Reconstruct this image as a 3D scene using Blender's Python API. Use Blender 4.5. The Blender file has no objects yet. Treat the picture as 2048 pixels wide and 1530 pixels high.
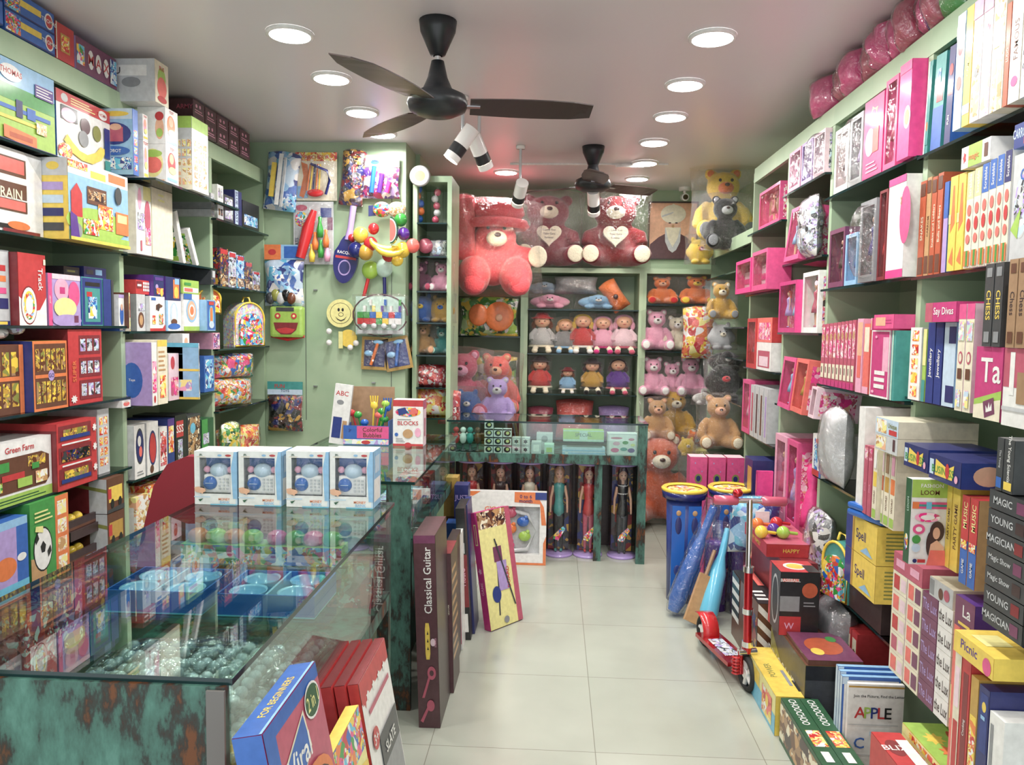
import bpy, math, random
from mathutils import Vector, Matrix
S = bpy.context.scene
C = S.collection
random.seed(7)
# ---------------------------------------------------------------- camera
FP, CX, CY = 1540.0, 1024.0, 765.0            # focal length and centre in photo pixels
Yc = Vector((86, 110, -1540)).normalized()
Zc = Vector((.014, 1, (.014*86+110)/1540)).normalized()
Xc = Yc.cross(Zc).normalized()
Rwc = Matrix((Xc, Yc, Zc))                      # camera -> world
CAM = Vector((0, 0, 1.55))
cd = bpy.data.cameras.new('camera'); cam = bpy.data.objects.new('camera', cd); C.objects.link(cam)
cam.matrix_world = Matrix.Translation(CAM) @ Rwc.to_4x4()
cd.sensor_width = 36; cd.lens = FP/2048*36; cd.clip_start = .02
S.camera = cam
def ray(px, py): return Rwc @ Vector((px-CX, CY-py, -FP))
def atX(px, py, X): d = ray(px, py); return CAM + d*(X/d.x)
def atY(px, py, Y): d = ray(px, py); return CAM + d*(Y/d.y)
def atZ(px, py, Z): d = ray(px, py); return CAM + d*((Z-1.55)/d.z)
# ---------------------------------------------------------------- world, exposure, lamps
S.view_settings.view_transform = 'Standard'; S.view_settings.look = 'None'
S.view_settings.exposure = 0.0; S.view_settings.gamma = 1
w = bpy.data.worlds.new('World'); S.world = w; w.use_nodes = True
bg = w.node_tree.nodes['Background']; bg.inputs[0].default_value = (.93, .96, 1, 1); bg.inputs[1].default_value = 1.7
LIT = []
def downlamp(x, y, P=9.5, r=.075):
    l = bpy.data.lights.new('downlight_lamp', 'AREA'); l.shape = 'DISK'; l.size = r*2; l.energy = P; l.color = (1, .97, .93); l.spread = 2.9
    o = bpy.data.objects.new('downlight_lamp', l); o.location = (x, y, 2.733); C.objects.link(o); LIT.append(o)
    return o
def spotlamp(loc, tgt, P=60, col=(1, .8, .62), size=60):
    l = bpy.data.lights.new('track_lamp', 'SPOT'); l.energy = P; l.color = col; l.spot_size = math.radians(size); l.spot_blend = .7; l.shadow_soft_size = .03
    o = bpy.data.objects.new('track_lamp', l); o.location = loc; C.objects.link(o)
    o.rotation_euler = (Vector(tgt)-Vector(loc)).to_track_quat('-Z', 'Y').to_euler()
    return o
# ---------------------------------------------------------------- materials
PAL = dict(red='d0161f', dred='8c1220', wine='5e1420', org='f07818', dorg='c8500f', yel='f7d20c', lyel='f5ec8a', gold='c99a1a', grn='2f9e37', lgrn='a3cf3a', dgrn='0f5a30', teal='2a9c96', cyan='5cc3e6', blu='1766c4', lblu='8cc4ee', pblu='c3dcf0', navy='1d2570', dblu='12348c', pur='5b2a96', lil='b59adb', pnk='ee3f8e', mag='d3127c', lpnk='f6a9c8', ppnk='f7d3df', hpnk='f9128f', wht='f1f0ec', crm='efe6c8', gry='8f9296', lgry='c9ccce', dgry='3d4044', blk='101214', brn='6b3a1e', tan='c9985c', skin='e6b08e', peach='f3b48a', mar='5a2f38', plum='7d3560', choc='40282a', kraft='a98158', rose='c94f6d', sage='a9c8a0', mint='bfe3d0', olive='8c8f33', coral='f7675a', fgrn='bddc9c', dusk='93404c', gpink='f2505f')
def lin(hx):
    o = []
    for i in (0, 2, 4):
        c = int(hx[i:i+2], 16)/255
        o.append(c/12.92 if c < .04045 else ((c+.055)/1.055)**2.4)
    g = .3*o[0]+.55*o[1]+.15*o[2]
    return tuple(.87*x+.13*g for x in o)+(1,)
MC = {}
def newmat(n):
    m = bpy.data.materials.new(n); m.use_nodes = True; nt = m.node_tree
    return m, nt, nt.nodes['Principled BSDF']
def setp(b, **k):
    for a, v in k.items(): b.inputs[a.replace('_', ' ')].default_value = v
def M(n):
    """printed/plain colour by short name; 'name!' glossy plastic, '*pal' busy printed artwork, '~name' plush"""
    if n in MC: return MC[n]
    if n[0] == '*': m = mosaic(n)
    elif n[0] == '~': m = plushmat(n)
    else:
        m, nt, b = newmat('paint_'+n.strip('!')); c = lin(PAL[n.strip('!')])
        if n[-1] == '!': setp(b, Base_Color=c, Roughness=.22, Coat_Weight=.4, Coat_Roughness=.08)
        else:
            setp(b, Roughness=.42, Coat_Weight=.25, Coat_Roughness=.15)
            N = nt.nodes; L = nt.links; tc = N.new('ShaderNodeTexCoord'); nz = N.new('ShaderNodeTexNoise'); nz.inputs['Scale'].default_value = 42; nz.inputs['Detail'].default_value = 3
            mx = N.new('ShaderNodeMix'); mx.data_type = 'RGBA'; g = .3*c[0]+.5*c[1]+.2*c[2]
            d = [.92*x+.08*(g*.6+.05) for x in c[:3]]; mx.inputs[6].default_value = tuple(x*.74 for x in d)+(1,); mx.inputs[7].default_value = tuple(min(1, x*1.16+.015) for x in d)+(1,)
            L.new(tc.outputs['Object'], nz.inputs[0]); L.new(nz.outputs[0], mx.inputs[0]); L.new(mx.outputs[2], b.inputs['Base Color'])
    MC[n] = m
    return m
MOS = dict(mix='red yel blu grn wht org cyan pnk', pinks='pnk lpnk mag ppnk wht rose hpnk lpnk skin', blues='blu lblu wht cyan dblu pblu', greens='grn lgrn yel dgrn fgrn wht', warm='org yel red wht lyel coral', dark='blk dgry dred navy gold choc', pastel='lpnk pblu lyel wht mint lil', brown='brn tan kraft choc crm', silver='lgry wht gry lil pblu dgry', cream='crm wht lyel tan peach', reds='red dred coral wht rose', purp='pur lil plum wht mag', toy='wht org red yel lblu grn peach', gold='gold yel brn olive kraft', doll='skin rose lpnk tan wht lil choc mag', glass='lgry gry pblu dgry mint wht', game='wht tan red dgrn brn lgry')
def mosaic(n):
    k = n[1:]; sc = 38
    if ':' in k: k, s = k.split(':'); sc = float(s)
    m, nt, b = newmat('print_'+k); N = nt.nodes; L = nt.links
    tc = N.new('ShaderNodeTexCoord'); nz = N.new('ShaderNodeTexNoise'); nz.inputs['Scale'].default_value = sc*.35
    oi = N.new('ShaderNodeObjectInfo'); mp = N.new('ShaderNodeMapping')
    L.new(tc.outputs['Object'], mp.inputs['Vector'])
    ml = N.new('ShaderNodeMath'); ml.operation = 'MULTIPLY'; ml.inputs[1].default_value = 17
    L.new(oi.outputs['Random'], ml.inputs[0]); L.new(ml.outputs[0], mp.inputs['Location'])
    ad = N.new('ShaderNodeVectorMath'); ad.operation = 'MULTIPLY_ADD'; ad.inputs[1].default_value = (.06, .06, .06)
    L.new(mp.outputs[0], nz.inputs['Vector']); L.new(nz.outputs['Color'], ad.inputs[0]); L.new(mp.outputs[0], ad.inputs[2])
    cols = []
    for s_, rnd in ((sc, 1), (sc*3.1, .9)):
        v = N.new('ShaderNodeTexVoronoi'); v.inputs['Scale'].default_value = s_; v.inputs['Randomness'].default_value = rnd
        L.new(ad.outputs[0], v.inputs['Vector'])
        sp = N.new('ShaderNodeSeparateColor'); L.new(v.outputs['Color'], sp.inputs[0])
        r = N.new('ShaderNodeValToRGB'); r.color_ramp.interpolation = 'CONSTANT'; cs = MOS[k].split()
        e = r.color_ramp.elements
        while len(e) < len(cs): e.new(0)
        for i, c in enumerate(cs): e[i].position = i/len(cs); e[i].color = lin(PAL[c])
        L.new(sp.outputs[0], r.inputs[0]); cols.append(r.outputs[0])
    mx = N.new('ShaderNodeMix'); mx.data_type = 'RGBA'
    nz2 = N.new('ShaderNodeTexNoise'); nz2.inputs['Scale'].default_value = sc*.6; L.new(mp.outputs[0], nz2.inputs['Vector'])
    gt = N.new('ShaderNodeMath'); gt.operation = 'GREATER_THAN'; gt.inputs[1].default_value = .54
    L.new(nz2.outputs[0], gt.inputs[0]); L.new(gt.outputs[0], mx.inputs[0])
    L.new(cols[0], mx.inputs[6]); L.new(cols[1], mx.inputs[7]); L.new(mx.outputs[2], b.inputs['Base Color'])
    setp(b, Roughness=.35, Coat_Weight=.35, Coat_Roughness=.12)
    return m
def plushmat(n):
    m, nt, b = newmat('plush_'+n[1:]); N = nt.nodes; L = nt.links
    setp(b, Roughness=.9, Sheen_Weight=.5, Sheen_Roughness=.4)
    nz = N.new('ShaderNodeTexNoise'); nz.inputs['Scale'].default_value = 55; nz.inputs['Detail'].default_value = 4
    tc = N.new('ShaderNodeTexCoord'); L.new(tc.outputs['Object'], nz.inputs['Vector'])
    c = lin(PAL[n[1:]]); mx = N.new('ShaderNodeMix'); mx.data_type = 'RGBA'
    mx.inputs[6].default_value = (c[0]*.72, c[1]*.72, c[2]*.72, 1); mx.inputs[7].default_value = tuple(min(1, x*1.12) for x in c[:3])+(1,)
    L.new(nz.outputs[0], mx.inputs[0]); L.new(mx.outputs[2], b.inputs['Base Color'])
    bp = N.new('ShaderNodeBump'); bp.inputs['Strength'].default_value = .6; bp.inputs['Distance'].default_value = .01
    L.new(nz.outputs[0], bp.inputs['Height']); L.new(bp.outputs[0], b.inputs['Normal'])
    return m
def film(name, tint=(1, 1, 1, 1), gl=.10, rough=.08, bump=.5, sc=14, milk=0.0):
    """clear plastic wrap / thin glass: transparent mixed with a sharp gloss"""
    m = bpy.data.materials.new(name); m.use_nodes = True; nt = m.node_tree; N = nt.nodes; L = nt.links
    N.remove(N['Principled BSDF']); out = N['Material Output']
    tr = N.new('ShaderNodeBsdfTransparent'); tr.inputs[0].default_value = tint
    g = N.new('ShaderNodeBsdfGlossy'); g.inputs['Roughness'].default_value = rough
    f = N.new('ShaderNodeFresnel'); ge = N.new('ShaderNodeNewGeometry'); io = N.new('ShaderNodeMapRange'); io.inputs[3].default_value = 1.5; io.inputs[4].default_value = 1/1.5
    L.new(ge.outputs['Backfacing'], io.inputs[0]); L.new(io.outputs[0], f.inputs[0])
    ad = N.new('ShaderNodeMath'); ad.operation = 'ADD'; ad.inputs[1].default_value = gl; ad.use_clamp = True
    L.new(f.outputs[0], ad.inputs[0])
    if bump:
        tc = N.new('ShaderNodeTexCoord'); nz = N.new('ShaderNodeTexNoise'); nz.inputs['Scale'].default_value = sc; nz.inputs['Detail'].default_value = 3; nz.inputs['Distortion'].default_value = 1.2
        L.new(tc.outputs['Object'], nz.inputs['Vector']); bp = N.new('ShaderNodeBump'); bp.inputs['Strength'].default_value = bump; bp.inputs['Distance'].default_value = .03
        L.new(nz.outputs[0], bp.inputs['Height']); L.new(bp.outputs[0], g.inputs['Normal'])
    src = tr
    if milk:
        df = N.new('ShaderNodeBsdfDiffuse'); df.inputs[0].default_value = (.9, .9, .9, 1); m1 = N.new('ShaderNodeMixShader'); m1.inputs[0].default_value = milk
        L.new(tr.outputs[0], m1.inputs[1]); L.new(df.outputs[0], m1.inputs[2]); src = m1
    mx = N.new('ShaderNodeMixShader'); L.new(ad.outputs[0], mx.inputs[0]); L.new(src.outputs[0], mx.inputs[1]); L.new(g.outputs[0], mx.inputs[2]); L.new(mx.outputs[0], out.inputs[0])
    return m
MC['wrap'] = film('plastic_wrap', gl=.11, rough=.09, bump=1, sc=22)
MC['milkwrap'] = film('milky_plastic_wrap', gl=.12, rough=.12, bump=1, sc=18, milk=.45)
MC['pane'] = film('counter_glass', tint=(.86, .96, .93, 1), gl=.05, rough=.01, bump=0)
MC['window'] = film('clear_window_film', gl=.02, rough=.1, bump=.35, sc=9)
MC['shelfglass'] = film('shaded_shelf_glass', tint=(.10, .13, .12, 1), gl=.06, rough=.05, bump=0)  # greenish glass; the shade under stacked shelves is put into its dark tint
def simple(n, col, **k):
    m, nt, b = newmat(n); c = lin(PAL[col]) if col in PAL else col
    setp(b, Base_Color=c, **k); MC[n] = m; return m
simple('chrome', (.8, .8, .82, 1), Metallic=1, Roughness=.12)
simple('steel', (.5, .5, .52, 1), Metallic=1, Roughness=.3)
simple('redmetal', (.5, .01, .02, 1), Metallic=.7, Roughness=.25, Coat_Weight=.8)
simple('black_plastic', (.02, .022, .025, 1), Roughness=.35)
simple('rubber', (.02, .02, .02, 1), Roughness=.7)
simple('edge_glass', (.008, .03, .03, 1), Roughness=.1)
simple('hair', (.035, .015, .01, 1), Roughness=.4)
def emis(n, col, s):
    m, nt, b = newmat(n); setp(b, Base_Color=(0, 0, 0, 1), Emission_Color=col, Emission_Strength=s); MC[n] = m
emis('lamp_face', (1, .98, .95, 1), 14); emis('spot_face', (1, .85, .65, 1), 30)
# ---------------------------------------------------------------- mesh building
class MB:
    def __init__(s): s.v = []; s.f = []; s.m = []; s.ms = []; s.sm = []
    def mi(s, mat):
        if mat not in s.ms: s.ms.append(mat)
        return s.ms.index(mat)
    def add(s, vs, fs, mat, smooth=False):
        b = len(s.v); s.v += [Vector(v) for v in vs]; k = s.mi(mat)
        for f in fs: s.f.append([b+i for i in f]); s.m.append(k); s.sm.append(smooth)
        return s
    def box(s, x0, y0, z0, x1, y1, z1, mat, mats=None, rot=None):
        v = [(x0, y0, z0), (x1, y0, z0), (x1, y1, z0), (x0, y1, z0), (x0, y0, z1), (x1, y0, z1), (x1, y1, z1), (x0, y1, z1)]
        if rot: v = [rot @ Vector(p) for p in v]
        fs = dict(bot=(3, 2, 1, 0), top=(4, 5, 6, 7), front=(0, 1, 5, 4), right=(1, 2, 6, 5), back=(2, 3, 7, 6), left=(3, 0, 4, 7))
        b = len(s.v); s.v += [Vector(p) for p in v]
        for k, f in fs.items(): s.f.append([b+i for i in f]); s.m.append(s.mi((mats or {}).get(k, mat))); s.sm.append(False)
        return s
    def bbox(s, x0, y0, z0, x1, y1, z1, mat, r=.004):
        """box with bevelled vertical and horizontal edges (chamfer)"""
        import bmesh
        bm = bmesh.new(); bmesh.ops.create_cube(bm, size=1)
        bmesh.ops.scale(bm, vec=(x1-x0, y1-y0, z1-z0), verts=bm.verts); bmesh.ops.translate(bm, vec=((x0+x1)/2, (y0+y1)/2, (z0+z1)/2), verts=bm.verts)
        bmesh.ops.bevel(bm, geom=bm.edges[:], offset=r, segments=2, affect='EDGES', profile=.6)
        s.bm(bm, mat); return s
    def bm(s, bm, mat, smooth=False):
        bm.verts.index_update(); s.add([v.co.copy() for v in bm.verts], [[v.index for v in f.verts] for f in bm.faces], mat, smooth); bm.free()
    def ball(s, c, r, mat, n=12, rot=None):
        r = (r, r, r) if isinstance(r, (int, float)) else r; vs = []; fs = []; m = n*2 if n < 10 else 20; k = n if n < 10 else 10
        for i in range(k+1):
            a = math.pi*i/k
            for j in range(m):
                b = 2*math.pi*j/m; p = Vector((math.sin(a)*math.cos(b)*r[0], math.sin(a)*math.sin(b)*r[1], math.cos(a)*r[2]))
                if rot: p = rot @ p
                vs.append(Vector(c)+p)
        for i in range(k):
            for j in range(m): fs.append((i*m+j, (i+1)*m+j, (i+1)*m+(j+1) % m, i*m+(j+1) % m))
        return s.add(vs, fs, mat, True)
    def tube(s, pts, rad, mat, n=10, cap=True, smooth=True):
        pts = [Vector(p) for p in pts]; rad = rad if isinstance(rad, (list, tuple)) else [rad]*len(pts); vs = []; fs = []
        up = Vector((0, 0, 1)); d0 = (pts[1]-pts[0]).normalized()
        if abs(d0.z) > .9: up = Vector((1, 0, 0))
        for i, p in enumerate(pts):
            d = (pts[min(i+1, len(pts)-1)]-pts[max(i-1, 0)]).normalized(); a = d.cross(up).normalized(); b = d.cross(a).normalized()
            for j in range(n): t = 2*math.pi*j/n; vs.append(p+(a*math.cos(t)+b*math.sin(t))*rad[i])
        for i in range(len(pts)-1):
            for j in range(n): fs.append((i*n+j, i*n+(j+1) % n, (i+1)*n+(j+1) % n, (i+1)*n+j))
        s.add(vs, fs, mat, smooth)
        if cap:
            k = len(pts)-1; s.add(vs[:n], [list(range(n))[::-1]], mat); s.add(vs[k*n:], [list(range(n))], mat)
        return s
    def lathe(s, prof, mat, n=20, c=(0, 0, 0), smooth=True, axis='z'):
        vs = []; fs = []
        for r, z in prof:
            for j in range(n):
                t = 2*math.pi*j/n; p = (r*math.cos(t), r*math.sin(t), z)
                if axis == 'y': p = (p[0], p[2], p[1])
                if axis == 'x': p = (p[2], p[0], p[1])
                vs.append(Vector(c)+Vector(p))
        for i in range(len(prof)-1):
            for j in range(n): fs.append((i*n+j, i*n+(j+1) % n, (i+1)*n+(j+1) % n, (i+1)*n+j))
        return s.add(vs, fs, mat, smooth)
    def prism(s, pts, y0, y1, mat, mats=None):
        """outline in x,z extruded along y"""
        n = len(pts); vs = [(x, y0, z) for x, z in pts]+[(x, y1, z) for x, z in pts]
        s.add(vs, [list(range(n)), list(range(n, 2*n))[::-1]], mat)
        s.add(vs, [(j, j+n, (j+1) % n+n, (j+1) % n) for j in range(n)], mats or mat)
        return s
    def mesh(s, name):
        me = bpy.data.meshes.new(name); me.from_pydata([tuple(v) for v in s.v], [], s.f)
        for m in s.ms: me.materials.append(M(m))
        me.polygons.foreach_set('material_index', s.m); me.polygons.foreach_set('use_smooth', s.sm); me.update()
        return me
    def obj(s, name, parent=None):
        o = bpy.data.objects.new(name, s.mesh(name)); C.objects.link(o)
        if parent: o.parent = parent
        return o
def tag(o, label=None, cat=None, group=None, kind=None):
    if label: o['label'] = label
    if cat: o['category'] = cat
    if group: o['group'] = group
    if kind: o['kind'] = kind
    return o
def empty(name, loc, rz=0, label=None, cat=None, group=None, sc=1):
    o = bpy.data.objects.new(name, None); C.objects.link(o); o.location = loc; o.rotation_euler = (0, 0, rz); o.empty_display_size = .05
    o.scale = (sc, sc, sc) if isinstance(sc, (int, float)) else sc
    return tag(o, label, cat, group)
def struct(mb, name):
    return tag(mb.obj(name), kind='structure')
# ---- lettering (curve text turned into flat mesh), cached
TC = {}
def glyphs(txt):
    if txt not in TC:
        cu = bpy.data.curves.new('t', 'FONT'); cu.body = txt; cu.resolution_u = 2; cu.offset = .012
        o = bpy.data.objects.new('t', cu); C.objects.link(o); me = bpy.data.meshes.new_from_object(o.evaluated_get(bpy.context.evaluated_depsgraph_get()))
        vs = [v.co.copy() for v in me.vertices]; fs = [list(p.vertices) for p in me.polygons]
        bpy.data.objects.remove(o); bpy.data.curves.remove(cu); bpy.data.meshes.remove(me)
        if vs:
            x0 = min(v.x for v in vs); x1 = max(v.x for v in vs); y0 = min(v.y for v in vs); y1 = max(v.y for v in vs)
            vs = [Vector((v.x-(x0+x1)/2, v.y-(y0+y1)/2)) for v in vs]
        else: x0 = y0 = 0; x1 = y1 = 1
        TC[txt] = (vs, fs, x1-x0, y1-y0)
    return TC[txt]
class Face:
    """drawing on a rectangle: origin o, edge vectors U (to the right) and V (up), outward normal N"""
    def __init__(s, mb, o, U, V): s.mb = mb; s.o = Vector(o); s.U = Vector(U); s.V = Vector(V); s.N = s.U.cross(s.V).normalized(); s.k = 0; s.w = s.U.length; s.h = s.V.length
    def P(s, u, v): return s.o+s.U*u+s.V*v+s.N*(.0005+s.k*.0004)
    def poly(s, pts, mat): s.k += 1; s.mb.add([s.P(u, v) for u, v in pts], [list(range(len(pts)))], mat)
    def r(s, a, b, c, d, mat): s.poly([(a, b), (c, b), (c, d), (a, d)], mat)
    def e(s, cu, cv, ru, rv, mat, n=20): s.poly([(cu+ru*math.cos(2*math.pi*i/n), cv+rv*math.sin(2*math.pi*i/n)) for i in range(n)], mat)
    def t(s, cu, cv, h, mat, txt, mode='t', wmax=.92):
        vs, fs, w, hh = glyphs(txt); s.k += 1; W, Hh = (s.w, s.h) if mode == 't' else (s.h, s.w)
        sc = h*Hh/hh; sx = min(sc, wmax*W/w); uh = s.U.normalized(); vh = s.V.normalized(); c = s.P(cu, cv)
        a, b = {'t': (uh, vh), 'T': (vh, -uh), 'D': (-vh, uh)}[mode]
        s.mb.add([c+a*(v.x*sx)+b*(v.y*sc) for v in vs], fs, mat)
    def draw(s, art):
        for it in art.split('|'):
            q = it.split()
            if not q: continue
            k = q[0]
            if k in 're': getattr(s, k)(*map(float, q[1:5]), q[5])
            elif k[0] in 'tTD': s.t(float(q[1]), float(q[2]), float(q[3]), q[4], ' '.join(q[5:]), k[0], float(k[1:] or .92))
            elif k == 'p': c = list(map(float, q[2:])); s.poly(list(zip(c[::2], c[1::2])), q[1])
            elif k == 'S':      # stripes: S u0 v0 u1 v1 n matA matB (rows)
                a, b, c, d = map(float, q[1:5]); n = int(q[5])
                for i in range(n): s.r(a, b+(d-b)*i/n, c, b+(d-b)*(i+1)/n, q[6+i % 2])
            elif k == 'G':      # grid of little pictures: G u0 v0 u1 v1 nx ny mat
                a, b, c, d = map(float, q[1:5]); nx, ny = int(q[5]), int(q[6]); s.k += 1
                for i in range(nx):
                    for j in range(ny): s.k -= 1; du = (c-a)/nx; dv = (d-b)/ny; s.r(a+du*(i+.12), b+dv*(j+.12), a+du*(i+.88), b+dv*(j+.88), q[7])
            elif k == 'B':      # burst/star: B cu cv ru rv n mat
                cu, cv, ru, rv = map(float, q[1:5]); n = int(q[5])*2
                s.poly([(cu+(ru if i % 2 else ru*.6)*math.cos(2*math.pi*i/n), cv+(rv if i % 2 else rv*.6)*math.sin(2*math.pi*i/n)) for i in range(n)], q[6])
            elif k == 'L':      # fine print lines: L u0 v0 u1 v1 n mat
                a, b, c, d = map(float, q[1:5]); n = int(q[5]); s.k += 1
                for i in range(n): s.k -= 1; v = b+(d-b)*(i+.5)/n; s.r(a, v-(d-b)*.2/n, c-(c-a)*.25*((i*7) % 3)/2, v+(d-b)*.2/n, q[6])
def carton_mb(w, d, h, mat, front='', left='', right='', top='', mats=None):
    mb = MB(); mb.box(-w/2, 0, 0, w/2, d, h, mat, mats)
    if front: Face(mb, (-w/2, 0, 0), (w, 0, 0), (0, 0, h)).draw(front)
    if left: Face(mb, (-w/2, d, 0), (0, -d, 0), (0, 0, h)).draw(left)
    if right: Face(mb, (w/2, 0, 0), (0, d, 0), (0, 0, h)).draw(right)
    if top: Face(mb, (-w/2, 0, h), (w, 0, 0), (0, d, 0)).draw(top)
    return mb
def carton(name, loc, rz, w, d, h, mat, label, cat='box', group=None, tilt=0, rx=0, **k):
    o = carton_mb(w, d, h, mat, **k).obj(name); o.location = loc
    o.rotation_euler = (rx, tilt, rz)
    return tag(o, label, cat, group)
def copy_tree(o, parent=None):
    c = o.copy(); C.objects.link(c)
    if parent: c.parent = parent
    for ch in list(o.children): copy_tree(ch, c)
    return c
ORD = 'first second third fourth fifth sixth seventh eighth ninth tenth eleventh twelfth thirteenth fourteenth fifteenth sixteenth'.split()
# ================================================================ setting
XL, XR, YB, ZC = -1.95, 1.24, 6.85, 2.75       # shelf fronts left and right, back wall, ceiling
WL, WR, YF = -2.27, 1.57, -.5
def roommat(n, build): 
    m, nt, b = newmat(n); build(nt.nodes, nt.links, b); MC[n] = m
def f_wall(N, L, b):
    nz = N.new('ShaderNodeTexNoise'); nz.inputs['Scale'].default_value = 3; nz.inputs['Detail'].default_value = 5; r = N.new('ShaderNodeValToRGB')
    r.color_ramp.elements[0].color = (.34, .47, .31, 1); r.color_ramp.elements[1].color = (.44, .56, .38, 1); r.color_ramp.elements[0].position = .35; r.color_ramp.elements[1].position = .65
    tc = N.new('ShaderNodeTexCoord'); L.new(tc.outputs['Object'], nz.inputs['Vector']); L.new(nz.outputs[0], r.inputs[0]); L.new(r.outputs[0], b.inputs['Base Color']); setp(b, Roughness=.38)
roommat('green_laminate', f_wall)
def f_ceil(N, L, b):
    nz = N.new('ShaderNodeTexNoise'); nz.inputs['Scale'].default_value = 2; r = N.new('ShaderNodeValToRGB')
    r.color_ramp.elements[0].color = (.70, .66, .68, 1); r.color_ramp.elements[1].color = (.77, .73, .74, 1)
    L.new(nz.outputs[0], r.inputs[0]); L.new(r.outputs[0], b.inputs['Base Color']); setp(b, Roughness=.32)
roommat('ceiling_paint', f_ceil)
def f_floor(N, L, b):
    tc = N.new('ShaderNodeTexCoord'); mp = N.new('ShaderNodeMapping'); mp.inputs['Location'].default_value = (-.175, -3.34, 0)
    br = N.new('ShaderNodeTexBrick'); br.offset = 0; br.inputs['Scale'].default_value = 1; br.inputs['Mortar Size'].default_value = .0016; br.inputs['Mortar Smooth'].default_value = .3
    br.inputs['Brick Width'].default_value = .61; br.inputs['Row Height'].default_value = .61
    br.inputs['Color1'].default_value = (.50, .53, .45, 1); br.inputs['Color2'].default_value = (.53, .555, .475, 1); br.inputs['Mortar'].default_value = (.27, .27, .22, 1)
    L.new(tc.outputs['Object'], mp.inputs[0]); L.new(mp.outputs[0], br.inputs[0])
    nz = N.new('ShaderNodeTexNoise'); nz.inputs['Scale'].default_value = 2.2; nz.inputs['Detail'].default_value = 6; L.new(tc.outputs['Object'], nz.inputs[0])
    mx = N.new('ShaderNodeMix'); mx.data_type = 'RGBA'; mx.blend_type = 'MULTIPLY'; mx.inputs[0].default_value = .35
    L.new(br.outputs[0], mx.inputs[6]); L.new(nz.outputs[0], mx.inputs[7]); L.new(mx.outputs[2], b.inputs['Base Color']); setp(b, Roughness=.13)
    rr = N.new('ShaderNodeMapRange'); rr.inputs[3].default_value = .1; rr.inputs[4].default_value = .3; L.new(nz.outputs[0], rr.inputs[0]); L.new(rr.outputs[0], b.inputs['Roughness'])
roommat('floor_tiles', f_floor)
def f_old(N, L, b):   # worn green painted wood with brown and black wear
    tc = N.new('ShaderNodeTexCoord'); mp = N.new('ShaderNodeMapping'); mp.inputs['Scale'].default_value = (13, 13, 5); L.new(tc.outputs['Object'], mp.inputs[0])
    nz = N.new('ShaderNodeTexNoise'); nz.inputs['Scale'].default_value = 1.1; nz.inputs['Detail'].default_value = 9; nz.inputs['Roughness'].default_value = .68; L.new(mp.outputs[0], nz.inputs[0])
    r = N.new('ShaderNodeValToRGB'); e = r.color_ramp.elements; e[0].position = .37; e[0].color = (.14, .045, .012, 1); e[1].position = .6; e[1].color = (.075, .19, .15, 1)
    a = e.new(.42); a.color = (.03, .02, .014, 1); a = e.new(.46); a.color = (.028, .04, .034, 1); a = e.new(.5); a.color = (.05, .12, .095, 1); a = e.new(.72); a.color = (.12, .27, .22, 1)
    L.new(nz.outputs[0], r.inputs[0]); L.new(r.outputs[0], b.inputs['Base Color']); setp(b, Roughness=.45)
roommat('worn_green_wood', f_old)
struct(MB().box(WL-.1, YF, -.1, WR+.1, YB+.1, 0, 'floor_tiles'), 'floor')
struct(MB().box(WL-.1, YF, ZC, WR+.1, YB+.1, ZC+.1, 'ceiling_paint'), 'ceiling')
struct(MB().box(WL-.1, YF, 0, WL, YB+.1, ZC, 'green_laminate'), 'wall_left')
struct(MB().box(WR, YF, 0, WR+.1, YB+.1, ZC, 'green_laminate'), 'wall_right')
struct(MB().box(WL, YB, 0, WR, YB+.1, ZC, 'green_laminate'), 'wall_back')
# green cupboard wall facing the camera, left of the soft toys
pm = MB(); YP = 5.12; pm.box(WL, YP, 0, -1.0, YP+.35, ZC, 'green_laminate')
for px in (612, 783): x = atY(px, 700, YP).x; pm.box(x-.002, YP-.001, .9, x+.002, YP, 2.6 if px > 700 else 2.1, 'dgry')
for px, py in ((632, 580), (632, 772), (748, 765)): p = atY(px, py, YP); pm.box(p.x-.012, YP-.02, p.z-.004, p.x+.012, YP, p.z+.004, 'steel')
struct(pm, 'wall_inner')
struct(MB().box(-1.0, YP+.35, 0, -.97, 5.9, ZC, 'green_laminate').box(-1.03, YP+.35, 0, -1.0, YB, ZC, 'green_laminate'), 'wall_side')
# ================================================================ shelving units (each section a thing)
GL = 'green_laminate'
def unit(label, side, y0, y1, zs, top=2.565, out=.03, stop=None):
    xb, xf = (WL, XL) if side == 'L' else (WR, XR); lo, hi = min(xb, xf), max(xb, xf)
    e = empty('shelving_unit', ((lo+hi)/2, (y0+y1)/2, 0), 0, label, 'shelving'); c = e.location.copy()
    def P(mb, n): 
        for v in mb.v: v -= c
        mb.obj(n, e)
    t = .017
    P(MB().box(lo if side == 'R' else lo+.001, y0, 0, hi, y0+t, top-.03, GL), 'side_panel')
    P(MB().box(lo if side == 'R' else lo+.001, y1-t, 0, hi, y1, top-.03, GL), 'side_panel')
    P(MB().box(lo+.001 if side == 'L' else hi-.012, y0+t, 0, lo+.012 if side == 'L' else hi-.001, y1-t, top-.03, GL), 'back_panel')
    P(MB().box(lo+.001, y0, top-.03, hi-.001, y1, top, GL).box(xf-.018 if side == 'L' else xf-.002, y0, top-.09, xf+.002 if side == 'L' else xf+.018, y1, top-.03, GL), 'top_board')
    s = 1 if side == 'L' else -1
    for z in zs:
        a, b = sorted((xb+s*.014, xf+s*(out if (side, z) != ('L', 2.19) else .165))); P(MB().box(a, y0+.001, z-.010, b, y1-.001, z, 'shelfglass', {'right': 'edge_glass', 'left': 'edge_glass', 'front': 'edge_glass'}), 'shelf')
    return e
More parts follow.
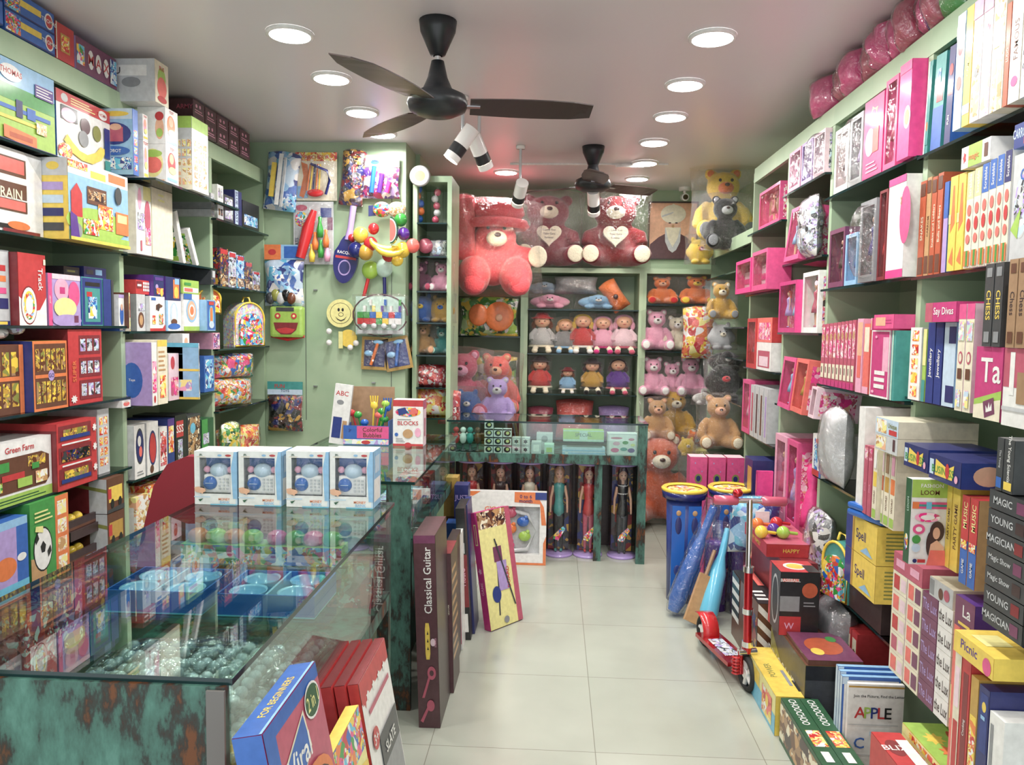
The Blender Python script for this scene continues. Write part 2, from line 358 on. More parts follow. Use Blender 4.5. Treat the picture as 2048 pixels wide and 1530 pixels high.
LS1 = (2.18, 1.86, 1.53, 1.21, .89, .565, .24); LS2 = (2.19, 1.855, 1.505, 1.165, .82, .50, .2); LS3 = (2.14, 1.76, 1.40, 1.04, .7, .35)
RS1 = (2.14, 1.737, 1.33, .887, .455, .08); RS2 = (2.147, 1.74, 1.31, .89, .44, .08); RS3 = (2.27, 1.90, 1.54, 1.155, .555, .08); RS4 = (2.15, 1.77, 1.32, .91, .4); RS5 = (1.95, 1.57, 1.36, 1.06, .6)
YL = (1.6, 3.385, 4.30, 5.10); YR = (1.2, 2.72, 3.62, 4.28, 5.02, 6.3)
unit('tall pale green shelving on the left wall nearest the viewer', 'L', YL[0], YL[1], LS1)
unit('pale green shelving in the middle of the left wall, with white baby toy boxes', 'L', YL[1], YL[2], LS2)
unit('pale green shelving at the far end of the left wall, beside the cupboard wall', 'L', YL[2], YL[3], LS3)
unit('pale green shelving on the right wall nearest the viewer, full of board games', 'R', YR[0], YR[1], RS1)
unit('pale green shelving on the right wall between board games and pink doll boxes', 'R', YR[1], YR[2], RS2)
unit('pale green shelving on the right wall holding pink doll boxes, past the jewellery sets', 'R', YR[2], YR[3], RS3)
unit('pale green shelving on the right wall with pink kitchen sets at middle height', 'R', YR[3], YR[4], RS4)
unit('pale green shelving at far right beside the soft toy bay', 'R', YR[4], YR[5], RS5, top=2.2)
# back shelving, faces the camera
YK = 6.42
def back_unit(label, x0, x1, zs, top, y0=YK, y1=YB-.001):
    e = empty('shelving_unit', ((x0+x1)/2, y0, 0), 0, label, 'shelving'); c = e.location.copy()
    def P(mb, n):
        for v in mb.v: v -= c
        mb.obj(n, e)
    t = .03; P(MB().box(x0, y0, 0, x0+t, y1, top-.04, GL), 'side_panel'); P(MB().box(x1-t, y0, 0, x1, y1, top-.04, GL), 'side_panel')
    P(MB().box(x0, y0, top-.04, x1, y1, top, GL), 'top_board'); P(MB().box(x0+t, y1-.012, 0, x1-t, y1, top-.04, GL), 'back_panel')
    for z in zs: P(MB().box(x0+t+.001, y0-.02, z-.01, x1-t-.001, y1-.013, z, 'shelfglass', {'front': 'edge_glass'}), 'shelf')
    return e
BX = [atY(p, 657, YK).x for p in (908, 1048, 1284, 1432)]
BZ = [atY(1170, y, YK-.02).z for y in (619, 708, 789)]; BZR = [atY(1350, y, YK-.02).z for y in (609, 703, 794)]
TOPB = atY(1170, 536, YK).z
back_unit('narrow pale green shelving column at back left under the biggest pink bear', BX[0], BX[1], (atY(980, 672, YK).z, 1.0, .6), TOPB)
back_unit('pale green shelving in the middle of the back wall, stocked with wrapped dolls', BX[1], BX[2], BZ+[.6], TOPB)
back_unit('pale green shelving column under the framed portrait', BX[2], BX[3], BZR+[.3], TOPB)
YN = 5.2; NZ = [atY(860, y, YN-.02).z for y in (445, 512, 582, 645, 710, 775, 836)]
back_unit('slim pale green display shelving beside the cupboard wall, with jars on top shelf', -.968, atY(902, 600, YN).x, NZ, 2.55, YN, 5.6)
# ================================================================ glass counters
def pane(mb, *a): mb.box(*a, 'pane'); return mb
def counter(label, x0, x1, y0, y1, top, zg, zl=None, post=.05, ends='fb', solid=''):
    """wooden framed glass showcase: zg = height of the wooden deck under the glass"""
    e = empty('glass_counter', ((x0+x1)/2, (y0+y1)/2, 0), 0, label, 'counter'); c = e.location.copy()
    def P(mb, n):
        for v in mb.v: v -= c
        return mb.obj(n, e)
    g = .012; W_ = 'worn_green_wood'
    P(MB().box(x0-.01, y0-.01, top-g, x1+.01, y1+.01, top, 'pane', {k: 'edge_glass' for k in ('front', 'right', 'left', 'back')}), 'glass_top')
    P(MB().box(x0+.006, y0, zg-.05, x1, y1, zg, W_), 'deck')
    if 'f' in solid: P(MB().box(x0, y0-.02, 0, x1, y0, top-g, W_).box(x1-.03, y0-.026, 0, x1+.002, y0-.02, top-g-.004, 'steelgrey'), 'end_panel')
    else: P(pane(MB(), x0, y0, zg, x1, y0+.006, top-g), 'front_pane')
    if 'b' in solid: P(MB().box(x0, y1, 0, x1, y1+.02, top-g, W_), 'end_panel')
    P(pane(MB(), x1-.006, y0+.006, zg, x1, y1, top-g), 'side_pane'); P(pane(MB(), x0, y0+.006, zg, x0+.006, y1, top-g), 'side_pane')
    return e, P
simple('steelgrey', (.16, .15, .14, 1), Roughness=.4)
CX1 = atZ(458, 1352, .935).x; CY1 = atZ(458, 1352, .935).y
CY2 = 2.61
print('counter', CX1, CY1, CY2)
K1, P1 = counter('long glass showcase counter with worn green end panel, nearest left', -1.21, CX1, CY1, CY2, .935, .62, solid='f')
P1(MB().box(-1.20, CY1, .0, -1.18, CY2, .57, 'worn_green_wood'), 'back_panel'); P1(MB().box(-.80, CY1, .0, -.78, CY2, .57, 'worn_green_wood'), 'inner_panel'); P1(MB().box(CX1-.04, CY2-.04, 0, CX1, CY2, .57, 'worn_green_wood'), 'leg')
CY2 = CY2
P1(MB().box(-1.20, 1.9, .775, CX1-.01, CY2-.004, .783, 'pane'), 'inner_shelf')
X2 = atZ(832, 975, .935).x; Y2 = atZ(832, 975, .935).y
K2, P2 = counter('short glass counter with green post, holding the blocks boxes', -1.22, -.55, 2.98, 4.3, .935, .70, solid='')
P2(MB().box(-.655, 2.975, 0, -.556, 3.0, .70, 'worn_green_wood'), 'post_panel')
P2(MB().box(-.68, 3.0, 0, -.655, 4.3, .65, 'worn_green_wood'), 'side_panel'); P2(MB().box(-1.22, 4.26, 0, -1.18, 4.3, .65, 'worn_green_wood'), 'leg')
P2(MB().box(-.655, 2.975, .70, -.556, 2.98, .922, 'worn_green_wood'), 'post')
a = atY(897, 1130, 5.03); b = atY(1287, 1135, 5.03)
K3, P3 = counter('back glass counter with worn green frame, doll tubes standing under its deck', -.695, b.x, 5.05, 5.48, .93, .705, solid='')
P3(MB().box(b.x-.055, 5.02, 0, b.x+.003, 5.05, .918, 'worn_green_wood').box(b.x-.02, 5.05, 0, b.x+.003, 5.48, .655, 'worn_green_wood'), 'post')
P3(MB().box(-.695, 5.035, .655, b.x-.055, 5.05, .715, 'worn_green_wood'), 'rail')
P3(MB().box(-.695, 5.45, 0, b.x-.02, 5.48, .655, 'choc'), 'back_panel'); P3(MB().box(.28, 5.06, .0, .33, 5.08, .655, 'worn_green_wood'), 'leg')
# ================================================================ ceiling lights
def downlight(i, px, py, P=9.5, lab=None):
    p = atZ(px, py, 2.742)
    e = empty('ceiling_downlight', (p.x, p.y, 2.735), 0, lab, 'ceiling light', 'round LED ceiling lights')
    MB().lathe([(.098, .0148), (.098, .004), (.088, 0), (.082, .002)], 'wht', 28).obj('rim', e)
    MB().lathe([(0, 0), (.083, 0)], 'lamp_face', 28, c=(0, 0, .001)).obj('diffuser', e)
    downlamp(p.x, p.y, P)
RL = [(1425, 77), (1370, 171), (1341, 235), (1308, 286), (1290, 327), (1274, 358)]; LL = [(580, 70), (663, 158), (723, 226), (763, 269)]
for i, (x, y) in enumerate(RL): downlight(i, x, y, 9.5 if i < 5 else 5, lab='round white ceiling light, %s from the viewer in the right row' % ORD[i])
for i, (x, y) in enumerate(LL): downlight(i, x, y, lab='round white ceiling light, %s from the viewer in the left row' % ORD[i])
downlight(0, 1012, 345, 3, lab='round white ceiling light alone above the biggest pink bear')
for x, y in ((-1.05, 2.6), (.64, 2.6), (-1.05, 2.0), (.64, 2.0), (-1.05, .9), (.64, .9)):
    e = empty('ceiling_downlight', (x, y, 2.735), 0, 'round ceiling light above the %s, %s of three past the upper frame edge' % ('glass showcase' if x < 0 else 'aisle', {2.6: 'nearest', 2.0: 'middle', .9: 'last'}[y]), 'ceiling light', 'round LED ceiling lights')
    MB().lathe([(.098, .0148), (.098, .004), (.088, 0), (.082, .002)], 'wht', 28).obj('rim', e); MB().lathe([(0, 0), (.083, 0)], 'lamp_face', 28, c=(0, 0, .001)).obj('diffuser', e); downlamp(x, y)
# ================================================================ shelf placing helpers
HP = math.pi/2
PLACED = {'L': [], 'R': []}
def fit(side, y0, y1, z, h, out, d, X):
    """keep a box clear of the shelf posts, of the shelf above and of the boxes already standing there"""
    Y = YL if side == 'L' else YR; m = (y0+y1)/2
    if z < 2.55:
        for a, b in zip(Y, Y[1:]):
            if a <= m <= b:
                y0 = max(y0, a+.019); y1 = min(y1, b-.019)
                zs = {0: (LS1, RS1), 1: (LS2, RS2), 2: (LS3, RS3), 3: ((), RS4), 4: ((), RS5)}[Y.index(a)][side == 'R']
                for zz in tuple(zs)+(2.485,):
                    if z+.02 < zz < z+h+.011:
                        if out > .1 and zz > 2.4: d = min(d, out-.032)
                        elif out > .1 and d > out: d = min(d, out-.034)
                        else: h = zz-.012-z
    for a, b, c, e, f, g in PLACED[side]:
        if c < z+h-.002 and e > z+.002 and a < y1 and b > y0 and f < out+1e-4 + 0 or (c < z+h-.002 and e > z+.002 and a < y1 and b > y0 and out-d < f and f-g < out):
            if (a+b)/2 < (y0+y1)/2: y0 = max(y0, b+.001)
            else: y1 = min(y1, a-.001)
    if y1-y0 < .012: y1 = y0+.012
    PLACED[side].append((y0, y1, z, z+h, out, d))
    return y0, y1, h, d
def L(z, x0, x1, yt, mat, label, front='', out=0, d=.22, left='', name='toy_box', cat='box', tilt=0, top='', group=None, mats=None, h=None, rz=0, right=''):
    """box on the left shelves, front facing the aisle: x0/x1 edges and yt top edge as seen on the shelf front"""
    X = XL+out; a = atX(x0, 650, X).y; b = atX(x1, 650, X).y
    h = h or atX((x0+x1)/2, yt, X).z-z
    d = min(d, X-WL-.02); a, b, h, d = fit('L', a, b, z, h, out, d, X)
    carton(name, (X, (a+b)/2, z+.0005), HP+rz, b-a-.003, d, h, mat, label, cat, group, tilt, front=front, left=left, top=top, mats=mats)
    return z+h+.001
def R(z, x0, x1, yt, mat, label, front='', out=0, d=.24, right='', name='toy_box', cat='box', tilt=0, top='', group=None, mats=None, h=None, rx=0, left='', doll=None):
    """box on the right shelves; x0 < x1, x1 the nearer edge"""
    X = XR-out; a = atX(x0, 650, X).y; b = atX(x1, 650, X).y
    h = h or atX((x0+x1)/2, yt, X).z-z
    d = min(d, WR-X-.02); b, a, h, d = fit('R', b, a, z, h, out, d, X)
    if doll: dollbox((X, (a+b)/2, z+.0005), -HP, a-b-.002, d, h, mat, label, tilt=tilt, rx=rx, right=right, **doll)
    else: carton(name, (X, (a+b)/2, z+.0005), -HP, a-b-.002, d, h, mat, label, cat, group, tilt, rx, front=front, right=right, top=top, mats=mats)
    return z+h+.001
TOP = 2.567
# ---- boxes on top of the left shelving
THO = 'r 0 0 1 1 blu|r .02 .08 .3 .9 *mix:60|r .3 .45 .72 .75 yel|e .88 .5 .09 .38 wht|e .88 .5 .07 .3 red|t .88 .5 .2 wht THOMAS|r 0 0 1 .07 navy'
z = L(TOP, 28, 125, 0, 'blu', 'lower blue train box with yellow stripe on top of near left shelving', THO, h=.078)
L(z, 28, 125, 0, 'blu', 'upper blue train box with yellow stripe, stacked against the ceiling at left', THO, h=.078)
z = L(TOP, -60, 26, 0, 'dblu', 'plain dark blue carton at far left on top of the shelving, lower one', 'r 0 .05 1 .95 blu|r .1 .3 .7 .6 dblu', h=.082, out=.02)
L(z, -60, 26, 0, 'dblu', 'plain dark blue carton in the top left corner, upper one', 'r 0 .05 1 .95 blu|r .1 .3 .7 .6 dblu', h=.08, out=.02)
L(TOP, 127, 163, 0, 'red', 'small red box with a framed picture on top of left shelving', 'r .25 .25 .75 .75 gold|r .3 .3 .7 .7 *warm:60|r 0 0 .05 1 crm', h=.14)
L(TOP, 165, 244, 0, 'lil', 'long violet and grey box with letter prints on top of left shelving', 'r 0 0 1 1 plum|r .02 .2 .2 .8 *mix|e .35 .5 .07 .3 wht|t .35 .5 .3 red M|e .53 .5 .07 .3 wht|t .53 .5 .3 red A|e .72 .5 .07 .3 wht|t .72 .5 .3 red X|r .82 .1 .99 .9 *blues', h=.13)
# ---- section 1, top shelf
L(2.18, -110, 121, 168, 'grn', 'big green train set box with red corner and blue sky on top left shelf',
  'r 0 0 1 1 lgrn|r 0 .62 1 1 lblu|r .3 .52 1 .7 grn|p red 0 .4 .35 1 0 1|p red 0 .2 .5 .95 .4 1 0 1|r .45 .4 .95 .45 blu|r .45 .28 .9 .32 yel|r .62 .34 .68 .55 navy|r .72 .36 .8 .5 blu|e .58 .84 .1 .1 wht|t .58 .85 .07 red THOMAS|r .8 .68 .98 .84 pur|L .81 .69 .97 .83 4 wht|p org .5 .05 .8 .0 .8 .16 .5 .2|r .55 .07 .76 .13 dorg|r .8 .22 .9 .36 *cream:70|e .16 .4 .16 .25 *mix:30|r 0 0 1 .03 pur', h=.292)
L(2.18, 124, 229, 168, 'wht', 'white train track box with red band and yellow curved track picture',
  'r 0 .82 1 1 red|e .14 .91 .06 .06 lgry|L .25 .85 .7 .96 3 lyel|e .85 .9 .09 .07 wht|t .85 .9 .05 red THOMAS|r .07 .6 .36 .8 dgry|e .2 .68 .13 .1 lpnk|e .5 .62 .09 .12 mar|e .72 .58 .08 .12 olive|e .46 .42 .09 .12 gry|p yel .1 .3 .22 .16 .42 .09 .62 .09 .8 .2 .9 .38 .78 .4 .68 .28 .52 .2 .38 .22 .24 .32 .16 .4|e .12 .14 .12 .12 *warm:70|r .86 .25 .97 .72 dblu|r .86 .02 .97 .22 teal|r 0 0 .83 .05 lblu', left='r 0 0 1 1 blu|r 0 .82 1 1 dred|L .1 .3 .8 .7 8 lblu', h=.272)
# section 2 upper: blue robot box and white baby toy boxes
L(2.19, 273, 287, 205, 'blu', 'tall blue doll playset box with pink figure at the section post, top left shelf', 'r 0 0 1 1 blu|G .1 .05 .9 .7 1 5 *mix:60', out=.10, d=.3, left='r 0 0 1 1 lblu|r .45 .84 1 1 pblu|e .75 .92 .2 .04 yel|e .72 .62 .26 .17 dblu|r .64 .5 .86 .72 rose|e .75 .72 .09 .05 skin|e .72 .36 .24 .07 blu|t .72 .36 .05 wht ROBOT|r .5 .08 .98 .26 *blues:50', h=.33)
BAB = 'r 0 0 1 1 wht|e .45 .55 .32 .28 {}|e .45 .66 .18 .14 peach|r .1 .06 .9 .14 {}|t .5 .92 .08 red TOY|e .5 .35 .3 .1 lyel'
def baby(a, b): return BAB.format(a, b)
z = L(2.19, 289, 303, 0, 'wht', 'lower white box with pink flower behind the blue playset box', baby('lpnk', 'yel'), out=.1, d=.3, left=baby('peach', 'lblu'), h=.17)
L(z, 289, 303, 0, 'wht', 'upper white box behind the blue playset box on top left shelf', baby('lpnk', 'yel'), out=.1, d=.3, left=baby('lyel', 'lpnk'), h=.18)
z = L(2.19, 337, 362, 0, 'wht', 'white baby toy box at the bottom of its stack, green print', baby('red', 'lblu'), out=.16, d=.3, left='r 0 0 1 1 wht|e .8 .5 .16 .38 lyel|e .8 .45 .14 .22 coral|e .8 .75 .15 .1 lgrn|r .62 .02 .98 .06 peach', h=.17)
z = L(z, 337, 362, 0, 'wht', 'white baby toy box with red print, middle of its stack', baby('org', 'lblu'), out=.16, d=.3, left='r 0 0 1 1 wht|e .8 .42 .16 .3 peach|e .8 .75 .16 .12 red|e .8 .3 .12 .12 lgrn', h=.165)
L(z, 318, 345, 0, 'wht', 'large white box on top of the baby toy stack near the ceiling', 'r 0 0 1 1 crm|e .5 .62 .3 .25 lgrn|e .5 .4 .35 .25 coral|t .5 .85 .1 red BUS|e .5 .12 .34 .08 red', out=.16, d=.36, left='r 0 0 1 1 lgry|r .2 .6 .9 .85 wht|t .5 .72 .16 dgry BU|e .7 .45 .12 .12 gry', h=.185)
L(2.19, 389, 421, 245, 'wht', 'tall white box with lime green lid at the shelving post, top left', 'r 0 0 1 1 wht|r 0 .84 1 1 lgrn|G .08 .05 .92 .7 3 6 *cream:50', out=.19, d=.3, left='r 0 0 1 1 lgry|r 0 .84 1 1 lgrn|r .35 0 1 .4 crm|G .35 .05 1 .7 4 5 *cream:50')
z = L(2.18+.01, 363, 387, 0, 'wht', 'white and orange box behind the tall lime lidded box, lower', 'r 0 0 1 1 wht|r .1 .4 .9 .8 org|r .1 .1 .9 .35 blu', out=.12, d=.25, h=.17)
L(z, 363, 387, 0, 'wht', 'white box with red toy picture behind the tall lime lidded box, upper', 'r 0 0 1 1 wht|e .5 .5 .36 .34 red|e .5 .3 .3 .16 yel', out=.12, d=.25, h=.17)
# dark red pair boxes on top of section 2-3
for i, (a, b) in enumerate(((392, 415), (416, 438), (439, 461), (462, 482), (483, 503))):
    for k in (0, 1): L(TOP+k*.081, a, b, 0, 'mar', 'dark red box on top of left shelving, %s row, %s from the near end' % ('upper' if k else 'lower', ORD[i]), 'r 0 0 1 1 mar|e .3 .65 .08 .12 lpnk|e .6 .68 .07 .12 lpnk|L .15 .15 .85 .45 2 lpnk', h=.08, group='dark red boxes on top of the left shelving', out=.02, left='r 0 0 1 1 mar|t .8 .5 .3 rose ARMY')
# ---- section 1, second shelf
L(1.86, -110, 92, 315, 'wht', 'white box with three copper coloured train cars in a window, left edge',
  'r 0 0 1 1 lgry|p wht 0 0 1 0 1 .7 .8 1 0 1|r .42 .68 .82 .9 brn|r .47 .72 .8 .88 coral|r .42 .42 .82 .6 brn|t .62 .47 .12 crm TRAIN|r .42 .26 .82 .4 brn|r .45 .28 .8 .39 coral|e .2 .55 .12 .18 gry|e .2 .55 .09 .14 wht|r .5 .05 .7 .1 blk|e .72 .1 .12 .05 org|r .55 0 .95 .05 dred', h=.30)
L(1.86, 141, 261, 330, 'yel', 'yellow play set box with red house, orange van and grey base',
  'r 0 0 1 1 lblu|r 0 .82 1 1 wht|r .35 .84 .6 .93 yel|r .65 .86 .95 .97 org|r 0 .9 .3 .99 *warm:60|r 0 0 1 .12 lgrn|e .45 .25 .5 .2 lgrn|p red .03 .3 .2 .3 .2 .6 .12 .72 .03 .6|r .28 .5 .6 .72 brn|r .3 .55 .58 .68 *brown:60|r .45 .2 .7 .5 *warm:50|r .45 .5 .7 .52 org|r .75 .18 .98 .48 org|r .78 .34 .95 .45 lyel|r .2 .1 .45 .3 *toy:50|e .1 .12 .08 .1 gry|e .8 .7 .06 .12 dgry|p pur 0 0 .14 0 .1 .3 0 .35|r 0 0 1 .04 yel', out=.10, d=.36,
  left='r 0 0 1 1 yel|r 0 .78 1 1 lgry|e .84 .9 .07 .05 yel|r .72 .6 .95 .7 lil|r .72 .44 .95 .54 pblu|r .72 .28 .95 .38 navy|r .72 .1 .95 .2 dgry', h=.305)
L(1.857, 264, 306, 372, 'wht', 'white box with pink and silver robot picture beside the yellow play set', 'r 0 0 1 1 wht|r .5 .8 1 1 lyel|e .25 .8 .12 .16 lpnk|r .1 .35 .6 .6 *silver:60|e .75 .55 .2 .25 rose|r .6 .15 .95 .4 *pinks:60|r .25 .05 .35 .2 rose', out=.06, d=.27)
L(1.857, 308, 349, 362, 'crm', 'plain cream carton without print on the second left shelf', 'L .3 .8 .6 .95 2 lyel', out=.06, d=.27)
for i, (a, b, t) in enumerate(((353, 361, .33), (380, 387, .5))):
    y = atX(a, 650, XL).y
    carton('toy_box', (XL+.02, y+.06, 1.857), HP, .03, .2, (.27, .21)[i], 'wht', ('white slim box leaning to the left beside the plain cream carton', 'smaller slim box leaning behind the white leaning one, second left shelf')[i], tilt=0, front='r .1 .02 .9 .98 wht', left='r 0 0 1 1 wht|r .1 .06 .9 .9 *greens:30|e .5 .5 .3 .2 red').rotation_euler = Matrix.Rotation(HP, 3, 'Z').to_euler()
    o = [x for x in C.objects if x.name.startswith('toy_box')][-1]
    o.rotation_euler = (Matrix.Rotation(HP, 3, 'Z') @ Matrix.Rotation(-t, 3, 'Y')).to_euler()
# ---- section 1, third shelf (red track box)
L(1.53, -60, 22, 505, 'gry', 'grey catalogue style box with little toy icons at the left edge', 'r .0 .02 .97 .98 lgry|r .72 .72 .9 .8 red|r .72 .58 .9 .66 org|r .72 .42 .9 .5 pnk|r .68 .22 .94 .36 navy|r 0 0 .97 .06 navy|r .6 .01 .9 .05 yel', h=.265)
L(1.53, 26, 94, 500, 'red', 'red box with white lettering down its side and a coloured ring', 'r 0 0 1 1 red|p wht 0 0 1 0 1 .4 .75 .22 .55 .2 .3 .32 .1 .36 0 .4|e .35 .28 .29 .27 dred|e .35 .28 .27 .25 wht|e .35 .28 .2 .2 *toy:30|e .35 .28 .13 .13 wht|D .78 .65 .17 wht Track|r .9 .86 .98 .94 crm', out=.03, d=.25, left='r 0 0 1 1 dred', h=.262)
L(1.53, 97, 162, 537, 'lil', 'pink and lilac game box with a round face picture', 'r 0 0 1 1 lil|r 0 0 .12 1 pnk|T .06 .5 .05 wht JOUST|r .12 .9 1 1 ppnk|e .4 .7 .22 .22 lpnk|r .34 .62 .5 .75 mag|e .78 .62 .18 .26 pnk|e .5 .35 .35 .2 lyel|e .55 .1 .45 .12 lil|r .76 .06 .9 .2 plum', h=.20, out=.02)
L(1.53, 164, 222, 537, 'blu', 'blue clear fronted water game with red and green shapes', 'r 0 0 1 1 teal|r .02 .02 .7 .98 dblu|r .1 .08 .62 .78 teal|r .12 .82 .62 .9 blk|r .16 .6 .34 .7 red|r .2 .15 .5 .6 *blues:50|r .25 .2 .45 .4 *greens:50|r .72 0 1 1 dblu', h=.20, out=.02)
L(1.53, 224, 0+229, 0, 'dgry', 'narrow dark box beside the shelf post at middle height', h=.2)
L(1.731, 130, 162, 0, 'blk', 'small black box resting on the lilac game box', 'r .1 .3 .9 .7 dgry|r .2 .4 .7 .6 olive', h=.035)
L(1.731, 170, 215, 0, 'navy', 'small navy box lying on the blue water game', 'r .5 .3 .8 .8 lblu|r .1 .3 .4 .7 dgry', h=.045)
# section 2 third shelf
zc = 1.506
z = L(zc, 238, 252, 0, 'blu', 'blue and white block box beside the post, third left shelf', 'r 0 0 1 1 blu|r .05 .55 .6 .9 wht|r .05 .35 .9 .5 yel', out=.02, h=.145)
L(z, 238, 252, 0, 'wht', 'white box with small figure standing on the blue and white block box', 'r 0 .9 1 1 lil|e .5 .4 .35 .3 blu|e .5 .62 .2 .1 skin', out=.02, h=.15)
z = L(zc, 253, 271, 0, 'wht', 'white box with green and red toy print below the giraffe box', 'r 0 0 1 1 wht|e .5 .35 .42 .3 red|e .45 .25 .3 .2 yel|e .4 .75 .4 .15 lgrn', out=.04, h=.16, left='r 0 0 1 1 crm')
L(z, 253, 271, 0, 'crm', 'cream box with red cap figure above the green and red toy box', 'r .05 .05 .95 .95 lyel|r .55 .3 .9 .9 red|r .1 .2 .5 .6 *toy|r .15 .3 .35 .7 brn', out=.04, h=.16, left='r 0 0 1 1 brn')
z = L(zc, 273, 291, 0, 'gry', 'grey box with a dark toy print on the third left shelf', 'r 0 0 1 1 lgry|e .5 .3 .35 .22 brn|e .5 .3 .2 .14 tan|r .2 .55 .9 .75 *silver', out=.03, h=.17)
L(z, 273, 300, 0, 'red', 'small red box on top of the grey box, third left shelf', 'r .05 .4 .45 .9 dred|r .1 .55 .4 .7 wht|G .5 .2 1 .9 4 3 wht', out=.03, h=.065)
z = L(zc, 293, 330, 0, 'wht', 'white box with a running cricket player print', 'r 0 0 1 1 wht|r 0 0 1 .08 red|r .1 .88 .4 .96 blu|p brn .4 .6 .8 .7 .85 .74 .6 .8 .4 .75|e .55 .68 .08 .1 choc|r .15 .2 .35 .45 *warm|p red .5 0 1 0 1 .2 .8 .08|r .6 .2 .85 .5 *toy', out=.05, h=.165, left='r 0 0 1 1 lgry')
L(z, 307, 329, 0, 'pur', 'dark purple box with yellow figures above the cricket box', 'r 0 0 1 1 navy|e .3 .45 .14 .12 lil|r .25 .1 .95 .4 *warm|e .75 .2 .14 .2 yel|r .1 .75 .9 .9 pur', out=.05, h=.10)
z = L(zc, 332, 363, 0, 'wht', 'white and blue box with slipper shaped toy print', 'r 0 0 1 1 wht|r 0 0 .12 1 lblu|e .5 .55 .26 .4 pblu|e .5 .55 .14 .34 wht|e .5 .3 .2 .1 brn|e .5 .15 .4 .1 blu', out=.05, h=.15, left='r 0 0 1 1 lblu')
L(z, 332, 362, 0, 'pur', 'purple and orange box with yellow toy stacked on the slipper box', 'r 0 0 1 1 navy|r .5 .1 .9 .9 org|e .7 .35 .14 .25 yel|r .6 .7 .9 .95 lblu', out=.05, h=.115)
z = L(zc, 365, 399, 0, 'wht', 'white and green box with a ringed round toy', 'r 0 0 1 1 wht|r 0 0 1 .12 lgrn|e .5 .55 .34 .32 lblu|e .5 .55 .27 .26 peach|e .5 .55 .18 .17 wht|e .5 .55 .12 .12 org|r 0 .85 .5 1 blu', out=.06, h=.19)
L(z, 365, 399, 0, 'lgrn', 'flat green box lying on the ringed round toy box', 'r .05 .1 .95 .45 wht|r .1 .15 .6 .4 coral|r .1 .6 .5 .8 grn', out=.06, h=.07)
L(zc, 402, 431, 0, 'blu', 'blue box with orange fish tank print beside the far post', 'r 0 0 1 1 lblu|r .03 .03 .97 .97 blu|e .5 .45 .3 .36 cyan|r .35 .3 .65 .75 org|e .5 .2 .3 .12 pblu|r .2 .84 .8 .95 red', out=.10, h=.165, left='r 0 0 1 1 lblu')
# ---- section 1, fourth shelf
L(1.21, -50, 44, 690, 'org', 'orange framed tray of small toys at the left edge, fourth shelf', 'r 0 0 1 1 brn|G .1 .05 .9 .95 4 2 *gold:40|r .9 0 1 1 org|r .1 .48 .9 .54 org', h=.25)
L(1.21, 50, 132, 690, 'gold', 'orange window box with two rows of golden vehicles', 'r 0 0 1 1 org|r .04 .04 .96 .96 brn|G .05 .52 .95 .94 6 1 *gold:60|G .05 .06 .95 .47 6 1 *gold:60|r .04 .47 .96 .52 org|e .5 .5 .09 .08 lil|t .5 .5 .06 navy GO', out=.035, d=.24, left='r 0 0 1 1 dblu|t .5 .5 .2 lblu CARS', h=.262)
L(1.21, 134, 202, 660, 'red', 'red window box with three windows of small cars', 'r 0 0 1 1 red|r .3 .66 .95 .92 dred|G .32 .68 .93 .9 3 1 *silver:60|r .3 .36 .95 .62 dred|G .32 .38 .93 .6 3 1 *silver:60|r .3 .06 .95 .32 dred|G .32 .08 .93 .3 3 1 *silver:60|T .15 .45 .1 org SUPER|B .12 .08 .1 .06 8 wht', out=.02, left='r 0 0 1 1 dred', h=.305)
o = MB()
for i in range(9): o.ball((random.uniform(-.12, .12), random.uniform(.02, .1), .03+.015*(i % 3)), (.035, .03, .022), '*silver', 8)
o = o.obj('toy_bag'); o.location = (XL, atX(30, 650, XL).y, 1.473); o.rotation_euler.z = HP; tag(o, 'lumpy clear bag of silver toys lying on the orange framed trays', 'toy bag')
# section 2 fourth shelf
zd = 1.166
L(zd, 240, 262, 705, 'wht', 'white box with an orange doll print at the left post', 'r 0 0 1 1 wht|e .5 .5 .36 .32 coral|e .5 .72 .2 .1 skin|L .2 .9 .8 .98 2 gry', out=.04, h=.30)
L(zd, 292, 312, 695, 'wht', 'white box with lilac side and blue oval sticker', 'r 0 0 1 1 wht|r .1 .2 .9 .7 *pinks|e .5 .1 .2 .06 red', out=.12, d=.36, left='r 0 0 1 1 lil|e .74 .4 .14 .28 blu|t .74 .4 .05 wht Toys', h=.29)
L(zd, 313, 333, 690, 'crm', 'cream and yellow box with little letters beside the oval sticker box', 'r 0 0 1 1 crm|r 0 .9 1 1 yel|L .1 .5 .8 .85 5 tan|r .2 .1 .8 .45 *warm', out=.12, h=.30)
z = L(zd, 335, 356, 0, 'wht', 'white box with red ball picture on the fourth left shelf', 'r 0 0 1 1 ppnk|e .4 .8 .2 .14 red|r .2 .1 .9 .5 *pinks', out=.08, h=.23)
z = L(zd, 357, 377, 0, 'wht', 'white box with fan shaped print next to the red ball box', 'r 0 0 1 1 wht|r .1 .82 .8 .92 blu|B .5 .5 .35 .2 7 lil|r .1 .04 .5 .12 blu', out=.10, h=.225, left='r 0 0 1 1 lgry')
L(z, 359, 378, 0, 'wht', 'small white and red box with child print, top of its stack', 'r 0 0 1 1 wht|r 0 0 1 .15 red|e .5 .6 .25 .2 skin|r .2 .3 .8 .5 lil', out=.10, d=.25, left='r 0 0 1 1 lgry|t .8 .6 .08 gry i', h=.135)
